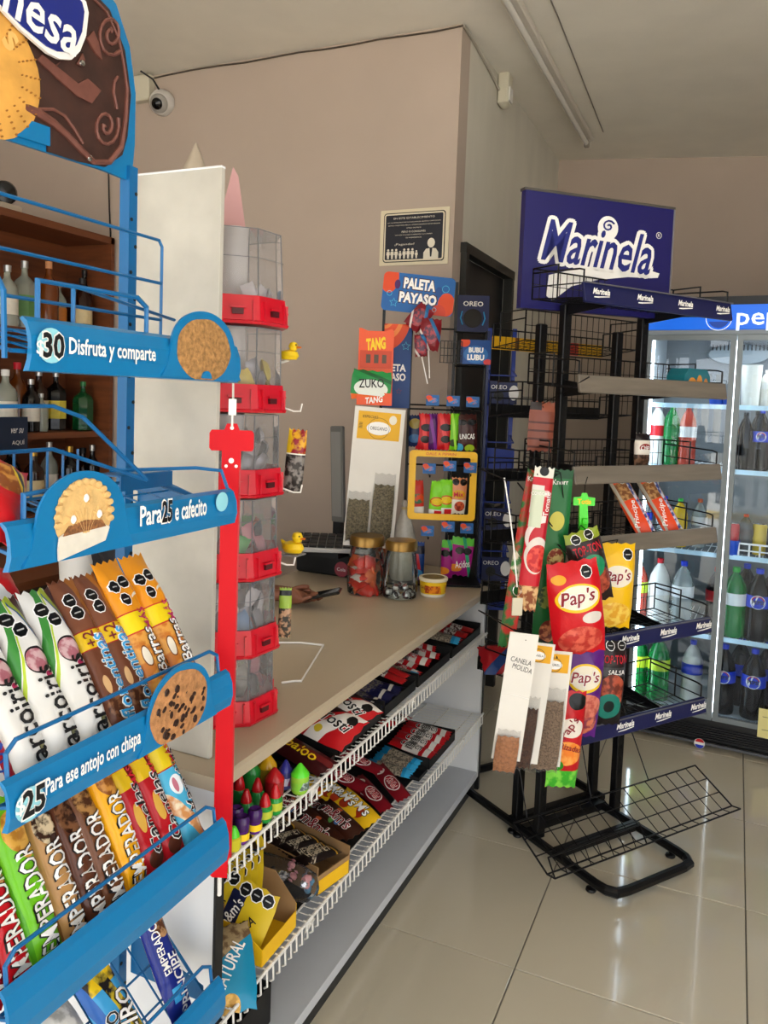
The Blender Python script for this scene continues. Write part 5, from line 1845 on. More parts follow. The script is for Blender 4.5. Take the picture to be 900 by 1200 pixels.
# header sign
ha, hb, hc, hd_ = PX(449, 317), PX(533, 331), PX(533, 371), PX(449, 361)
hx0, hx1 = ha.x, hb.x
hz = (ha.z+hc.z)/2
hh_ = (ha.z-hd_.z+hb.z-hc.z)/2*1.08
hcx, hcz = (hx0+hx1)/2, (ha.z+hb.z+hc.z+hd_.z)/4
hw_ = hx1-hx0
hsign = printed('lollipop_sign', '#1c5fa4', [('ell', (-.42, .36, .13, .4), '#d8481c'), ('ell', (.4, -.2, .12, .3), '#d8481c'), ('ell', (.3, -.42, .1, .2), '#c83c24'), ('ell', (-.3, .2, .04, .12), '#4a1c5c'), ('ell', (.28, .1, .05, .14), '#1c4c8c')], hw_, hh_, .4)
sgp = MB().prism(rrect(hw_, hh_, .02), I4, .004, -.002).build('header_sign', hsign, pr_)
sgp.location = (hcx, -.006, hcz)
sgp.rotation_euler = (0, math.radians(4), 0)
for (s, dx, dz, w) in (('PALETA', .005, .25, .44), ('PAYASO', .0, -.12, .52)):
    lettering(s, dx*hw_, dz*hh_, w*hw_*1.06, hh_*.33, mat('sign_shadow', '#3a1c2c', .5), sgp, lambda x, z: -.002, -1, bold=.08, eps=.0006)
    lettering(s, dx*hw_, dz*hh_, w*hw_, hh_*.28, WHITE, sgp, lambda x, z: -.002, -1, bold=.05, eps=.0014)


def star(cx, cz, r, k=.45):
    return [(cx+(r if i % 2 == 0 else r*k)*math.sin(PI*i/5), cz+(r if i % 2 == 0 else r*k)*math.cos(PI*i/5)) for i in range(10)]


def ringpts(parent, cx, cz, r, m, y=-.0026, th=.0012, starry=False, name='ring_print'):
    pts = star(cx, cz, r) if starry else disc(cx, cz, r, 16)
    return MB().tube([(a, y, b) for a, b in pts], th, 4, closed=True).build(name, m, parent)


CYI = mat('cyan_ink', '#4cc0e0', .5)
ringpts(sgp, -.33*hw_, -.28*hh_, .018, CYI, starry=True, name='star_print')
ringpts(sgp, .37*hw_, .2*hh_, .014, CYI)
ringpts(sgp, -.4*hw_, -.05*hh_, .01, CYI)
ringpts(sgp, .24*hw_, -.36*hh_, .008, CYI)
# tall side banner
bx0, bx1 = PX(449, 430).x, PX(481, 430).x
bz0, bz1 = PX(465, 478).z, PX(465, 380).z
bw, bh = bx1-bx0, bz1-bz0
bnr = MB().prism(rrect(bw, bh, .004), I4, .004, -.002).build('side_banner', printed('banner', '#17407e', [('ell', (-.5, .6, .95, .42), '#d8481c'), ('ell', (-.5, .6, .7, .3), '#e8823c'), ('ell', (-.5, .6, .55, .24), '#d8481c'), ('ell', (-.5, .6, .36, .16), '#e8823c'), ('ell', (-.5, .6, .26, .12), '#c83c20')], bw, bh, .4), pr_)
bnr.location = ((bx0+bx1)/2, -.012, (bz0+bz1)/2)
ringpts(bnr, .3*bw, .24*bh, .018, CYI, starry=True, name='star_print')
ringpts(bnr, .1*bw, -.3*bh, .012, mat('plum_ink', '#6a2450', .5), starry=True, name='star_print')
lettering('PALETA', -.02, -.02*bh, bw*1.02, .03, WHITE, bnr, lambda x, z: -.002, 0, bold=.04)
lettering('PAYASO', -.02, -.13*bh, bw*1.02, .032, WHITE, bnr, lambda x, z: -.002, 0, bold=.04)
# header for the right column
q = PX(557, 413)
c1 = MB().box((0, 0, 0), (.125, .004, .1)).build('column_card', printed('bubu', '#1c4a8c', [('ell', (-.4, .4, .2, .2), '#d8481c'), ('ell', (0, -.1, .4, .36), '#2c6cb0'), ('ell', (.4, -.4, .14, .12), '#c83c3c')], .125, .1, .4), pr_)
c1.location = (q.x, -.02, q.z)
lettering('BUBU', 0, .008, .06, .022, WHITE, c1, lambda x, z: -.002, 0, bold=.05)
lettering('LUBU', 0, -.022, .07, .024, WHITE, c1, lambda x, z: -.002, 0, bold=.05)
g = MB()
gq0, gq1 = PX(516, 400), PX(540, 426)
for i in range(7):
    x = gq0.x+(gq1.x-gq0.x)*i/6
    g.tube([(x, -.03, gq0.z), (x, -.03, gq1.z), (x, .0, gq1.z)], .0022, 4)
for j in range(4):
    z = gq1.z+(gq0.z-gq1.z)*j/3
    g.tube([(gq0.x, -.03, z), (gq1.x, -.03, z)], .0022, 4)
g.build('wire_pocket', BLKW, pr_)
# hooks with little blue-orange tickets, rows of hanging bags
tick = printed('ticket', '#1f5c9c', [('ell', (0, 0, .4, .28), '#d86a2c', ('#2c7cc0', 90)), ('ell', (-.3, .3, .25, .25), '#d8481c')], .05, .035, .4)
tk0 = None
for (px, py) in ((507, 469), (531, 470), (554, 471), (503, 549), (527, 546), (551, 548), (501, 622), (525, 617), (547, 619)):
    q = PX(px, py, .13)
    if tk0 is None:
        tk0 = MB().box((0, 0, 0), (.052, .003, .042)).build('hook_ticket', tick, pr_)
        o = tk0
    else:
        o = tk0.copy()
        COL.objects.link(o)
        o.parent = pr_
    o.location = (q.x, -.132, q.z)
    MB().tube([(q.x+.005, .005, q.z-.012), (q.x+.005, -.13, q.z-.02)], .0026, 5).tube([(q.x+.005, .005, q.z-.03), (q.x+.005, -.115, q.z-.036), (q.x+.005, -.12, q.z-.028)], .0026, 5).build('hook', BLKW, pr_)
# yellow frame
yf = [PX(480, 530, .11), PX(560, 527, .11), PX(557, 605, .11), PX(479, 614, .11)]
fx0, fx1 = yf[0].x, yf[1].x
fz1, fz0 = (yf[0].z+yf[1].z)/2, (yf[2].z+yf[3].z)/2
g = MB()
out_ = rrect(fx1-fx0, fz1-fz0, .016)
inn_ = rrect(fx1-fx0-.055, fz1-fz0-.05, .008)
n = len(out_)
vs = [(a, -.003, b) for a, b in out_]+[(a, -.003, b) for a, b in inn_]+[(a, .003, b) for a, b in out_]+[(a, .003, b) for a, b in inn_]
fs = []
for i in range(n):
    j = (i+1) % n
    fs += [(i, j, n+j, n+i), (2*n+i, 3*n+i, 3*n+j, 2*n+j), (i, 2*n+i, 2*n+j, j), (n+i, n+j, 3*n+j, 3*n+i)]
yfr = g.add(vs, fs).build('yellow_frame', mat('frame_yellow', '#eeb80e', .35), pr_)
yfr.location = ((fx0+fx1)/2, -.11, (fz0+fz1)/2)
lettering('DALE A PIPIRIN', -.01, (fz1-fz0)/2-.0125, .12, .011, REDI, yfr, lambda x, z: -.0032)


def hang(name, words, cat, fr, px, py, off, w, l, t, m, texts=(), ang=0, face=None, seed=0, group=None, yaw=0):
    """a wrapper hanging in front of a rack; centre given by its pixel on the plane off metres in front"""
    q = fr.L(px, py, off)
    o = pouch(name, w, l, t, m, texts, seed=seed)
    p = fr.W(q.x, q.y, q.z)
    R = RZ(fr.rot+yaw) @ RY(ang)
    put(o, p, R)
    return tag(o, words, cat, group)


lol = printed('pk_lolly', '#7a1c24', [('ell', (0, 0, .4, .3), '#5a3a4c', ('#a8444c', 60)), ('diag', (1, 1, .3, .5), '#2c6ca0'), ('diag', (1, 1, -.5, -.38), '#d8d0cc')], .08, .13, .3, bump=.2)
for k, (px, py, sx, w, l, a, words) in enumerate(((491, 372, 0, .075, .11, 40, 'red and blue foil lollipop hanging highest under the header sign'), (504, 392, 0, .085, .13, 5, 'large dark red foil lollipop hanging with its white stick down'), (493, 405, 0, .05, .09, -5, 'smaller foil lollipop with white stick left of the large one'))):
    o = hang('lollipop', words, 'lollipop', PF, px, py, .05+.02*k, w, l, .03, lol, (), a, seed=k+3, group='foil lollipops on the rack')
    if k:
        MB().tube([(0, 0, -l/2+.01), (.012, 0, -l/2-.06), (.02, 0, -l/2-.11)], .0022, 6).build('stick', WHITE, o)
H = {}
H['red'] = printed('hg_red', '#b0141e', [('diag', (1, .4, -.1, .12), '#d83c3c'), ('ell', (.1, .12, .3, .1), '#1c1214'), ('ell', (.1, -.2, .25, .1), '#26161a')], .08, .15, .25, bump=.3)
H['purp'] = printed('hg_purple', '#4a1258', [('diag', (1, .4, -.1, .12), '#7a2c8c')], .06, .15, .25, bump=.3)
H['lime'] = printed('hg_lime', '#6cbc1c', [('ell', (0, -.3, .4, .1), '#2c3a1c'), ('diag', (1, .4, -.1, .1), '#9ad83c')], .05, .15, .25, bump=.3)
H['brown'] = printed('hg_brown', '#3a1614', [('ell', (-.2, .28, .2, .08), '#0c0c0c'), ('ell', (.2, .28, .2, .08), '#0c0c0c'), ('ell', (-.35, -.4, .2, .12), '#3c9ac0'), ('ell', (.1, -.42, .2, .1), '#9ab82c')], .1, .15, .25, bump=.3)
H['redw'] = printed('hg_redw', '#c0281c', [('ell', (.1, .0, .4, .14), '#2c5c3c', ('#d8481c', 50)), ('band', (-.5, -.22), '#dcd8d0')], .07, .15, .25, bump=.3)
H['limew'] = printed('hg_limew', '#7cd020', [('band', (-.5, -.28), '#e4e4dc'), ('ell', (0, -.06, .36, .13), '#c02a1c'), ('ell', (0, -.06, .3, .1), '#e2c41c'), ('rect', (.1, -.38, .2, .07), '#c8242c')], .075, .15, .25, bump=.3)
H['orw'] = printed('hg_orw', '#d88a5c', [('band', (-.5, -.1), '#e0d8c8'), ('ell', (0, .05, .38, .12), '#d8a01c'), ('ell', (.1, -.28, .3, .14), '#8c2c1c', ('#c8542c', 60)), ('oct', (-.2, .38, .2, .09), '#111111'), ('oct', (.24, .38, .2, .09), '#111111')], .07, .15, .25, bump=.3)
H['mag'] = printed('hg_mag', '#a01c7c', [('band', (.3, .5), '#5cbc3c'), ('diag', (1, .5, .2, .36), '#2c9a6c'), ('oct', (-.1, .16, .2, .09), '#111111'), ('oct', (.25, .16, .2, .09), '#111111'), ('ell', (-.2, -.3, .3, .1), '#e88a2c')], .09, .16, .25, bump=.3)
H['dkx'] = printed('hg_dkx', '#16264c', [('ell', (0, .2, .4, .14), '#8a7a3c'), ('ell', (0, -.2, .4, .12), '#2c5c8c')], .06, .15, .25, bump=.3)
gp = 'hanging sweet bags on the candy rack'
for k, (m_, px, py, w, l, a, words, tx_) in enumerate((
        ('dkx', 486, 505, .05, .13, 0, 'dark blue and olive bag hanging at the left of the upper row', ()),
        ('red', 497, 506, .06, .15, 4, 'red bag hanging at the left of the upper row', ()),
        ('purp', 507, 506, .045, .15, -3, 'purple bag between the two red ones', ()),
        ('red', 520, 506, .065, .15, 0, 'red bag hanging in the middle of the upper row', ()),
        ('lime', 532, 506, .04, .15, 0, 'lime green bag between the red and the brown ones', ()),
        ('brown', 547, 507, .085, .15, -3, 'dark brown bag hanging at the right of the upper row', (('UNICAS', 0, -.1, .06, .022, 0, WHITE),)),
        ('redw', 488, 584, .06, .15, -3, 'red and white bag hanging at the left inside the yellow frame', ()),
        ('limew', 512, 585, .06, .15, 3, 'lime and white bag hanging left of its twin in the yellow frame', (('Panda', 0, -.06, .045, .018, 8, YELI),)),
        ('limew', 523, 583, .06, .15, 0, 'lime and white bag hanging in the middle of the yellow frame', (('Panda', 0, -.06, .045, .018, 8, YELI),)),
        ('orw', 537, 581, .065, .15, 2, 'orange and cream bag hanging at the right in the yellow frame', (('Mix', 0, .05, .04, .02, 5, REDI),)),
        ('mag', 524, 655, .05, .16, 0, 'magenta and orange bag at the left of the bottom row', ()),
        ('mag', 540, 652, .095, .16, 6, 'wide magenta bag with green top at the right of the bottom row', (('Acidos', .1, -.18, .06, .03, 12, WHITE),)))):
    o = hang('sweet_bag', words, 'sweets bag', PF, px, py, .09 if py < 530 or py > 620 else .085, w, l, .026, H[m_], tx_, a, seed=k, group=gp)
q = PX(489, 665, .1)
o = pouch('tube_bag', .055, .16, .03, printed('hg_tube', '#1c3c7c', [('diag', (1, .5, -.1, .14), '#b8242c'), ('band', (.2, .4), '#1c1c2c'), ('ell', (0, -.3, .4, .1), '#3c8ac0')], .055, .16, .25, bump=.3), seed=8)
put(o, PF.W(q.x, q.y, CZ+.09), RZ(24))
tag(o, 'blue and red sweet bag standing behind the white plastic tub', 'sweets bag')
# orange sachet dispenser with a green sachet
tq = PX(440, 430, .1)
tg = thing('sachet_dispenser', 'orange card dispenser of drink sachets hanging beside the candy rack', 'sachet dispenser', PF.W(tq.x, tq.y, tq.z), 24)
tdw = PX(460, 430, .1).x-PX(419, 430, .1).x
tdh = PX(440, 387, .1).z-PX(440, 477, .1).z
orr = mat('tang_orange', '#e4521c', .35)
MB().prism([(-tdw/2, -tdh/2), (tdw/2, -tdh/2), (tdw/2, tdh/2-.012), (tdw/2-.01, tdh/2), (tdw*.25, tdh/2-.01), (-tdw*.25, tdh/2-.01), (-tdw/2+.01, tdh/2), (-tdw/2, tdh/2-.0)], I4, .012, .0).build('back_card', orr, tg)
MB().box((0, -.02, -tdh*.42), (tdw, .04, tdh*.16)).build('pocket', orr, tg)
MB().box((0, -.003, .03), (tdw*.9, .004, .07)).build('slot_bar', mat('tang_dark', '#c23c14', .4), tg)
for k in range(3):
    MB().box((-.03+.032*k, -.006, .032), (.018, .002, .034)).build('slot', mat('slot_grey', '#5c4a40', .6), tg)
lettering('TANG', .0, tdh*.3, tdw*.56, .05, YELI, tg, lambda x, z: -.001, 8, bold=.05, shear=.2)
lettering('TANG', .0, -tdh*.43, tdw*.5, .025, WHITE, tg, lambda x, z: -.041, 8, bold=.03, shear=.2)
zq = hang('drink_sachet', 'green and white drink sachet standing in the orange dispenser', 'sachet', PF, 435, 452, .135, .16, .12, .014, printed('sachet', '#16863c', [('ell', (0, -.1, .42, .3), '#dfe4dc'), ('band', (-.5, -.32), '#e0621c'), ('diag', (.4, 1, .3, .42), '#0c5c28')], .16, .12, .3, bump=.15), [('ZUKO', 0, .08, .1, .036, 6, BLACK), ], 4, seed=3)
# herb cards
hcm = mat('card_white', '#dcd8d0', .5, noise_=.03)
herb = mat('dried_herb', '#6a6048', .95, noise_=.7, scale=150, bump=.8)


def herb_card(words, fr, p0, p1, w, pk, header, hm, off, ang=0, face_yaw=0, group=None, head=True):
    """long white card with plastic sachets of spice stapled to it"""
    a, b = fr.L(p0[0], p0[1], off), fr.L(p1[0], p1[1], off)
    c = fr.W((a.x+b.x)/2, -off, (a.z+b.z)/2)
    L_ = math.hypot(a.x-b.x, a.z-b.z)
    ang2 = math.degrees(math.atan2(a.x-b.x, a.z-b.z))
    t = thing('spice_card', words, 'spice card', c, RZ(fr.rot+face_yaw) @ RY(ang2))
    if group:
        t['group'] = group
    MB().box((0, 0, 0), (w, .003, L_)).build('card', hcm, t)
    if head:
        hl = MB().box((0, 0, 0), (w*.84, .0015, w*.55)).build('header_label', hm, t)
        hl.location = (0, -.0022, L_/2-w*.36)
        MB().prism(disc(0, -.1*w*.5, w*.24, 20, .55), I4, .0006, -.0014).build('oval', WHITE, hl)
        ringpts(hl, 0, -.05*w, w*.21, BLACK, -.0016, .0008)
        lettering(header, 0, -.05*w, w*.34, w*.07, BLACK, hl, lambda x, z: -.0015)
        lettering('ESPECIAS', -.18*w, .17*w, w*.3, w*.05, BLACK, hl, lambda x, z: -.0008)
        for k in range(5):
            MB().box((-.36*w, -.001, -.06*w+.025*w*k), (.07*w, .0006, .01*w)).build('bar_code', BLACK, hl, kind='stuff')
    for (x, z, pw, plen, m_, fill) in pk:
        f = pouch('spice_sachet', pw*w, plen*L_, .022, m_, nx=6, nz=12, seed=x*9)
        f.parent = t
        f.location = (x*w, -.013, z*L_)
        s = pouch('sachet_film', pw*w*1.06, plen*L_*1.22, .026, SEE, nx=6, nz=8, seed=x*5)
        s.parent = t
        s.location = (x*w, -.014, z*L_+plen*L_*.08)
    return t


yl = printed('spice_label', '#e3ac1c', [('ell', (.36, .3, .1, .2), '#e8e2d0')], .15, .09, .4)
herb_card('white card with yellow label and two sachets of dried oregano behind the jars', PF, (446, 478), (431, 641), .2,
          [(-.26, -.31, .44, .3, herb, 1), (.22, -.25, .42, .42, herb, 1)], 'OREGANO', yl, .17, face_yaw=2)

# ============================================================ BLUE COOKIE RACK by the door
OF = Frame((-.98, 3.5, 0), 24)
nav = mat('oreo_blue', '#16328c', .35)
navd = mat('oreo_navy', '#101c4e', .4)
ok_ = thing('cookie_rack', 'narrow blue wire cookie rack with round logos between the counter and black rack', 'display rack', OF.o, 24)


def OX(px, py, off=0):
    return OF.L(px, py, off)


ox0, ox1 = OX(569, 500).x, OX(603, 500).x
ozt, ozb = OX(585, 385).z, OX(585, 705).z
for x in (ox0, ox1-.02):
    MB().box((x, 0, (ozt+ozb)/2), (.018, .018, ozt-ozb)).build('post', nav, ok_)
for (py, l_) in ((460, 1), (538, 0), (608, 1), (665, 1)):
    q0 = OX(584, py, .1)
    w = ox1-ox0-.01
    b = MB()
    b.box(((ox0+ox1)/2-.01, -.05, q0.z-.055), (w, .13, .006))
    b.build('shelf', navd, ok_)
    fb = MB().box(((ox0+ox1)/2-.01, -.115, q0.z), (w, .006, .1), bev=.002).build('front_card', navd if l_ else nav, ok_)
    g = MB()
    for k in range(2):
        z = q0.z+.06+k*.045
        g.tube([(ox0, 0, z), (ox0, -.11, z-.03), (ox1-.02, -.11, z-.03), (ox1-.02, 0, z)], .003, 5)
    g.build('guard_wire', nav, ok_)
    if l_:
        lettering('OREO', (ox0+ox1)/2-.03, q0.z+.024, .07, .018, WHITE, ok_, lambda x, z: -.1185)
        MB().prism(disc((ox0+ox1)/2-.03, q0.z-.015, .022, 18), I4, .002, -.12).build('cookie_print', BLACK, ok_)
        MB().prism(disc(ox1-.03, q0.z, .022, 18, 1.5), I4, .002, -.12).build('round_logo', WHITE, ok_)
q = OX(554, 368)
hd2 = MB().box((0, 0, 0), (.145, .005, .165)).build('header_card', navd, ok_)
hd2.location = (q.x, -.002, q.z)
lettering('OREO', 0, .045, .09, .022, WHITE, hd2, lambda x, z: -.003, bold=.02)
MB().lathe([(.042, 0), (.042, .006), (.03, .008)], (.0, -.003, -.02), 24, RX(90)).build('cookie', mat('cookie_black', '#17120f', .6), hd2, True)
for s in (-1, 1):
    MB().tube([(s*.045, -.006, -.05), (s*.055, -.006, -.02), (s*.048, -.006, .01)], .003, 5).build('milk_print', SKYI, hd2)
MB().box(((ox0+ox1)/2-.02, -.01, ozb+.03), (ox1-ox0+.12, .02, .02)).build('lower_bar', nav, ok_)
MB().box(((ox0+ox1)/2-.02, -.085, ozb+.01), (ox1-ox0+.1, .17, .01)).build('lower_tray', nav, ok_)

# ============================================================ BLACK BREAD RACK (two racks back to back)
KO = Vector((-.565, 2.824, 0))
KF = Frame(KO, 55)
navl = mat('rail_navy', '#161b4c', .35)
greyr = mat('rail_grey', '#6f675c', .4, noise_=.2, scale=14, stretch=(.3, 1, 3))
kr = thing('bread_rack', 'tall black wire rack with navy and grey shelf rails and a navy logo sign', 'display rack', KO, 55)
XL, XR = -.03, .36
for x in (XL, XR):
    MB().box((x, -.02, .99), (.035, .03, 1.92), bev=.004).build('post', BLKM, kr)
    h = MB()
    for k in range(36):
        h.box((x, -.0362, .2+k*.048), (.006, .001, .016))
    h.build('slot_row', mat('slot_black', '#030303', .8), kr, kind='stuff')
# base loop of tube with feet
lp = [(XL-.03, .09, .035), (XL-.03, -.1, .035), (XL-.03, -.33, .035), (XL-.025, -.37, .035), (XL-.005, -.398, .035), (XL+.04, -.405, .035), (XR-.08, -.405, .035), (XR-.04, -.398, .035), (XR-.02, -.37, .035), (XR-.015, -.33, .035), (XR-.015, .09, .035)]
MB().tube(lp, .0165, 8).build('base_loop', BLKM, kr)
for y in (.03, -.14):
    MB().box(((XL+XR)/2-.02, y, .04), (XR-XL+.02, .028, .028)).build('base_bar', BLKM, kr)
for (x, y) in ((XL-.03, .06), (XR-.015, -.3), (XL-.03, -.31), (XR-.015, .06)):
    MB().lathe([(.016, 0), (.018, .004), (.016, .01), (.006, .012), (.006, .026)], (x, y, 0), 14).build('foot', BLKM, kr, True)
TR = [(1.952, 'n', 4), (1.67, 'g', 0), (1.382, 'g', 0), (1.153, 'g', 0), (.822, 'n', 3), (.522, 'n', 3)]
RX0, RX1, RY_ = -.205, .515, -.275


def logo(parent, x, z, y, w, m=WHITE):
    lettering('Marinela', x, z+.004, w, w*.26, m, parent, lambda a, b: y, 0, bold=.03, shear=.25)
    MB().prism([(x-w*.45, z-w*.28), (x-w*.4, z-w*.17), (x+w*.48, z-w*.1), (x+w*.5, z-w*.13), (x-w*.1, z-w*.2)], I4, .0005, y-.0006).build('swoosh', m, parent)


for i, (z, k, nl) in enumerate(TR):
    sp = .03
    wires(kr, RX0+.01, RX1-.01, [(-.03, z+.1), (-.03, z+.0), (RY_+.01, z-.016)], BLKW, sp=sp, r=.0013, rr=.0028, name='tray_grid')
    # side loops, stepped
    for x in (RX0+.01, RX1-.01):
        rod(kr, [(x, -.03, z+.1), (x, -.15, z+.1), (x, -.15, z-.01)], BLKW, .003, 'side_loop')
        rod(kr, [(x, -.03, z+.085), (x, RY_+.03, z+.075), (x, RY_+.01, z+.07), (x, RY_+.01, z)], BLKW, .003, 'side_loop')
        rod(kr, [(x, -.03, z+.04), (x, RY_+.01, z+.03)], BLKW, .0022, 'side_wire')
    rod(kr, [(RX0+.01, -.03, z+.1), (RX1-.01, -.03, z+.1)], BLKW, .003, 'back_guard')
    for x in (XL, XR):
        MB().prism([(0, -.03), (-.2, -.012), (-.2, 0), (0, .03)], Matrix(((0, -1, 0, x), (1, 0, 0, -.03), (0, 0, 1, z-.01), (0, 0, 0, 1))) @ Matrix.Rotation(0, 4, 'Z'), .004).build('bracket', BLKM, kr)
    m_ = navl if k == 'n' else greyr
    hgt = .066 if i == 0 else .058
    MB().box(((RX0+RX1)/2, RY_, z), (RX1-RX0, .012, hgt), RX(-12), bev=.003).build('shelf_rail', m_, kr)
    if k == 'n':
        MB().box(((RX0+RX1)/2, RY_-.007, z+hgt/2-.003), (RX1-RX0, .004, .004), RX(-12)).build('rail_edge', mat('rail_edge', '#5a5a62', .4), kr)
    for j in range(nl):
        x = (RX0+.07+(RX1-RX0-.125)*j/(nl-1)) if nl == 4 else (.09+.19*j)
        logo(kr, x, z+.002, RY_-.0085, .075 if nl == 4 else .085)
# logo sign: a box slightly turned on the posts
SF = Frame(KF.W((XL+XR)/2, -.02, 0), 43)
A, B = SF.L(614, 225), SF.L(787, 245)
sw_, sh_ = B.x-A.x, (A.z+B.z)/2-1.93
sg2 = MB().box((0, 0, 0), (sw_, .03, sh_)).build('logo_sign', mat('sign_navy', '#14125c', .35), kr)
wq = KF.R.inverted() @ (SF.W((A.x+B.x)/2, 0, 1.93+sh_/2)-KF.o)
sg2.location = wq
sg2.rotation_euler = (0, 0, math.radians(-12))
MB().box((0, -.0, sh_/2+.004), (sw_+.01, .034, .009)).build('sign_edge', mat('sign_edge', '#4a4640', .4), sg2)
MB().box((sw_/2+.002, 0, 0), (.006, .034, sh_)).build('sign_edge', mat('sign_edge2', '#8a8a90', .3, .5), sg2)
fl = lambda x, z: -.0155
TW = sw_*.74
cu = disc(.045*sw_, .26*sh_, .042, 24)
MB().prism(cu, I4, .0006, -.0160).build('curl_patch', WHITE, sg2)
outline('Marinela', -.015*sw_, .08*sh_, TW, sh_*.36, .0135, WHITE, sg2, fl, -2, bold=.02, shear=.3, eps=.0008)
lettering('Marinela', -.015*sw_, .08*sh_, TW, sh_*.36, mat('logo_blue', '#1a2478', .4), sg2, fl, -2, bold=.015, shear=.3, eps=.0022)
sw1 = [(-.34, -.38), (-.33, -.2), (-.1, -.1), (.1, -.06), (.3, -.06), (.42, -.09), (.41, -.13), (.36, -.14), (.2, -.15), (.0, -.2), (-.18, -.28), (-.3, -.42)]
MB().prism([(a*sw_, b*sh_) for a, b in sw1], I4, .0012, -.0165).build('swoosh', WHITE, sg2)
sp_ = [(.045*sw_+.026*(1-t/16)*math.cos(.5+t*.6), -.0188, .275*sh_+.022*(1-t/16)*math.sin(.5+t*.6)) for t in range(15)]
MB().tube(sp_, .0032, 5).build('curl', MATS['logo_blue'], sg2)
ringpts(sg2, .4*sw_, .25*sh_, .011, WHITE, y=-.0165, th=.0009)
lettering('R', .4*sw_, .25*sh_, .008, .01, WHITE, sg2, fl, eps=.001)
# top tray guard rods are part of the first tray; the low basket
wires(kr, -.26, .67, [(-.14, .2), (-.31, .115), (-.345, .12)], BLKW, sp=.06, r=.0017, rr=.003, name='low_basket')
wires(kr, -.26, .16, [(-.345, .12), (-.31, .17)], BLKW, sp=.05, r=.0015, rr=.0026, name='basket_end')
for x in (-.2, .1):
    rod(kr, [(x, -.04, .5), (x-.0, -.14, .2)], BLKW, .0022, 'basket_stay')
rod(kr, [(.33, -.04, .5), (.4, -.14, .2)], BLKW, .0022, 'basket_stay')
MB().box((RX0-.02, -.02, 1.0), (.0025, .002, .0025)).build('pin', BLKM, kr)

# ---- rear rack, facing the other way
K2 = KF.W(.33, .10, 0)
KB = Frame(K2, 235)
k2 = thing('bread_rack', 'second black wire rack standing back to back behind the first, trays towards the door', 'display rack', K2, 235)
for x in (XL, XR):
    MB().box((x, -.0, .96), (.035, .03, 1.86), bev=.004).build('post', BLKM, k2)
MB().tube([(XL-.03, .03, .035), (XL-.03, -.33, .035), (XL, -.38, .035), (XL+.05, -.39, .035), (XR-.05, -.39, .035), (XR, -.38, .035), (XR+.03, -.33, .035), (XR+.03, .03, .035)], .0165, 8).build('base_loop', BLKM, k2)
for (x, y) in ((XL-.03, .01), (XR+.03, .01), (XL-.03, -.3), (XR+.03, -.3)):
    MB().lathe([(.016, 0), (.018, .004), (.016, .01), (.006, .012), (.006, .026)], (x, y, 0), 14).build('foot', BLKM, k2, True)
MB().box(((XL+XR)/2, -.0, .04), (XR-XL+.06, .028, .028)).build('base_bar', BLKM, k2)
yst = printed('yellow_strip', '#d8a41c', [('bandu', (-.05, .05), '#b8342c'), ('bandu', (.2, .24), '#7a4a1c'), ('bandu', (-.3, -.26), '#7a4a1c'), ('bandu', (-.45, -.42), '#7a4a1c'), ('bandu', (.4, .43), '#7a4a1c')], .7, .05, .4)
for i, z in enumerate((1.83, 1.57, 1.32, 1.08, .84, .58)):
    wires(k2, -.17, .41, [(-.03, z+.11), (-.03, z), (-.21, z-.02), (-.21, z+.05)], BLKW, sp=.03, r=.0013, rr=.003, name='tray_grid')
    for x in (-.17, .41):
        rod(k2, [(x, -.03, z+.11), (x, -.17, z+.11), (x, -.17, z)], BLKW, .003, 'side_loop')
        rod(k2, [(x, -.03, z+.08), (x, -.21, z+.07), (x, -.21, z)], BLKW, .003, 'side_loop')
    MB().box((.12, -.215, z-.0), (.58, .006, .05)).build('shelf_rail', yst if i == 0 else BLKM, k2)
rb_ = pouch('bread_bag', .13, .17, .06, printed('pk_bread', '#a81c24', [('diag', (1, 1, -.1, .25), '#20407c'), ('diag', (1, 1, .4, .6), '#d8d4cc')], .13, .17, .3, bump=.3), seed=12)
q = at(588, 775, P=(KB.W(0, -.13, 0), KB.out))
put(rb_, (q.x, q.y, .58+.035), orient((.8, .55, .05), (.3, -.6, .8)))
tag(rb_, 'red and blue bag lying in a low tray of the rear black rack', 'snack bag')

# ---- goods on the trays
def on_tray(px, off, z, h):
    q = KF.L(px, 600, off)
    return KF.W(q.x, -off, z+h)


tb_ = thing('cookie_box', 'teal cookie box with orange biscuit pictures on the second tray', 'box', on_tray(797, .2, 1.67, .006), 55+8)
MB().prism([(-.085, 0), (.085, 0), (.085, .045), (.06, .07), (-.06, .07), (-.085, .045)], I4, .07, -.035).build('carton', printed('teal_box', '#156c78', [('ell', (-.2, .0, .2, .3), '#e2932c'), ('ell', (-.2, .0, .08, .12), '#b8501c'), ('ell', (.08, .02, .13, .36), '#e2932c'), ('ell', (.33, .05, .1, .25), '#d8842c')], .17, .13, .4), tb_)
sn = pouch('snack_bag', .07, .12, .035, printed('pk_takis', '#e0d8cc', [('band', (.3, .5), '#1c1416'), ('band', (-.5, -.12), '#7a5a44', ('#3a2a20', 60)), ('ell', (0, .08, .36, .12), '#8c1c20'), ('rect', (.0, -.02, .4, .05), '#e6e0d4')], .07, .12, .3, bump=.2), [('Chips', 0, .08, .045, .02, 10, WHITE, .2)], seed=3)
q = KF.L(752, 535, .16)
put(sn, KF.W(q.x, -.16, 1.382+.07), RZ(50))
tag(sn, 'small white, black and brown snack bag standing on the third tray', 'snack bag')
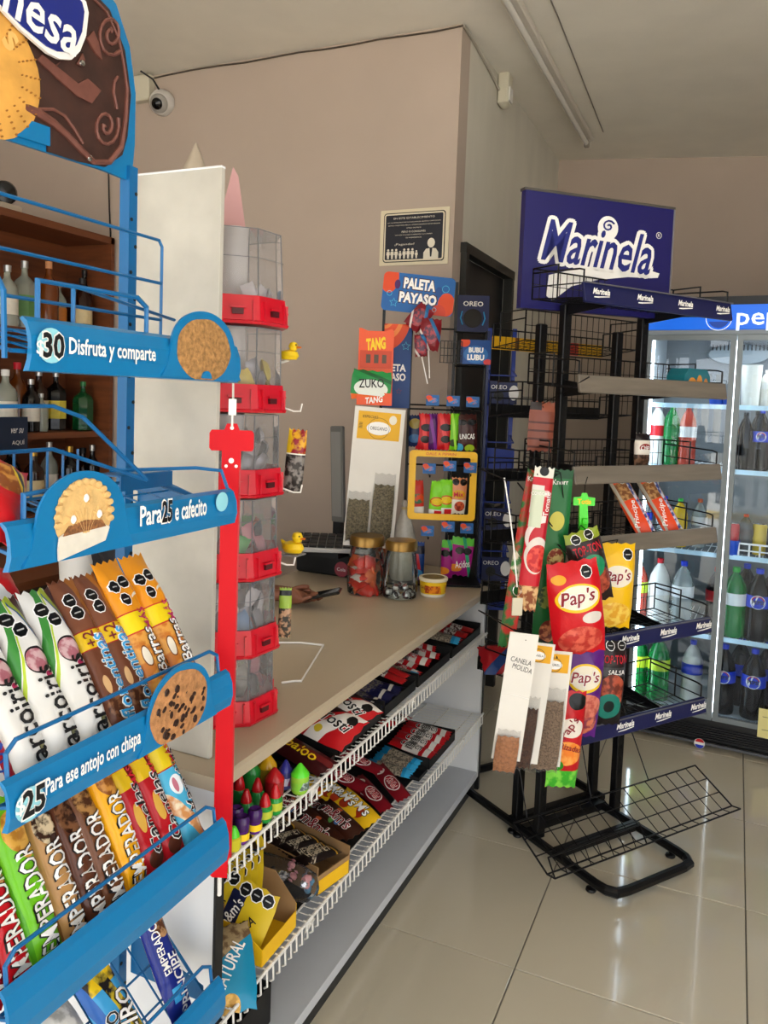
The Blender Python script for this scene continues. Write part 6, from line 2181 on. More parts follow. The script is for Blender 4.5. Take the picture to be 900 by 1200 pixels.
org = printed('pk_orange_bisc', '#e0481c', [('band', (.3, .5), '#c8501c'), ('band', (.02, .28), '#b88a58', ('#7a4c2c', 60)), ('diag', (1, .1, .28, .5), '#3c4c8c', ('#d8d8e4', 60)), ('diag', (1, .2, -.52, -.38), '#b8b0a0'), *seals([(.0, .38), (.1, .3)], .011, .06, .26)], .06, .26, .3, bump=.2)
for k, px in enumerate((737, 769)):
    q = KF.L(px, 600, .17)
    o = pouch('biscuit_packet', .07, .25, .035, org, [('Principe', -.1, -.2, .1, .022, 75, WHITE, .2)], seed=k)
    d = KF.R @ Vector((-.12, .55, .8))
    put(o, KF.W(q.x, -.17, 1.153+.118), orient(d, KF.R @ Vector((-.55, -.8, .5))))
    tag(o, ('left' if k == 0 else 'right')+' one of two orange biscuit packets leaning on the fourth tray', 'biscuit packet', 'orange biscuit packets on the black rack')

# ---- strips and bags hanging at the left front corner
papl = lambda c, food, f2, ex=(): [('ell', (0, -.33, .42, .15), food, (f2, 40)), ('ell', (.02, .12, .43, .15), '#f0c41c'), ('ell', (.02, .125, .38, .125), '#ece4d0'), *ex]


def chip(words, px, py, w, l, base, food, f2, ang, off, txt, inkc, seed, ex=(), yaw=-24, t=.055):
    m = printed('chip_%d' % seed, base, papl(base, food, f2, ex), w, l, .28, bump=.35)
    return hang('chip_bag', words, 'crisp bag', KF, px, py, off, w, l, t, m, txt, ang, seed=seed, yaw=yaw)


sealp = lambda u, v, w, l, r=.016: seals([(u, v)], r, w, l)
PT = lambda w: [("Pap's", .0, .12, w*.72, w*.36, 4, DKRED, .2, WHITE)]
chip('yellow crisp bag hanging highest on the corner of the black rack', 719, 686, .135, .28, '#eebb10', '#e2a42c', '#f4d05c', 1, .30, PT(.13), DKRED, 1, sealp(.25, .38, .135, .28))
m_ = printed('tt1', '#2a1c1a', [('band', (.36, .5), '#8a9a2c'), ('ell', (.05, -.18, .4, .2), '#7a2c20', ('#b8543c', 40)), ('ell', (.05, .02, .3, .15), '#1c8a5c'), ('ell', (-.05, .0, .13, .08), '#0c1c1a'), *seals([(-.2, .4), (.15, .42)], .013, .13, .24)], .13, .24, .28, bump=.35)
hang('chip_bag', 'dark tilted crisp bag hanging above the red one', 'crisp bag', KF, 690, 664, .35, .12, .235, .05, m_, [('TOP-TON', 0, .26, .09, .03, 4, REDI)], -17, seed=21, yaw=-20)
chip('big red crisp bag hanging at the front of the corner', 675, 712, .165, .285, '#c8101c', '#d8604c', '#b8342c', -9, .40, PT(.15), DKRED, 2, (*sealp(.22, .38, .165, .285), ('ell', (-.3, .33, .13, .05), '#e8a41c'), ('ell', (.24, -.1, .2, .06), '#d8d0c8')))
m_ = printed('tt2', '#1a1415', [('band', (.22, .38), '#2a1a1c'), ('band', (.1, .2), '#3c3c40'), ('ell', (.0, -.08, .4, .2), '#6a2c20', ('#b8543c', 40)), ('ell', (-.05, -.25, .36, .15), '#1c7a6c'), ('ell', (-.05, -.25, .15, .07), '#0c1c1a'), *seals([(-.1, .44), (.25, .44)], .013, .12, .29)], .12, .29, .28, bump=.35)
hang('chip_bag', 'black crisp bag with green print hanging right of the purple one', 'crisp bag', KF, 714, 800, .29, .105, .285, .05, m_, [('TOP-TON', 0, .3, .095, .028, 0, REDI), ('SALSA', .1, .15, .06, .016, 0, WHITE)], 2, seed=22, yaw=-20)
chip('purple crisp bag hanging below the red one', 681, 806, .13, .31, '#5a1c7a', '#d87a5c', '#8c3c4c', 3, .36, PT(.125), DKRED, 3, (('ell', (.1, -.16, .4, .12), '#d8806c', ('#b85448', 40)), ('ell', (-.2, -.06, .2, .04), '#cfc4d8')), t=.05)
m_ = printed('tt3', '#b8121c', [('ell', (.2, .4, .3, .08), '#111111'), ('ell', (.1, .12, .5, .13), '#c01a24'), ('ell', (0, -.12, .5, .12), '#e8802c', ('#f0a04c', 30)), ('band', (-.5, -.3), '#3ca82c', ('#7cd048', 30)), ('ell', (-.2, -.25, .14, .05), '#2c8a1c'), ('ell', (.05, .14, .4, .1), '#e8e0d4')], .1, .3, .28, bump=.35)
hang('chip_bag', 'red, orange and green crisp bag hanging lowest', 'crisp bag', KF, 663, 866, .40, .1, .3, .045, m_, [('Rizadas', .1, -.06, .07, .018, -12, DKRED), ("Pap's", 0, .14, .075, .035, 60, DKRED)], 4, seed=23, yaw=-24)
# long seasoning strips
kn = printed('strip_green', '#1c6a34', [('band', (.42, .5), '#0f4a24'), ('ell', (0, .2, .3, .05), '#c8c04c'), ('ell', (.1, .0, .35, .06), '#8c3c2c', ('#d8c07c', 60)), ('ell', (-.1, -.2, .35, .06), '#2a4a2c', ('#8c9a4c', 60)), ('ell', (.1, -.38, .35, .06), '#7a2c24', ('#d88a5c', 60))], .08, .6, .35, bump=.3)
kd = printed('bouillon_red', '#c01c2c', [('ell', (.2, .3, .3, .02), '#e8b8b8'), ('ell', (.3, .02, .75, .14), '#e4d8d4'), ('ell', (.35, .0, .66, .115), '#b81c2c'), ('rect', (-.18, .26, .24, .09), '#d8d4cc'), ('bandu', (.3, .5), '#a81424'), ('band', (.4, .5), '#d8d8cc'), ('rect', (-.15, .2, .25, .12), '#c8d0b8'), ('ell', (.1, -.1, .5, .12), '#d8d0c8'), ('ell', (.15, -.12, .45, .09), '#b81c24', ('#d8483c', 60)), ('band', (-.5, -.3), '#8c4c2c', ('#d8b07c', 60)), ('ell', (0, .44, .2, .03), '#111111')], .07, .45, .35, bump=.3)
kc = printed('strip_multi', '#2c6a3c', [('diag', (1, 8, -9, 9), '#2c6a34', ('#b8342c', 26)), ('diag', (1, 8, -1, 0), '#d8d0b8', ('#3c7a3c', 40))], .05, .5, .35, bump=.3)
hang('seasoning_strip', 'dark green strip of seasoning sachets hanging behind the red strip', 'seasoning strip', KF, 647, 655, .28, .085, .56, .02, kn, [('Knorr', .0, .43, .05, .016, 4, WHITE)], 3, seed=31, yaw=-24)
hang('seasoning_strip', 'green strip of seasoning sachets at the left of the red strip', 'seasoning strip', KF, 610, 655, .34, .05, .53, .02, kc, [('Knorr', .0, .45, .04, .014, 8, WHITE)], 7, seed=32, yaw=-24)
hang('seasoning_strip', 'red strip of bouillon sachets hanging between the green strips', 'seasoning strip', KF, 627, 632, .38, .062, .42, .025, kd, [('Tomate', .28, .25, .07, .016, 88, WHITE), ('CONSOME', -.1, .32, .05, .01, 4, WHITE)], 5, seed=33, yaw=-24)
ch = printed('strip_brown', '#7a4030', [('band', (.3, .5), '#8a4a34'), ('rect', (-.3, .4, .25, .08), '#2c2422'), ('band', (-.1, -.06), '#4a2218'), ('band', (-.26, -.22), '#4a2218'), ('band', (-.42, -.38), '#4a2218'), ('band', (.06, .1), '#4a2218')], .09, .17, .35, bump=.2)
hang('chocolate_strip', 'brown strip of chocolate sachets hanging high on the left post', 'sachet strip', KF, 634, 500, .1, .09, .165, .015, ch, [], 2, seed=34, yaw=-20)
# green clip with yellow lettering
q = KF.L(684, 600, .30)
gc = thing('green_clip', 'lime green clip tag with yellow lettering hanging from the tray', 'clip', KF.W(q.x, -.30, q.z), 30)
gm = mat('clip_green', '#3fd81c', .3)
MB().prism([(-.035, .02), (.035, .02), (.035, .045), (.012, .048), (.008, .06), (-.008, .06), (-.012, .048), (-.035, .045)], I4, .005).build('tag', gm, gc)
MB().prism([(-.014, .02), (-.01, -.06), (.0, -.07), (.014, -.062), (.017, -.03), (.012, .02)], I4, .012).build('clip', gm, gc)
MB().box((.004, -.003, -.03), (.016, .006, .02), bev=.002).build('button', gm, gc)
lettering('Totis', 0, .033, .045, .017, YELI, gc, bold=.04)
MB().tube([(0, .002, .055), (0, .0, .085), (.01, .01, .11)], .0015, 5).build('loop', BLKW, gc)
# spice cards low at the left
wl = mat('card_plain', '#dcdad4', .55)
cin = mat('ground_cinnamon', '#a06a44', .85, noise_=.3, scale=120, bump=.3)
stick = mat('cinnamon_stick', '#4a2e1e', .8, noise_=.5, scale=160, bump=.5)
pep = mat('mixed_spice', '#7a6450', .85, noise_=.5, scale=220, bump=.5)
yl2 = printed('spice_label2', '#e0a41c', [], .1, .1, .4)
c0 = herb_card('white card hand-lettered CANELA MOLIDA with a cinnamon sachet, leftmost of three', KF, (613, 741), (594, 892), .078, [(-.05, -.44, .8, .28, cin, 0)], '', yl, .5, face_yaw=-30, head=False)
bkk = mat('marker_ink', '#2a2a2c', .6)
lettering('CANELA', .002, .1, .058, .014, bkk, c0, lambda x, z: -.0016, -8)
lettering('MOLIDA', .008, .08, .055, .014, bkk, c0, lambda x, z: -.0016, -12)
MB().tube([(-.038, -.003, -.0), (-.01, -.006, .008), (.02, -.004, .003), (.038, -.003, -.0)], .0009, 4).build('thread', WHITE, c0)
c1_ = herb_card('white card with yellow label and black cinnamon sticks, middle of three', KF, (631, 752), (613, 895), .088, [(.0, -.28, .5, .5, stick, 0)], 'CANELA', yl2, .45, face_yaw=-30)
c2_ = herb_card('card with yellow label and sachet of brown herbs, rightmost of three', KF, (650, 762), (637, 898), .1, [(.0, -.22, .8, .6, pep, 0)], 'LAUREL', yl2, .42, face_yaw=-30)
# white cord with a bottle-shaped tag
cd = thing('cord_tag', 'thin white cord with a small clear tag hanging by the blue cookie rack', 'cord', (0, 0, 0))
KP = lambda px, py, off: KF.W(*[KF.L(px, py, off).x, -off, KF.L(px, py, off).z])
MB().tube([KP(591, 560, .42), KP(597, 600, .42), KP(602, 640, .42), KP(606, 688, .42)], .0022, 5).build('cord', WHITE, cd)
MB().tube([KP(606+5*math.cos(t), 692+6*math.sin(t), .42) for t in [2*PI*i/12 for i in range(12)]], .0012, 4, closed=True).build('ring', CHROME, cd)
a, b = KP(601, 702, .42), KP(611, 720, .42)
tg_ = MB().box((0, 0, 0), (.03, .004, .05), bev=.001).build('tag', mat('tag_cream', '#c8c0a8', .4), cd)
put(tg_, (a+b)/2, RZ(30))
for (px, py) in ((632, 522), (626, 560)):
    pass

# hooks that carry the hanging goods
def peg(px, py, off, zt, x0=None):
    q = KF.L(px, py, off)
    xs = RX0 if x0 is None else x0
    rod(kr, [(xs, RY_, zt), (q.x, RY_-.03, max(zt, q.z)+.02), (q.x, -off-.004, q.z+.0), (q.x, -off-.012, q.z-.01)], BLKW, .0018, 'peg')


for a_ in ((613, 745, .5, .822), (632, 756, .45, .822), (650, 766, .42, .822), (663, 812, .385, .822), (681, 745, .35, .822), (714, 738, .28, .822), (591, 562, .42, 1.382), (613, 575, .33, 1.153), (627, 552, .37, 1.382), (647, 560, .27, 1.153), (675, 662, .385, 1.153), (719, 642, .29, 1.153), (690, 625, .34, 1.153), (634, 474, .095, 1.67)):
    peg(*a_)

# ============================================================ DRINKS COOLER
CR = -3
CO = Vector((-.455, 3.99, 0))
CF = Frame(CO, CR)
ck_ = thing('drinks_cooler', 'tall black drinks cooler with glowing blue header and lit glass doors', 'cooler', CO, CR)
blk = mat('cooler_black', '#0b0b0d', .35)
inn = mat('cooler_inner', '#b9c2c6', .35)
CWD, CH, CD = 1.5, 2.13, .68
MB().box((CWD/2, CD/2+.04, CH-.03), (CWD, CD, .06)).build('top', blk, ck_)
MB().box((.02, CD/2+.04, CH/2), (.04, CD, CH-.06)).build('side_panel', blk, ck_)
MB().box((CWD-.02, CD/2+.04, CH/2), (.04, CD, CH-.06)).build('side_panel', blk, ck_)
MB().box((CWD/2, CD+.02, CH/2), (CWD-.08, .03, CH-.1)).build('back_panel', mat('cooler_back', '#747b7f', .5), ck_)
MB().box((.045, CD/2, 1.05), (.006, CD-.1, 1.85)).build('inner_side', inn, ck_)
MB().box((CWD-.045, CD/2, 1.05), (.006, CD-.1, 1.85)).build('inner_side', inn, ck_)
MB().box((CWD/2, CD/2+.02, .13), (CWD-.08, CD-.06, .04)).build('floor_panel', inn, ck_)
MB().box((CWD/2, .05, .085), (CWD, .06, .11)).build('kick_plate', blk, ck_)
gr = MB()
for k in range(6):
    gr.box((CWD/2, .012, .05+k*.011), (CWD-.1, .008, .004))
gr.build('grille', mat('grille', '#1c1c1e', .4), ck_, kind='stuff')
MB().box((CWD/2, .0, .028), (CWD, .012, .012)).build('lower_trim', mat('cooler_trim', '#5a5c60', .3, .6), ck_)
for x in (.08, CWD-.08):
    for y in (.1, CD-.05):
        MB().lathe([(.025, 0), (.025, .03)], (x, y, 0), 12).build('foot', blk, ck_)
# header
q0, q1 = CF.L(900, 356), CF.L(900, 385)
hz0, hz1 = CF.L(880, 386).z, CF.L(880, 357).z
hb_ = mat('header_blue', '#0d62d8', .3, emit=.75)
hb = MB().box((CWD/2, .0, (hz0+hz1)/2), (CWD-.02, .03, hz1-hz0)).build('header', hb_, ck_)
fl2 = lambda x, z: -.0155
q = CF.L(895, 371)
hw = mat('header_white', '#dfe9fa', .3, emit=.9)
lettering('pepsi', q.x+.015, (hz0+hz1)/2-.012, .25, .1, hw, ck_, fl2, 0, bold=.01)
qc = CF.L(843, 371)
MB().tube([(qc.x+.055*math.cos(t), -.0175, (hz0+hz1)/2-.005+.055*math.sin(t)) for t in [2*PI*i/28 for i in range(28)]], .0018, 5, closed=True).build('globe_ring', hw, ck_)
MB().prism(disc(qc.x, (hz0+hz1)/2-.005, .045, 20, 1, 20, 160), I4, .001, -.0165).build('globe_top', mat('header_red', '#c8203c', .3, emit=.5), ck_)
MB().prism(disc(qc.x, (hz0+hz1)/2-.005, .045, 20, 1, 200, 340), I4, .001, -.0165).build('globe_bottom', mat('header_deep', '#0a3c9c', .3, emit=.5), ck_)
MB().box((CWD/2, .02, hz0-.012), (CWD-.02, .06, .02)).build('header_lip', mat('lip_grey', '#8a949a', .3), ck_)
# doors
q = CF.L(850, 600)
XM = q.x
fr_m = mat('door_alu', '#7c8488', .35, .3)
gls = clear('door_glass', '#f6fbff', rough=.0, body=.0, gloss=1.24)
DZ0, DZ1 = .15, hz0-.025


def door(x0, x1, nm):
    g = MB()
    for x in (x0+.012, x1-.012):
        g.box((x, 0, (DZ0+DZ1)/2), (.024, .035, DZ1-DZ0))
    g.box(((x0+x1)/2, 0, DZ0+.012), (x1-x0-.048, .035, .024))
    g.box(((x0+x1)/2, 0, DZ1-.012), (x1-x0-.048, .035, .024))
    f = g.build(nm, fr_m, ck_)
    MB().box(((x0+x1)/2, 0, (DZ0+DZ1)/2), (x1-x0-.05, .006, DZ1-DZ0-.05)).build('glass_pane', gls if x0 > .1 else clear('door_glass_left', '#f6fbff', rough=.0, body=.0, gloss=1.5), f)
    return f


door(.04, XM, 'door')
door(XM+.004, CWD-.04, 'door')
led = mat('led_white', '#eaf6ff', .5, emit=14)
for x in (.056, XM-.002, CWD-.056):
    MB().box((x, .045, (DZ0+DZ1)/2), (.03, .012, DZ1-DZ0-.05)).build('led_strip', led, ck_)
MB().box((XM, .055, (DZ0+DZ1)/2), (.05, .01, DZ1-DZ0)).build('mullion', mat('mullion', '#c8d0d4', .4), ck_)
led2 = mat('led_soft', '#e6f2ff', .5, emit=7)
# fan cover at the top inside
fq = CF.L(862, 405, -.3)
MB().lathe([(.16, 0), (.15, .02), (.0, .03)], (fq.x, CD-.02, fq.z-.02), 24, RX(90) @ Matrix.Diagonal((1, .35, 1))).build('fan_cover', mat('fan_grey', '#98a4aa', .4), ck_, True)
sl2 = MB()
for k in range(15):
    sl2.box((fq.x-.13+k*.019, CD-.045, fq.z+.015), (.006, .01, .03))
sl2.build('fan_slots', BLACK, ck_, kind='stuff')
# shelves
SH = [(1.636, 472), (1.31, 551), (.905, 650), (.505, 755)]
shm = mat('shelf_wire_white', '#dfe6ea', .35)
for k, (z, _) in enumerate(SH):
    z = [CF.L(862, 476).z, CF.L(862, 553).z, CF.L(862, 655).z, CF.L(862, 755).z][k]
    SH[k] = z
    g = MB()
    for j in range(int((CWD-.12)/.03)):
        g.tube([(.06+j*.03, .075, z), (.06+j*.03, CD-.03, z)], .0022, 4)
    for y in (.3, .5):
        g.tube([(.055, y, z), (CWD-.055, y, z)], .003, 4)
    g.build('wire_shelf', shm, ck_)
    MB().box((CWD/2, .07, z-.005), (CWD-.11, .006, .022)).build('shelf_front', mat('shelf_front', '#c4e4f4', .4), ck_)
# fence-like shelf divider (white grid) on the middle shelf
q = CF.L(888, 640, -.08)
g = MB()
for j in range(7):
    g.box((q.x-.08+j*.045, .08, SH[2]+.035), (.008, .004, .06))
g.box((q.x+.05, .08, SH[2]+.062), (.29, .004, .008))
g.box((q.x+.05, .08, SH[2]+.03), (.29, .004, .006))
g.build('shelf_divider', WHITE, ck_)
# inside light
il = bpy.data.lights.new('cooler_light', 'AREA')
il.shape = 'RECTANGLE'
il.size = CWD-.2
il.size_y = .05
il.energy = 9
il.color = (.94, .98, 1)
ilo = bpy.data.objects.new('cooler_light', il)
COL.objects.link(ilo)
ilo.location = CF.W(CWD/2, .1, hz0-.04)
ilo.rotation_euler = (math.radians(20), 0, math.radians(CR))

# ---- bottles and cans
pet = mat('pet_clear', '#dfe8e6', .08, trans=.7)
petg = mat('pet_green', '#1f9a4a', .1, trans=.5)
cola = mat('cola_dark', '#0a0504', .12, spec=.3)
drinks = {'cola': cola, 'green': petg, 'clear': pet, 'orange': mat('drink_orange', '#d8641c', .15), 'yellow': mat('drink_yellow', '#c8a41c', .15), 'red': mat('drink_red', '#b0243c', .15),
          'blue': mat('drink_blue', '#1c4cb8', .15), 'milk': mat('drink_milk', '#d8d8d0', .3), 'grey': mat('drink_grey', '#3a4448', .15), 'juice': mat('drink_juice', '#b84c3c', .15)}
dl = {'pepsi': mat('lb_pepsi', '#1c3cc0', .35), 'coke': mat('lb_coke', '#c01420', .35), 'white': mat('lb_white', '#e0e2e0', .4), 'lime': mat('lb_lime', '#b8d030', .4), 'green': mat('lb_green', '#0e7a38', .4), 'yellow': mat('lb_yellow', '#e2c020', .4), 'dark': mat('lb_dark', '#23252c', .4), 'purple': mat('lb_purple', '#3c2c8c', .4)}
caps = {'blue': mat('cp_blue', '#1c3cc8', .4), 'red': mat('cp_red', '#b81420', .4), 'green': mat('cp_green', '#2ca83c', .4), 'white': WHITE, 'black': BLACK, 'orange': mat('cp_orange', '#d85c2c', .4)}


def soda(kind, h, r, dr, cap_, lab, words, loc, group, pep=False):
    t = thing(kind, words, 'bottle' if 'bottle' in kind else 'can', loc, CR)
    t['group'] = group
    if kind == 'soda_can':
        MB().lathe([(r*.8, 0), (r, .008), (r, h*.9), (r*.82, h*.98), (r*.84, h), (r*.6, h*.985), (0, h*.985)], n=18).build('body', dl[lab], t, True)
        MB().lathe([(r*.83, h*.975), (r*.86, h*1.005), (r*.8, h*1.0)], n=18).build('rim', CHROME, t, True)
        return t
    if kind == 'water_cup':
        MB().lathe([(r*.85, 0), (r, h), (r*1.05, h*1.01), (r*.95, h*.97), (0, h*.97)], n=18).build('body', drinks[dr], t, True)
        return t
    pf_ = [(r*.7, 0), (r*.95, h*.015), (r, h*.06), (r*.97, h*.3), (r*.93, h*.36), (r, h*.44), (r*.99, h*.62), (r*.85, h*.74), (r*.5, h*.86), (r*.27, h*.91), (r*.27, h*.95)]
    MB().lathe(pf_, n=20).build('body', drinks[dr], t, True)
    MB().lathe([(r*.31, h*.93), (r*.32, h*.995), (r*.28, h), (0, h)], n=14).build('cap', caps[cap_], t, True)
    if lab:
        lb = MB().lathe([(r*1.015, h*.47), (r*1.01, h*.64)], n=24, cap=False).build('label', dl[lab], t, True)
        if pep:
            rr_ = r*.62
            for (a0, a1, mm) in ((0, 360, 'white'), (15, 165, 'coke'), (195, 345, 'pepsi')):
                vs = []
                pts = disc(0, h*.555, rr_*(1 if mm == 'white' else .88), 20, .95, a0, a1)
                R1 = r*1.02+(.0006 if mm == 'white' else .0012)
                MB().add([(R1*math.sin(a_/R1), -R1*math.cos(a_/R1), b_) for a_, b_ in pts], [tuple(range(len(pts)))]).build('emblem', dl[mm], lb)
            R1 = r*1.02+.002
            vs_, fs_, W0, H0 = txmesh('PEPSI', .03, 0)
            k_ = rr_*1.5/W0
            MB().add([(R1*math.sin(x*k_/R1), -R1*math.cos(x*k_/R1), h*.555+y*k_) for x, y in vs_], fs_).build('lettering', dl['dark'], lb)
    return t


ZF = .15
lst = [  # kind, px, depth, shelf z, h, r, drink, cap, label, words, pepsi
    # bottom floor
    ('soda_bottle', 861, .13, ZF, .335, .054, 'cola', 'blue', 'pepsi', 'large cola bottle with blue label on the cooler floor, leftmost of the blue-labelled ones', 1),
    ('soda_bottle', 897, .13, ZF, .335, .054, 'cola', 'blue', 'pepsi', 'large cola bottle with blue label on the cooler floor beside the yellow note', 1),
    ('soda_bottle', 932, .13, ZF, .335, .054, 'cola', 'blue', 'pepsi', 'large cola bottle with blue label on the cooler floor at the frame edge', 1),
    ('soda_bottle', 823, .2, ZF, .31, .05, 'milk', 'blue', 'pepsi', 'pale bottle with blue label on the cooler floor beside the door frame', 0),
    ('soda_bottle', 783, .14, ZF, .33, .054, 'green', 'green', 'lime', 'green bottle with lime label on the cooler floor, right of its twin', 0),
    ('soda_bottle', 757, .14, ZF, .33, .054, 'green', 'green', 'lime', 'green bottle with lime label on the cooler floor at the left side', 0),
    # shelf 4 (z .505)
    ('soda_bottle', 868, .13, SH[3], .335, .054, 'green', 'green', 'white', 'dark green bottle with pale label on the lowest wire shelf', 0),
    ('soda_bottle', 896, .13, SH[3], .34, .056, 'cola', 'blue', 'pepsi', 'cola bottle with round emblem on the lowest wire shelf', 1),
    ('soda_bottle', 930, .13, SH[3], .34, .055, 'green', 'green', 'green', 'green bottle on the lowest wire shelf at the frame edge', 0),
    ('soda_bottle', 846, .2, SH[3], .31, .05, 'cola', 'red', 'coke', 'cola bottle with red label beside the door frame', 0),
    ('soda_bottle', 752, .15, SH[3], .32, .052, 'juice', 'red', 'lime', 'red drink with lime label on the lowest wire shelf', 0),
    ('soda_bottle', 778, .15, SH[3], .33, .052, 'milk', 'red', 'white', 'pale bottle with red cap on the lowest wire shelf', 0),
    ('soda_bottle', 806, .15, SH[3], .33, .052, 'clear', 'blue', 'white', 'clear water bottle with blue cap on the lowest wire shelf', 0),
    # shelf 3 (.92)
    ('soda_can', 859, .12, SH[2], .15, .034, 'red', 'red', 'coke', 'red drink can on the middle shelf', 0),
    ('soda_bottle', 875, .16, SH[2], .19, .036, 'grey', 'red', 'dark', 'dark grey bottle with red cap on the middle shelf', 0),
    ('soda_can', 892, .18, SH[2], .15, .034, 'yellow', 'red', 'yellow', 'yellow drink can on the middle shelf', 0),
    ('soda_can', 910, .12, SH[2], .15, .034, 'red', 'red', 'dark', 'dark drink can on the middle shelf', 0),
    ('water_cup', 861, .095, SH[2], .07, .034, 'blue', 'red', None, 'small blue and white cup standing at the front of the middle shelf', 0),
    ('soda_bottle', 797, .15, SH[2], .24, .038, 'yellow', 'green', None, 'yellow drink with green cap on the middle shelf', 0),
    ('soda_bottle', 779, .2, SH[2], .24, .038, 'clear', 'blue', 'white', 'water bottle with blue cap on the middle shelf', 0),
    ('soda_bottle', 756, .2, SH[2], .24, .038, 'clear', 'blue', 'pepsi', 'water bottle behind the orange biscuit packets', 0),
    ('soda_bottle', 820, .2, SH[2], .24, .038, 'clear', 'orange', 'white', 'clear bottle with orange cap on the middle shelf', 0),
    # shelf 2 (1.3)
    ('soda_bottle', 867, .12, SH[1], .27, .036, 'cola', 'black', None, 'slim black bottle at the left of the second shelf', 0),
    ('soda_bottle', 886, .12, SH[1], .29, .037, 'cola', 'blue', 'pepsi', 'cola bottle with blue label on the second shelf', 1),
    ('soda_bottle', 906, .12, SH[1], .27, .036, 'cola', 'black', None, 'slim black bottle at the right of the second shelf', 0),
    ('soda_bottle', 764, .14, SH[1], .3, .044, 'milk', 'red', 'coke', 'pale bottle with red label at the left of the second shelf', 0),
    ('soda_bottle', 781, .14, SH[1], .3, .042, 'green', 'green', 'green', 'green bottle on the second shelf', 0),
    ('soda_bottle', 800, .14, SH[1], .3, .042, 'juice', 'orange', 'white', 'pink-red juice bottle on the second shelf', 0),
    # shelf 1 (1.636)
    ('water_cup', 870, .12, SH[0], .19, .045, 'milk', 'red', None, 'white cup with purple print on the top shelf', 0),
    ('soda_bottle', 888, .14, SH[0], .17, .03, 'milk', 'white', 'white', 'white dairy drink bottle on the top shelf', 0),
    ('soda_bottle', 903, .14, SH[0], .17, .03, 'milk', 'white', 'purple', 'white and purple dairy bottle on the top shelf', 0),
    ('water_cup', 832, .14, SH[0], .05, .04, 'blue', 'red', None, 'small blue cup lying low on the top shelf', 0),
    ('water_cup', 845, .14, SH[0], .05, .04, 'blue', 'red', None, 'small blue cup next to the door frame on the top shelf', 0),
]
for (kd_, px, dp, z, h, r, dr, cp_, lb, words, pp_) in lst:
    q = CF.L(px, CF.o.z+600, -dp)
    t = soda(kd_, h, r, dr, cp_, lb, words, CF.W(q.x, dp, z+(.003 if z != ZF else .0)), 'drinks in the cooler', pp_)
# rows behind the front bottles
for z, n_, h, r, dr, lb in ((SH[1], 7, .28, .036, 'cola', None), (SH[3], 6, .33, .052, 'cola', 'pepsi'), (ZF, 6, .33, .052, 'cola', 'pepsi')):
    for j in range(n_):
        x = XM+.1+j*(.085 if r < .04 else .12)
        if x > CWD-.12:
            break
        t = soda('soda_bottle', h, r, dr, 'blue' if lb else 'black', lb, 'cola bottle in the rear row of the cooler, %s from the door frame' % ordn[j], CF.W(x, .28, z+.003), 'rear row cola bottles in the cooler')
        if z == SH[3]:
            t['label'] = 'rear row cola bottle on the lowest wire shelf, %s from the door frame' % ordn[j]
        if z == ZF:
            t['label'] = 'rear row cola bottle on the cooler floor, %s from the door frame' % ordn[j]
# yellow note on the glass and round emblem sticker low on the cooler
q = CF.L(896, 848, .022)
nt_ = thing('price_note', 'pale yellow paper note stuck low on the right glass door', 'note', CF.W(q.x+.03, -.0215, q.z), CR)
MB().box((0, 0, 0), (.115, .0012, .135)).build('paper', mat('note_yellow', '#e6dc96', .6), nt_)
for k in (-1, 1):
    MB().box((-.005, -.001, k*.03), (.07, .0006, .002)).build('pencil_line', BLACK, nt_)
q = CF.L(819, 881, .01)
st_ = thing('round_sticker', 'small round red, white and blue sticker on the cooler foot', 'sticker', CF.W(q.x, -.009, max(.026, q.z)), CR)
MB().prism(disc(0, 0, .024, 20), I4, .0015).build('disc', WHITE, st_)
MB().prism(disc(0, .003, .02, 14, 1, 10, 170), I4, .001, -.001).build('upper_half', dl['coke'], st_)
MB().prism(disc(0, -.003, .02, 14, 1, 190, 350), I4, .001, -.001).build('lower_half', dl['pepsi'], st_)

# ============================================================ LOW CABINET behind the counter, cup bag
cabm = mat('cabinet_dark', '#3a2c22', .6)
cb3 = thing('low_cabinet', 'dark low cabinet under the liquor shelf behind the counter', 'cabinet', (-2.62, 2.35, 0))
MB().box((0, 0, .43), (.55, 1.6, .86)).build('body', cabm, cb3)
MB().box((0, 0, .875), (.6, 1.66, .03)).build('top', wood, cb3)
for y in (-.4, .4):
    dd = MB().box((.28, y, .43), (.02, .74, .74)).build('door', cabm, cb3)
    MB().tube([(.29, y+.3*(-1 if y > 0 else 1), .55), (.31, y+.3*(-1 if y > 0 else 1), .55), (.31, y+.3*(-1 if y > 0 else 1), .45), (.29, y+.3*(-1 if y > 0 else 1), .45)], .005, 6).build('handle', CHROME, dd)
q = at(95, 690, Z=.9)
cupq = at(95, 688, Z=.895)
cupb = thing('cup_bag', 'clear bag of white disposable cups with blue lettering behind the blue rack', 'bag of cups', (cupq.x, cupq.y, .8905), 40)
MB().lathe([(.07, 0), (.085, .3), (.086, .31), (.08, .31), (.07, .02)], n=24).build('cups', mat('cup_white', '#dcdad6', .4), cupb, True)
for k, (s, z, w_, h_) in enumerate((('CONVERMEX', .22, .13, .02), ('VASO DESECHABLE', .19, .1, .01))):
    lettering(s, 0, z, w_, h_, BLUEI, cupb, lambda x, z: -math.sqrt(max(0, .086**2-x*x)))

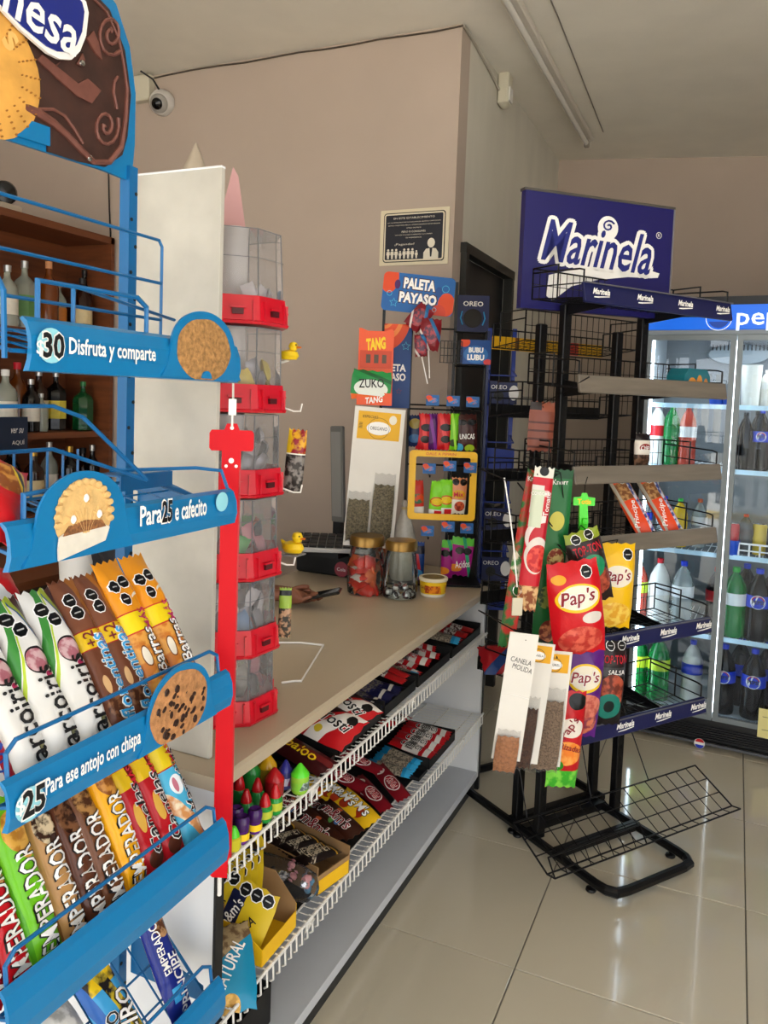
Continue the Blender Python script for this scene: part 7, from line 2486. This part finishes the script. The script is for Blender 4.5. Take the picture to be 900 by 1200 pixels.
# ============================================================ PERSON behind the counter with a phone
def skin_mesh(name, nodes, edges, m, parent=None, sub=2, root=0):
    me = bpy.data.meshes.new(name)
    me.from_pydata([n[0] for n in nodes], edges, [])
    o = bpy.data.objects.new(name, me)
    COL.objects.link(o)
    sk_ = o.modifiers.new('skin', 'SKIN')
    sk_.use_smooth_shade = True
    for i, n in enumerate(nodes):
        v = me.skin_vertices[0].data[i]
        rr_ = n[1] if isinstance(n[1], tuple) else (n[1], n[1])
        v.radius = rr_
        v.use_root = (i == root)
    if sub:
        sb = o.modifiers.new('sub', 'SUBSURF')
        sb.levels = sb.render_levels = sub
    me.materials.append(m)
    dg = bpy.context.evaluated_depsgraph_get()
    ev = o.evaluated_get(dg)
    m2 = bpy.data.meshes.new_from_object(ev)
    m2.name = name
    bpy.data.objects.remove(o)
    o = bpy.data.objects.new(name, m2)
    COL.objects.link(o)
    if not m2.materials:
        m2.materials.append(m)
    m2.polygons.foreach_set('use_smooth', [True]*len(m2.polygons))
    if parent:
        o.parent = parent
    return o


skin = mat('skin_brown', '#7a4a34', .5, noise_=.06, scale=30)
nail = mat('nail', '#d8b4a8', .3)
PB = Vector((-2.1, 2.25, 0))
per = thing('person', 'person in a dark shirt behind the counter holding a black phone', 'person', PB)
hp = at(378, 700, Y=2.42)       # phone centre
hpv = hp-PB
fw_ = Vector((1, .12, 0)).normalized()
N_ = []
E_ = []


def nd(p, r, prev=None):
    N_.append((tuple(p), r))
    if prev is not None:
        E_.append((prev, len(N_)-1))
    return len(N_)-1


hipz = .62
pel = nd((0, 0, hipz), (.15, .12))
ab = nd((.04, 0, hipz+.16), (.145, .11), pel)
chs = nd((.12, 0, hipz+.38), (.16, .12), ab)
upc = nd((.16, 0, hipz+.5), (.12, .09), chs)
nk = nd((.19, 0, hipz+.58), .055, upc)
hd0 = nd((.22, 0, hipz+.66), (.07, .075), nk)
hd1 = nd((.24, 0, hipz+.75), (.082, .09), hd0)
hd2_ = nd((.23, 0, hipz+.83), (.07, .075), hd1)
for s in (-1, 1):
    shd = nd((.16, s*.17, hipz+.47), .058, upc)
    elb = Vector((.36, s*.2, hipz+.24))
    wr = hpv + Vector((-.15, s*.045-.0, .0 if s < 0 else -.015))
    e1 = nd(elb, .042, shd)
    e2 = nd(elb.lerp(wr, .55), .034, e1)
    w_ = nd(wr, (.021, .026), e2)
    # palm and fingers, curled round the phone
    pl1 = nd(wr+Vector((.035, -s*.003, .0)), (.019, .03), w_)
    pl2_ = nd(wr+Vector((.075, -s*.006, .002)), (.015, .034), pl1)
    for k, (dy, ln) in enumerate(((-.026, .8), (-.009, 1.0), (.009, .95), (.025, .75))):
        b0_ = wr+Vector((.085, -s*.006+dy, .004+.004*s))
        sgn_ = 1 if s > 0 else -1
        f1 = nd(b0_+Vector((.018*ln, -s*.006, -.004)), .0085, pl2_)
        f2 = nd(b0_+Vector((.04*ln, -s*.016, -.006+.012*(s < 0))), .0078, f1)
        f3 = nd(b0_+Vector((.055*ln, -s*.028, .002+.006*(s < 0))), .0066, f2)
    t1 = nd(wr+Vector((.045, -s*.03, .02)), .0095, pl1)
    t2_ = nd(wr+Vector((.075, -s*.04, .03)), .0088, t1)
    t3_ = nd(wr+Vector((.1, -s*.038, .032)), .0072, t2_)
for s in (-1, 1):
    h1 = nd((.0, s*.09, hipz-.04), (.09, .09), pel)
    kn_ = nd((.32, s*.13, hipz-.06), .06, h1)
    an_ = nd((.28, s*.13, .12), .04, kn_)
    ft = nd((.4, s*.14, .05), (.035, .04), an_)
body = skin_mesh('body', N_, E_, skin, per, 1, 0)
# clothes
NS = N_
C_ = []
CE = []


def cd_(p, r, prev=None):
    C_.append((tuple(p), r))
    if prev is not None:
        CE.append((prev, len(C_)-1))
    return len(C_)-1


a0_ = cd_((0, 0, hipz-.02), (.17, .14))
a1_ = cd_((.04, 0, hipz+.16), (.165, .13), a0_)
a2_ = cd_((.125, 0, hipz+.38), (.195, .155), a1_)
a3_ = cd_((.165, 0, hipz+.5), (.15, .12), a2_)
a4_ = cd_((.18, 0, hipz+.555), (.075, .075), a3_)
for s in (-1, 1):
    b1_ = cd_((.16, s*.17, hipz+.475), .078, a3_)
    b2_ = cd_(Vector((.16, s*.17, hipz+.47)).lerp(Vector((.36, s*.2, hipz+.24)), .75), .056, b1_)
skin_mesh('shirt', C_, CE, mat('shirt_dark', '#1c1c22', .8, noise_=.1, scale=60), per, 1, 0)
C_, CE = [], []
b0_ = cd_((0, 0, hipz-.0), (.165, .135))
for s in (-1, 1):
    h1 = cd_((.0, s*.09, hipz-.04), (.1, .1), b0_)
    k1 = cd_((.32, s*.13, hipz-.06), .072, h1)
    k2_ = cd_((.28, s*.13, .16), .052, k1)
skin_mesh('trousers', C_, CE, mat('trousers_blue', '#1f2a40', .8), per, 1, 0)
hz_ = hipz+.76
MB().lathe([(.0, -.03), (.085, -.02), (.098, .03), (.092, .07), (.06, .105), (0, .118)], (.215, 0, hz_), 18, RY(-12)).build('hair', mat('hair_black', '#0d0a09', .6, noise_=.3, scale=80), per, True)
for s in (-1, 1):
    MB().lathe([(0, -.009), (.008, -.005), (.01, 0), (.008, .005), (0, .009)], (.3085, s*.03, hz_-.0), 10).build('eye', WHITE, per, True)
    MB().lathe([(.0045, 0), (0, .0015)], (.3182, s*.03, hz_), 8, RY(90)).build('pupil', BLACK, per)
    MB().lathe([(0, -.03), (.014, -.015), (.016, .005), (.008, .025), (0, .03)], (.225, s*.09, hz_-.02), 10).build('ear', skin, per, True)
MB().lathe([(.016, 0), (.012, .025), (.004, .045)], (.32, 0, hz_-.04), 10, RY(15)).build('nose', skin, per, True)
MB().tube([(.315, -.022, hz_-.062), (.325, 0, hz_-.06), (.315, .022, hz_-.062)], [.003, .006, .003], 6).build('mouth', mat('lips', '#6a3028', .5), per, True)
phn = thing('phone', 'black smartphone held in two hands over the worktop', 'phone', hp+Vector((-.01, 0, .008)), RZ(20) @ RY(-14))
MB().box((0, 0, 0), (.15, .072, .009), bev=.003).build('case', mat('phone_black', '#0a0a0b', .3), phn)
MB().box((0, 0, .0052), (.138, .064, .0012)).build('screen', mat('phone_screen', '#0d1014', .05), phn)
stl = thing('stool', 'dark stool behind the counter under the seated person', 'stool', (PB.x-.02, PB.y, 0))
MB().lathe([(.16, .43), (.17, .45), (.165, .48), (.0, .485)], n=20).build('seat', tb, stl, True)
for a in (45, 135, 225, 315):
    c_, s_ = math.cos(math.radians(a)), math.sin(math.radians(a))
    MB().tube([(.12*c_, .12*s_, .44), (.17*c_, .17*s_, 0.005)], .012, 8).build('leg', BLKM, stl)
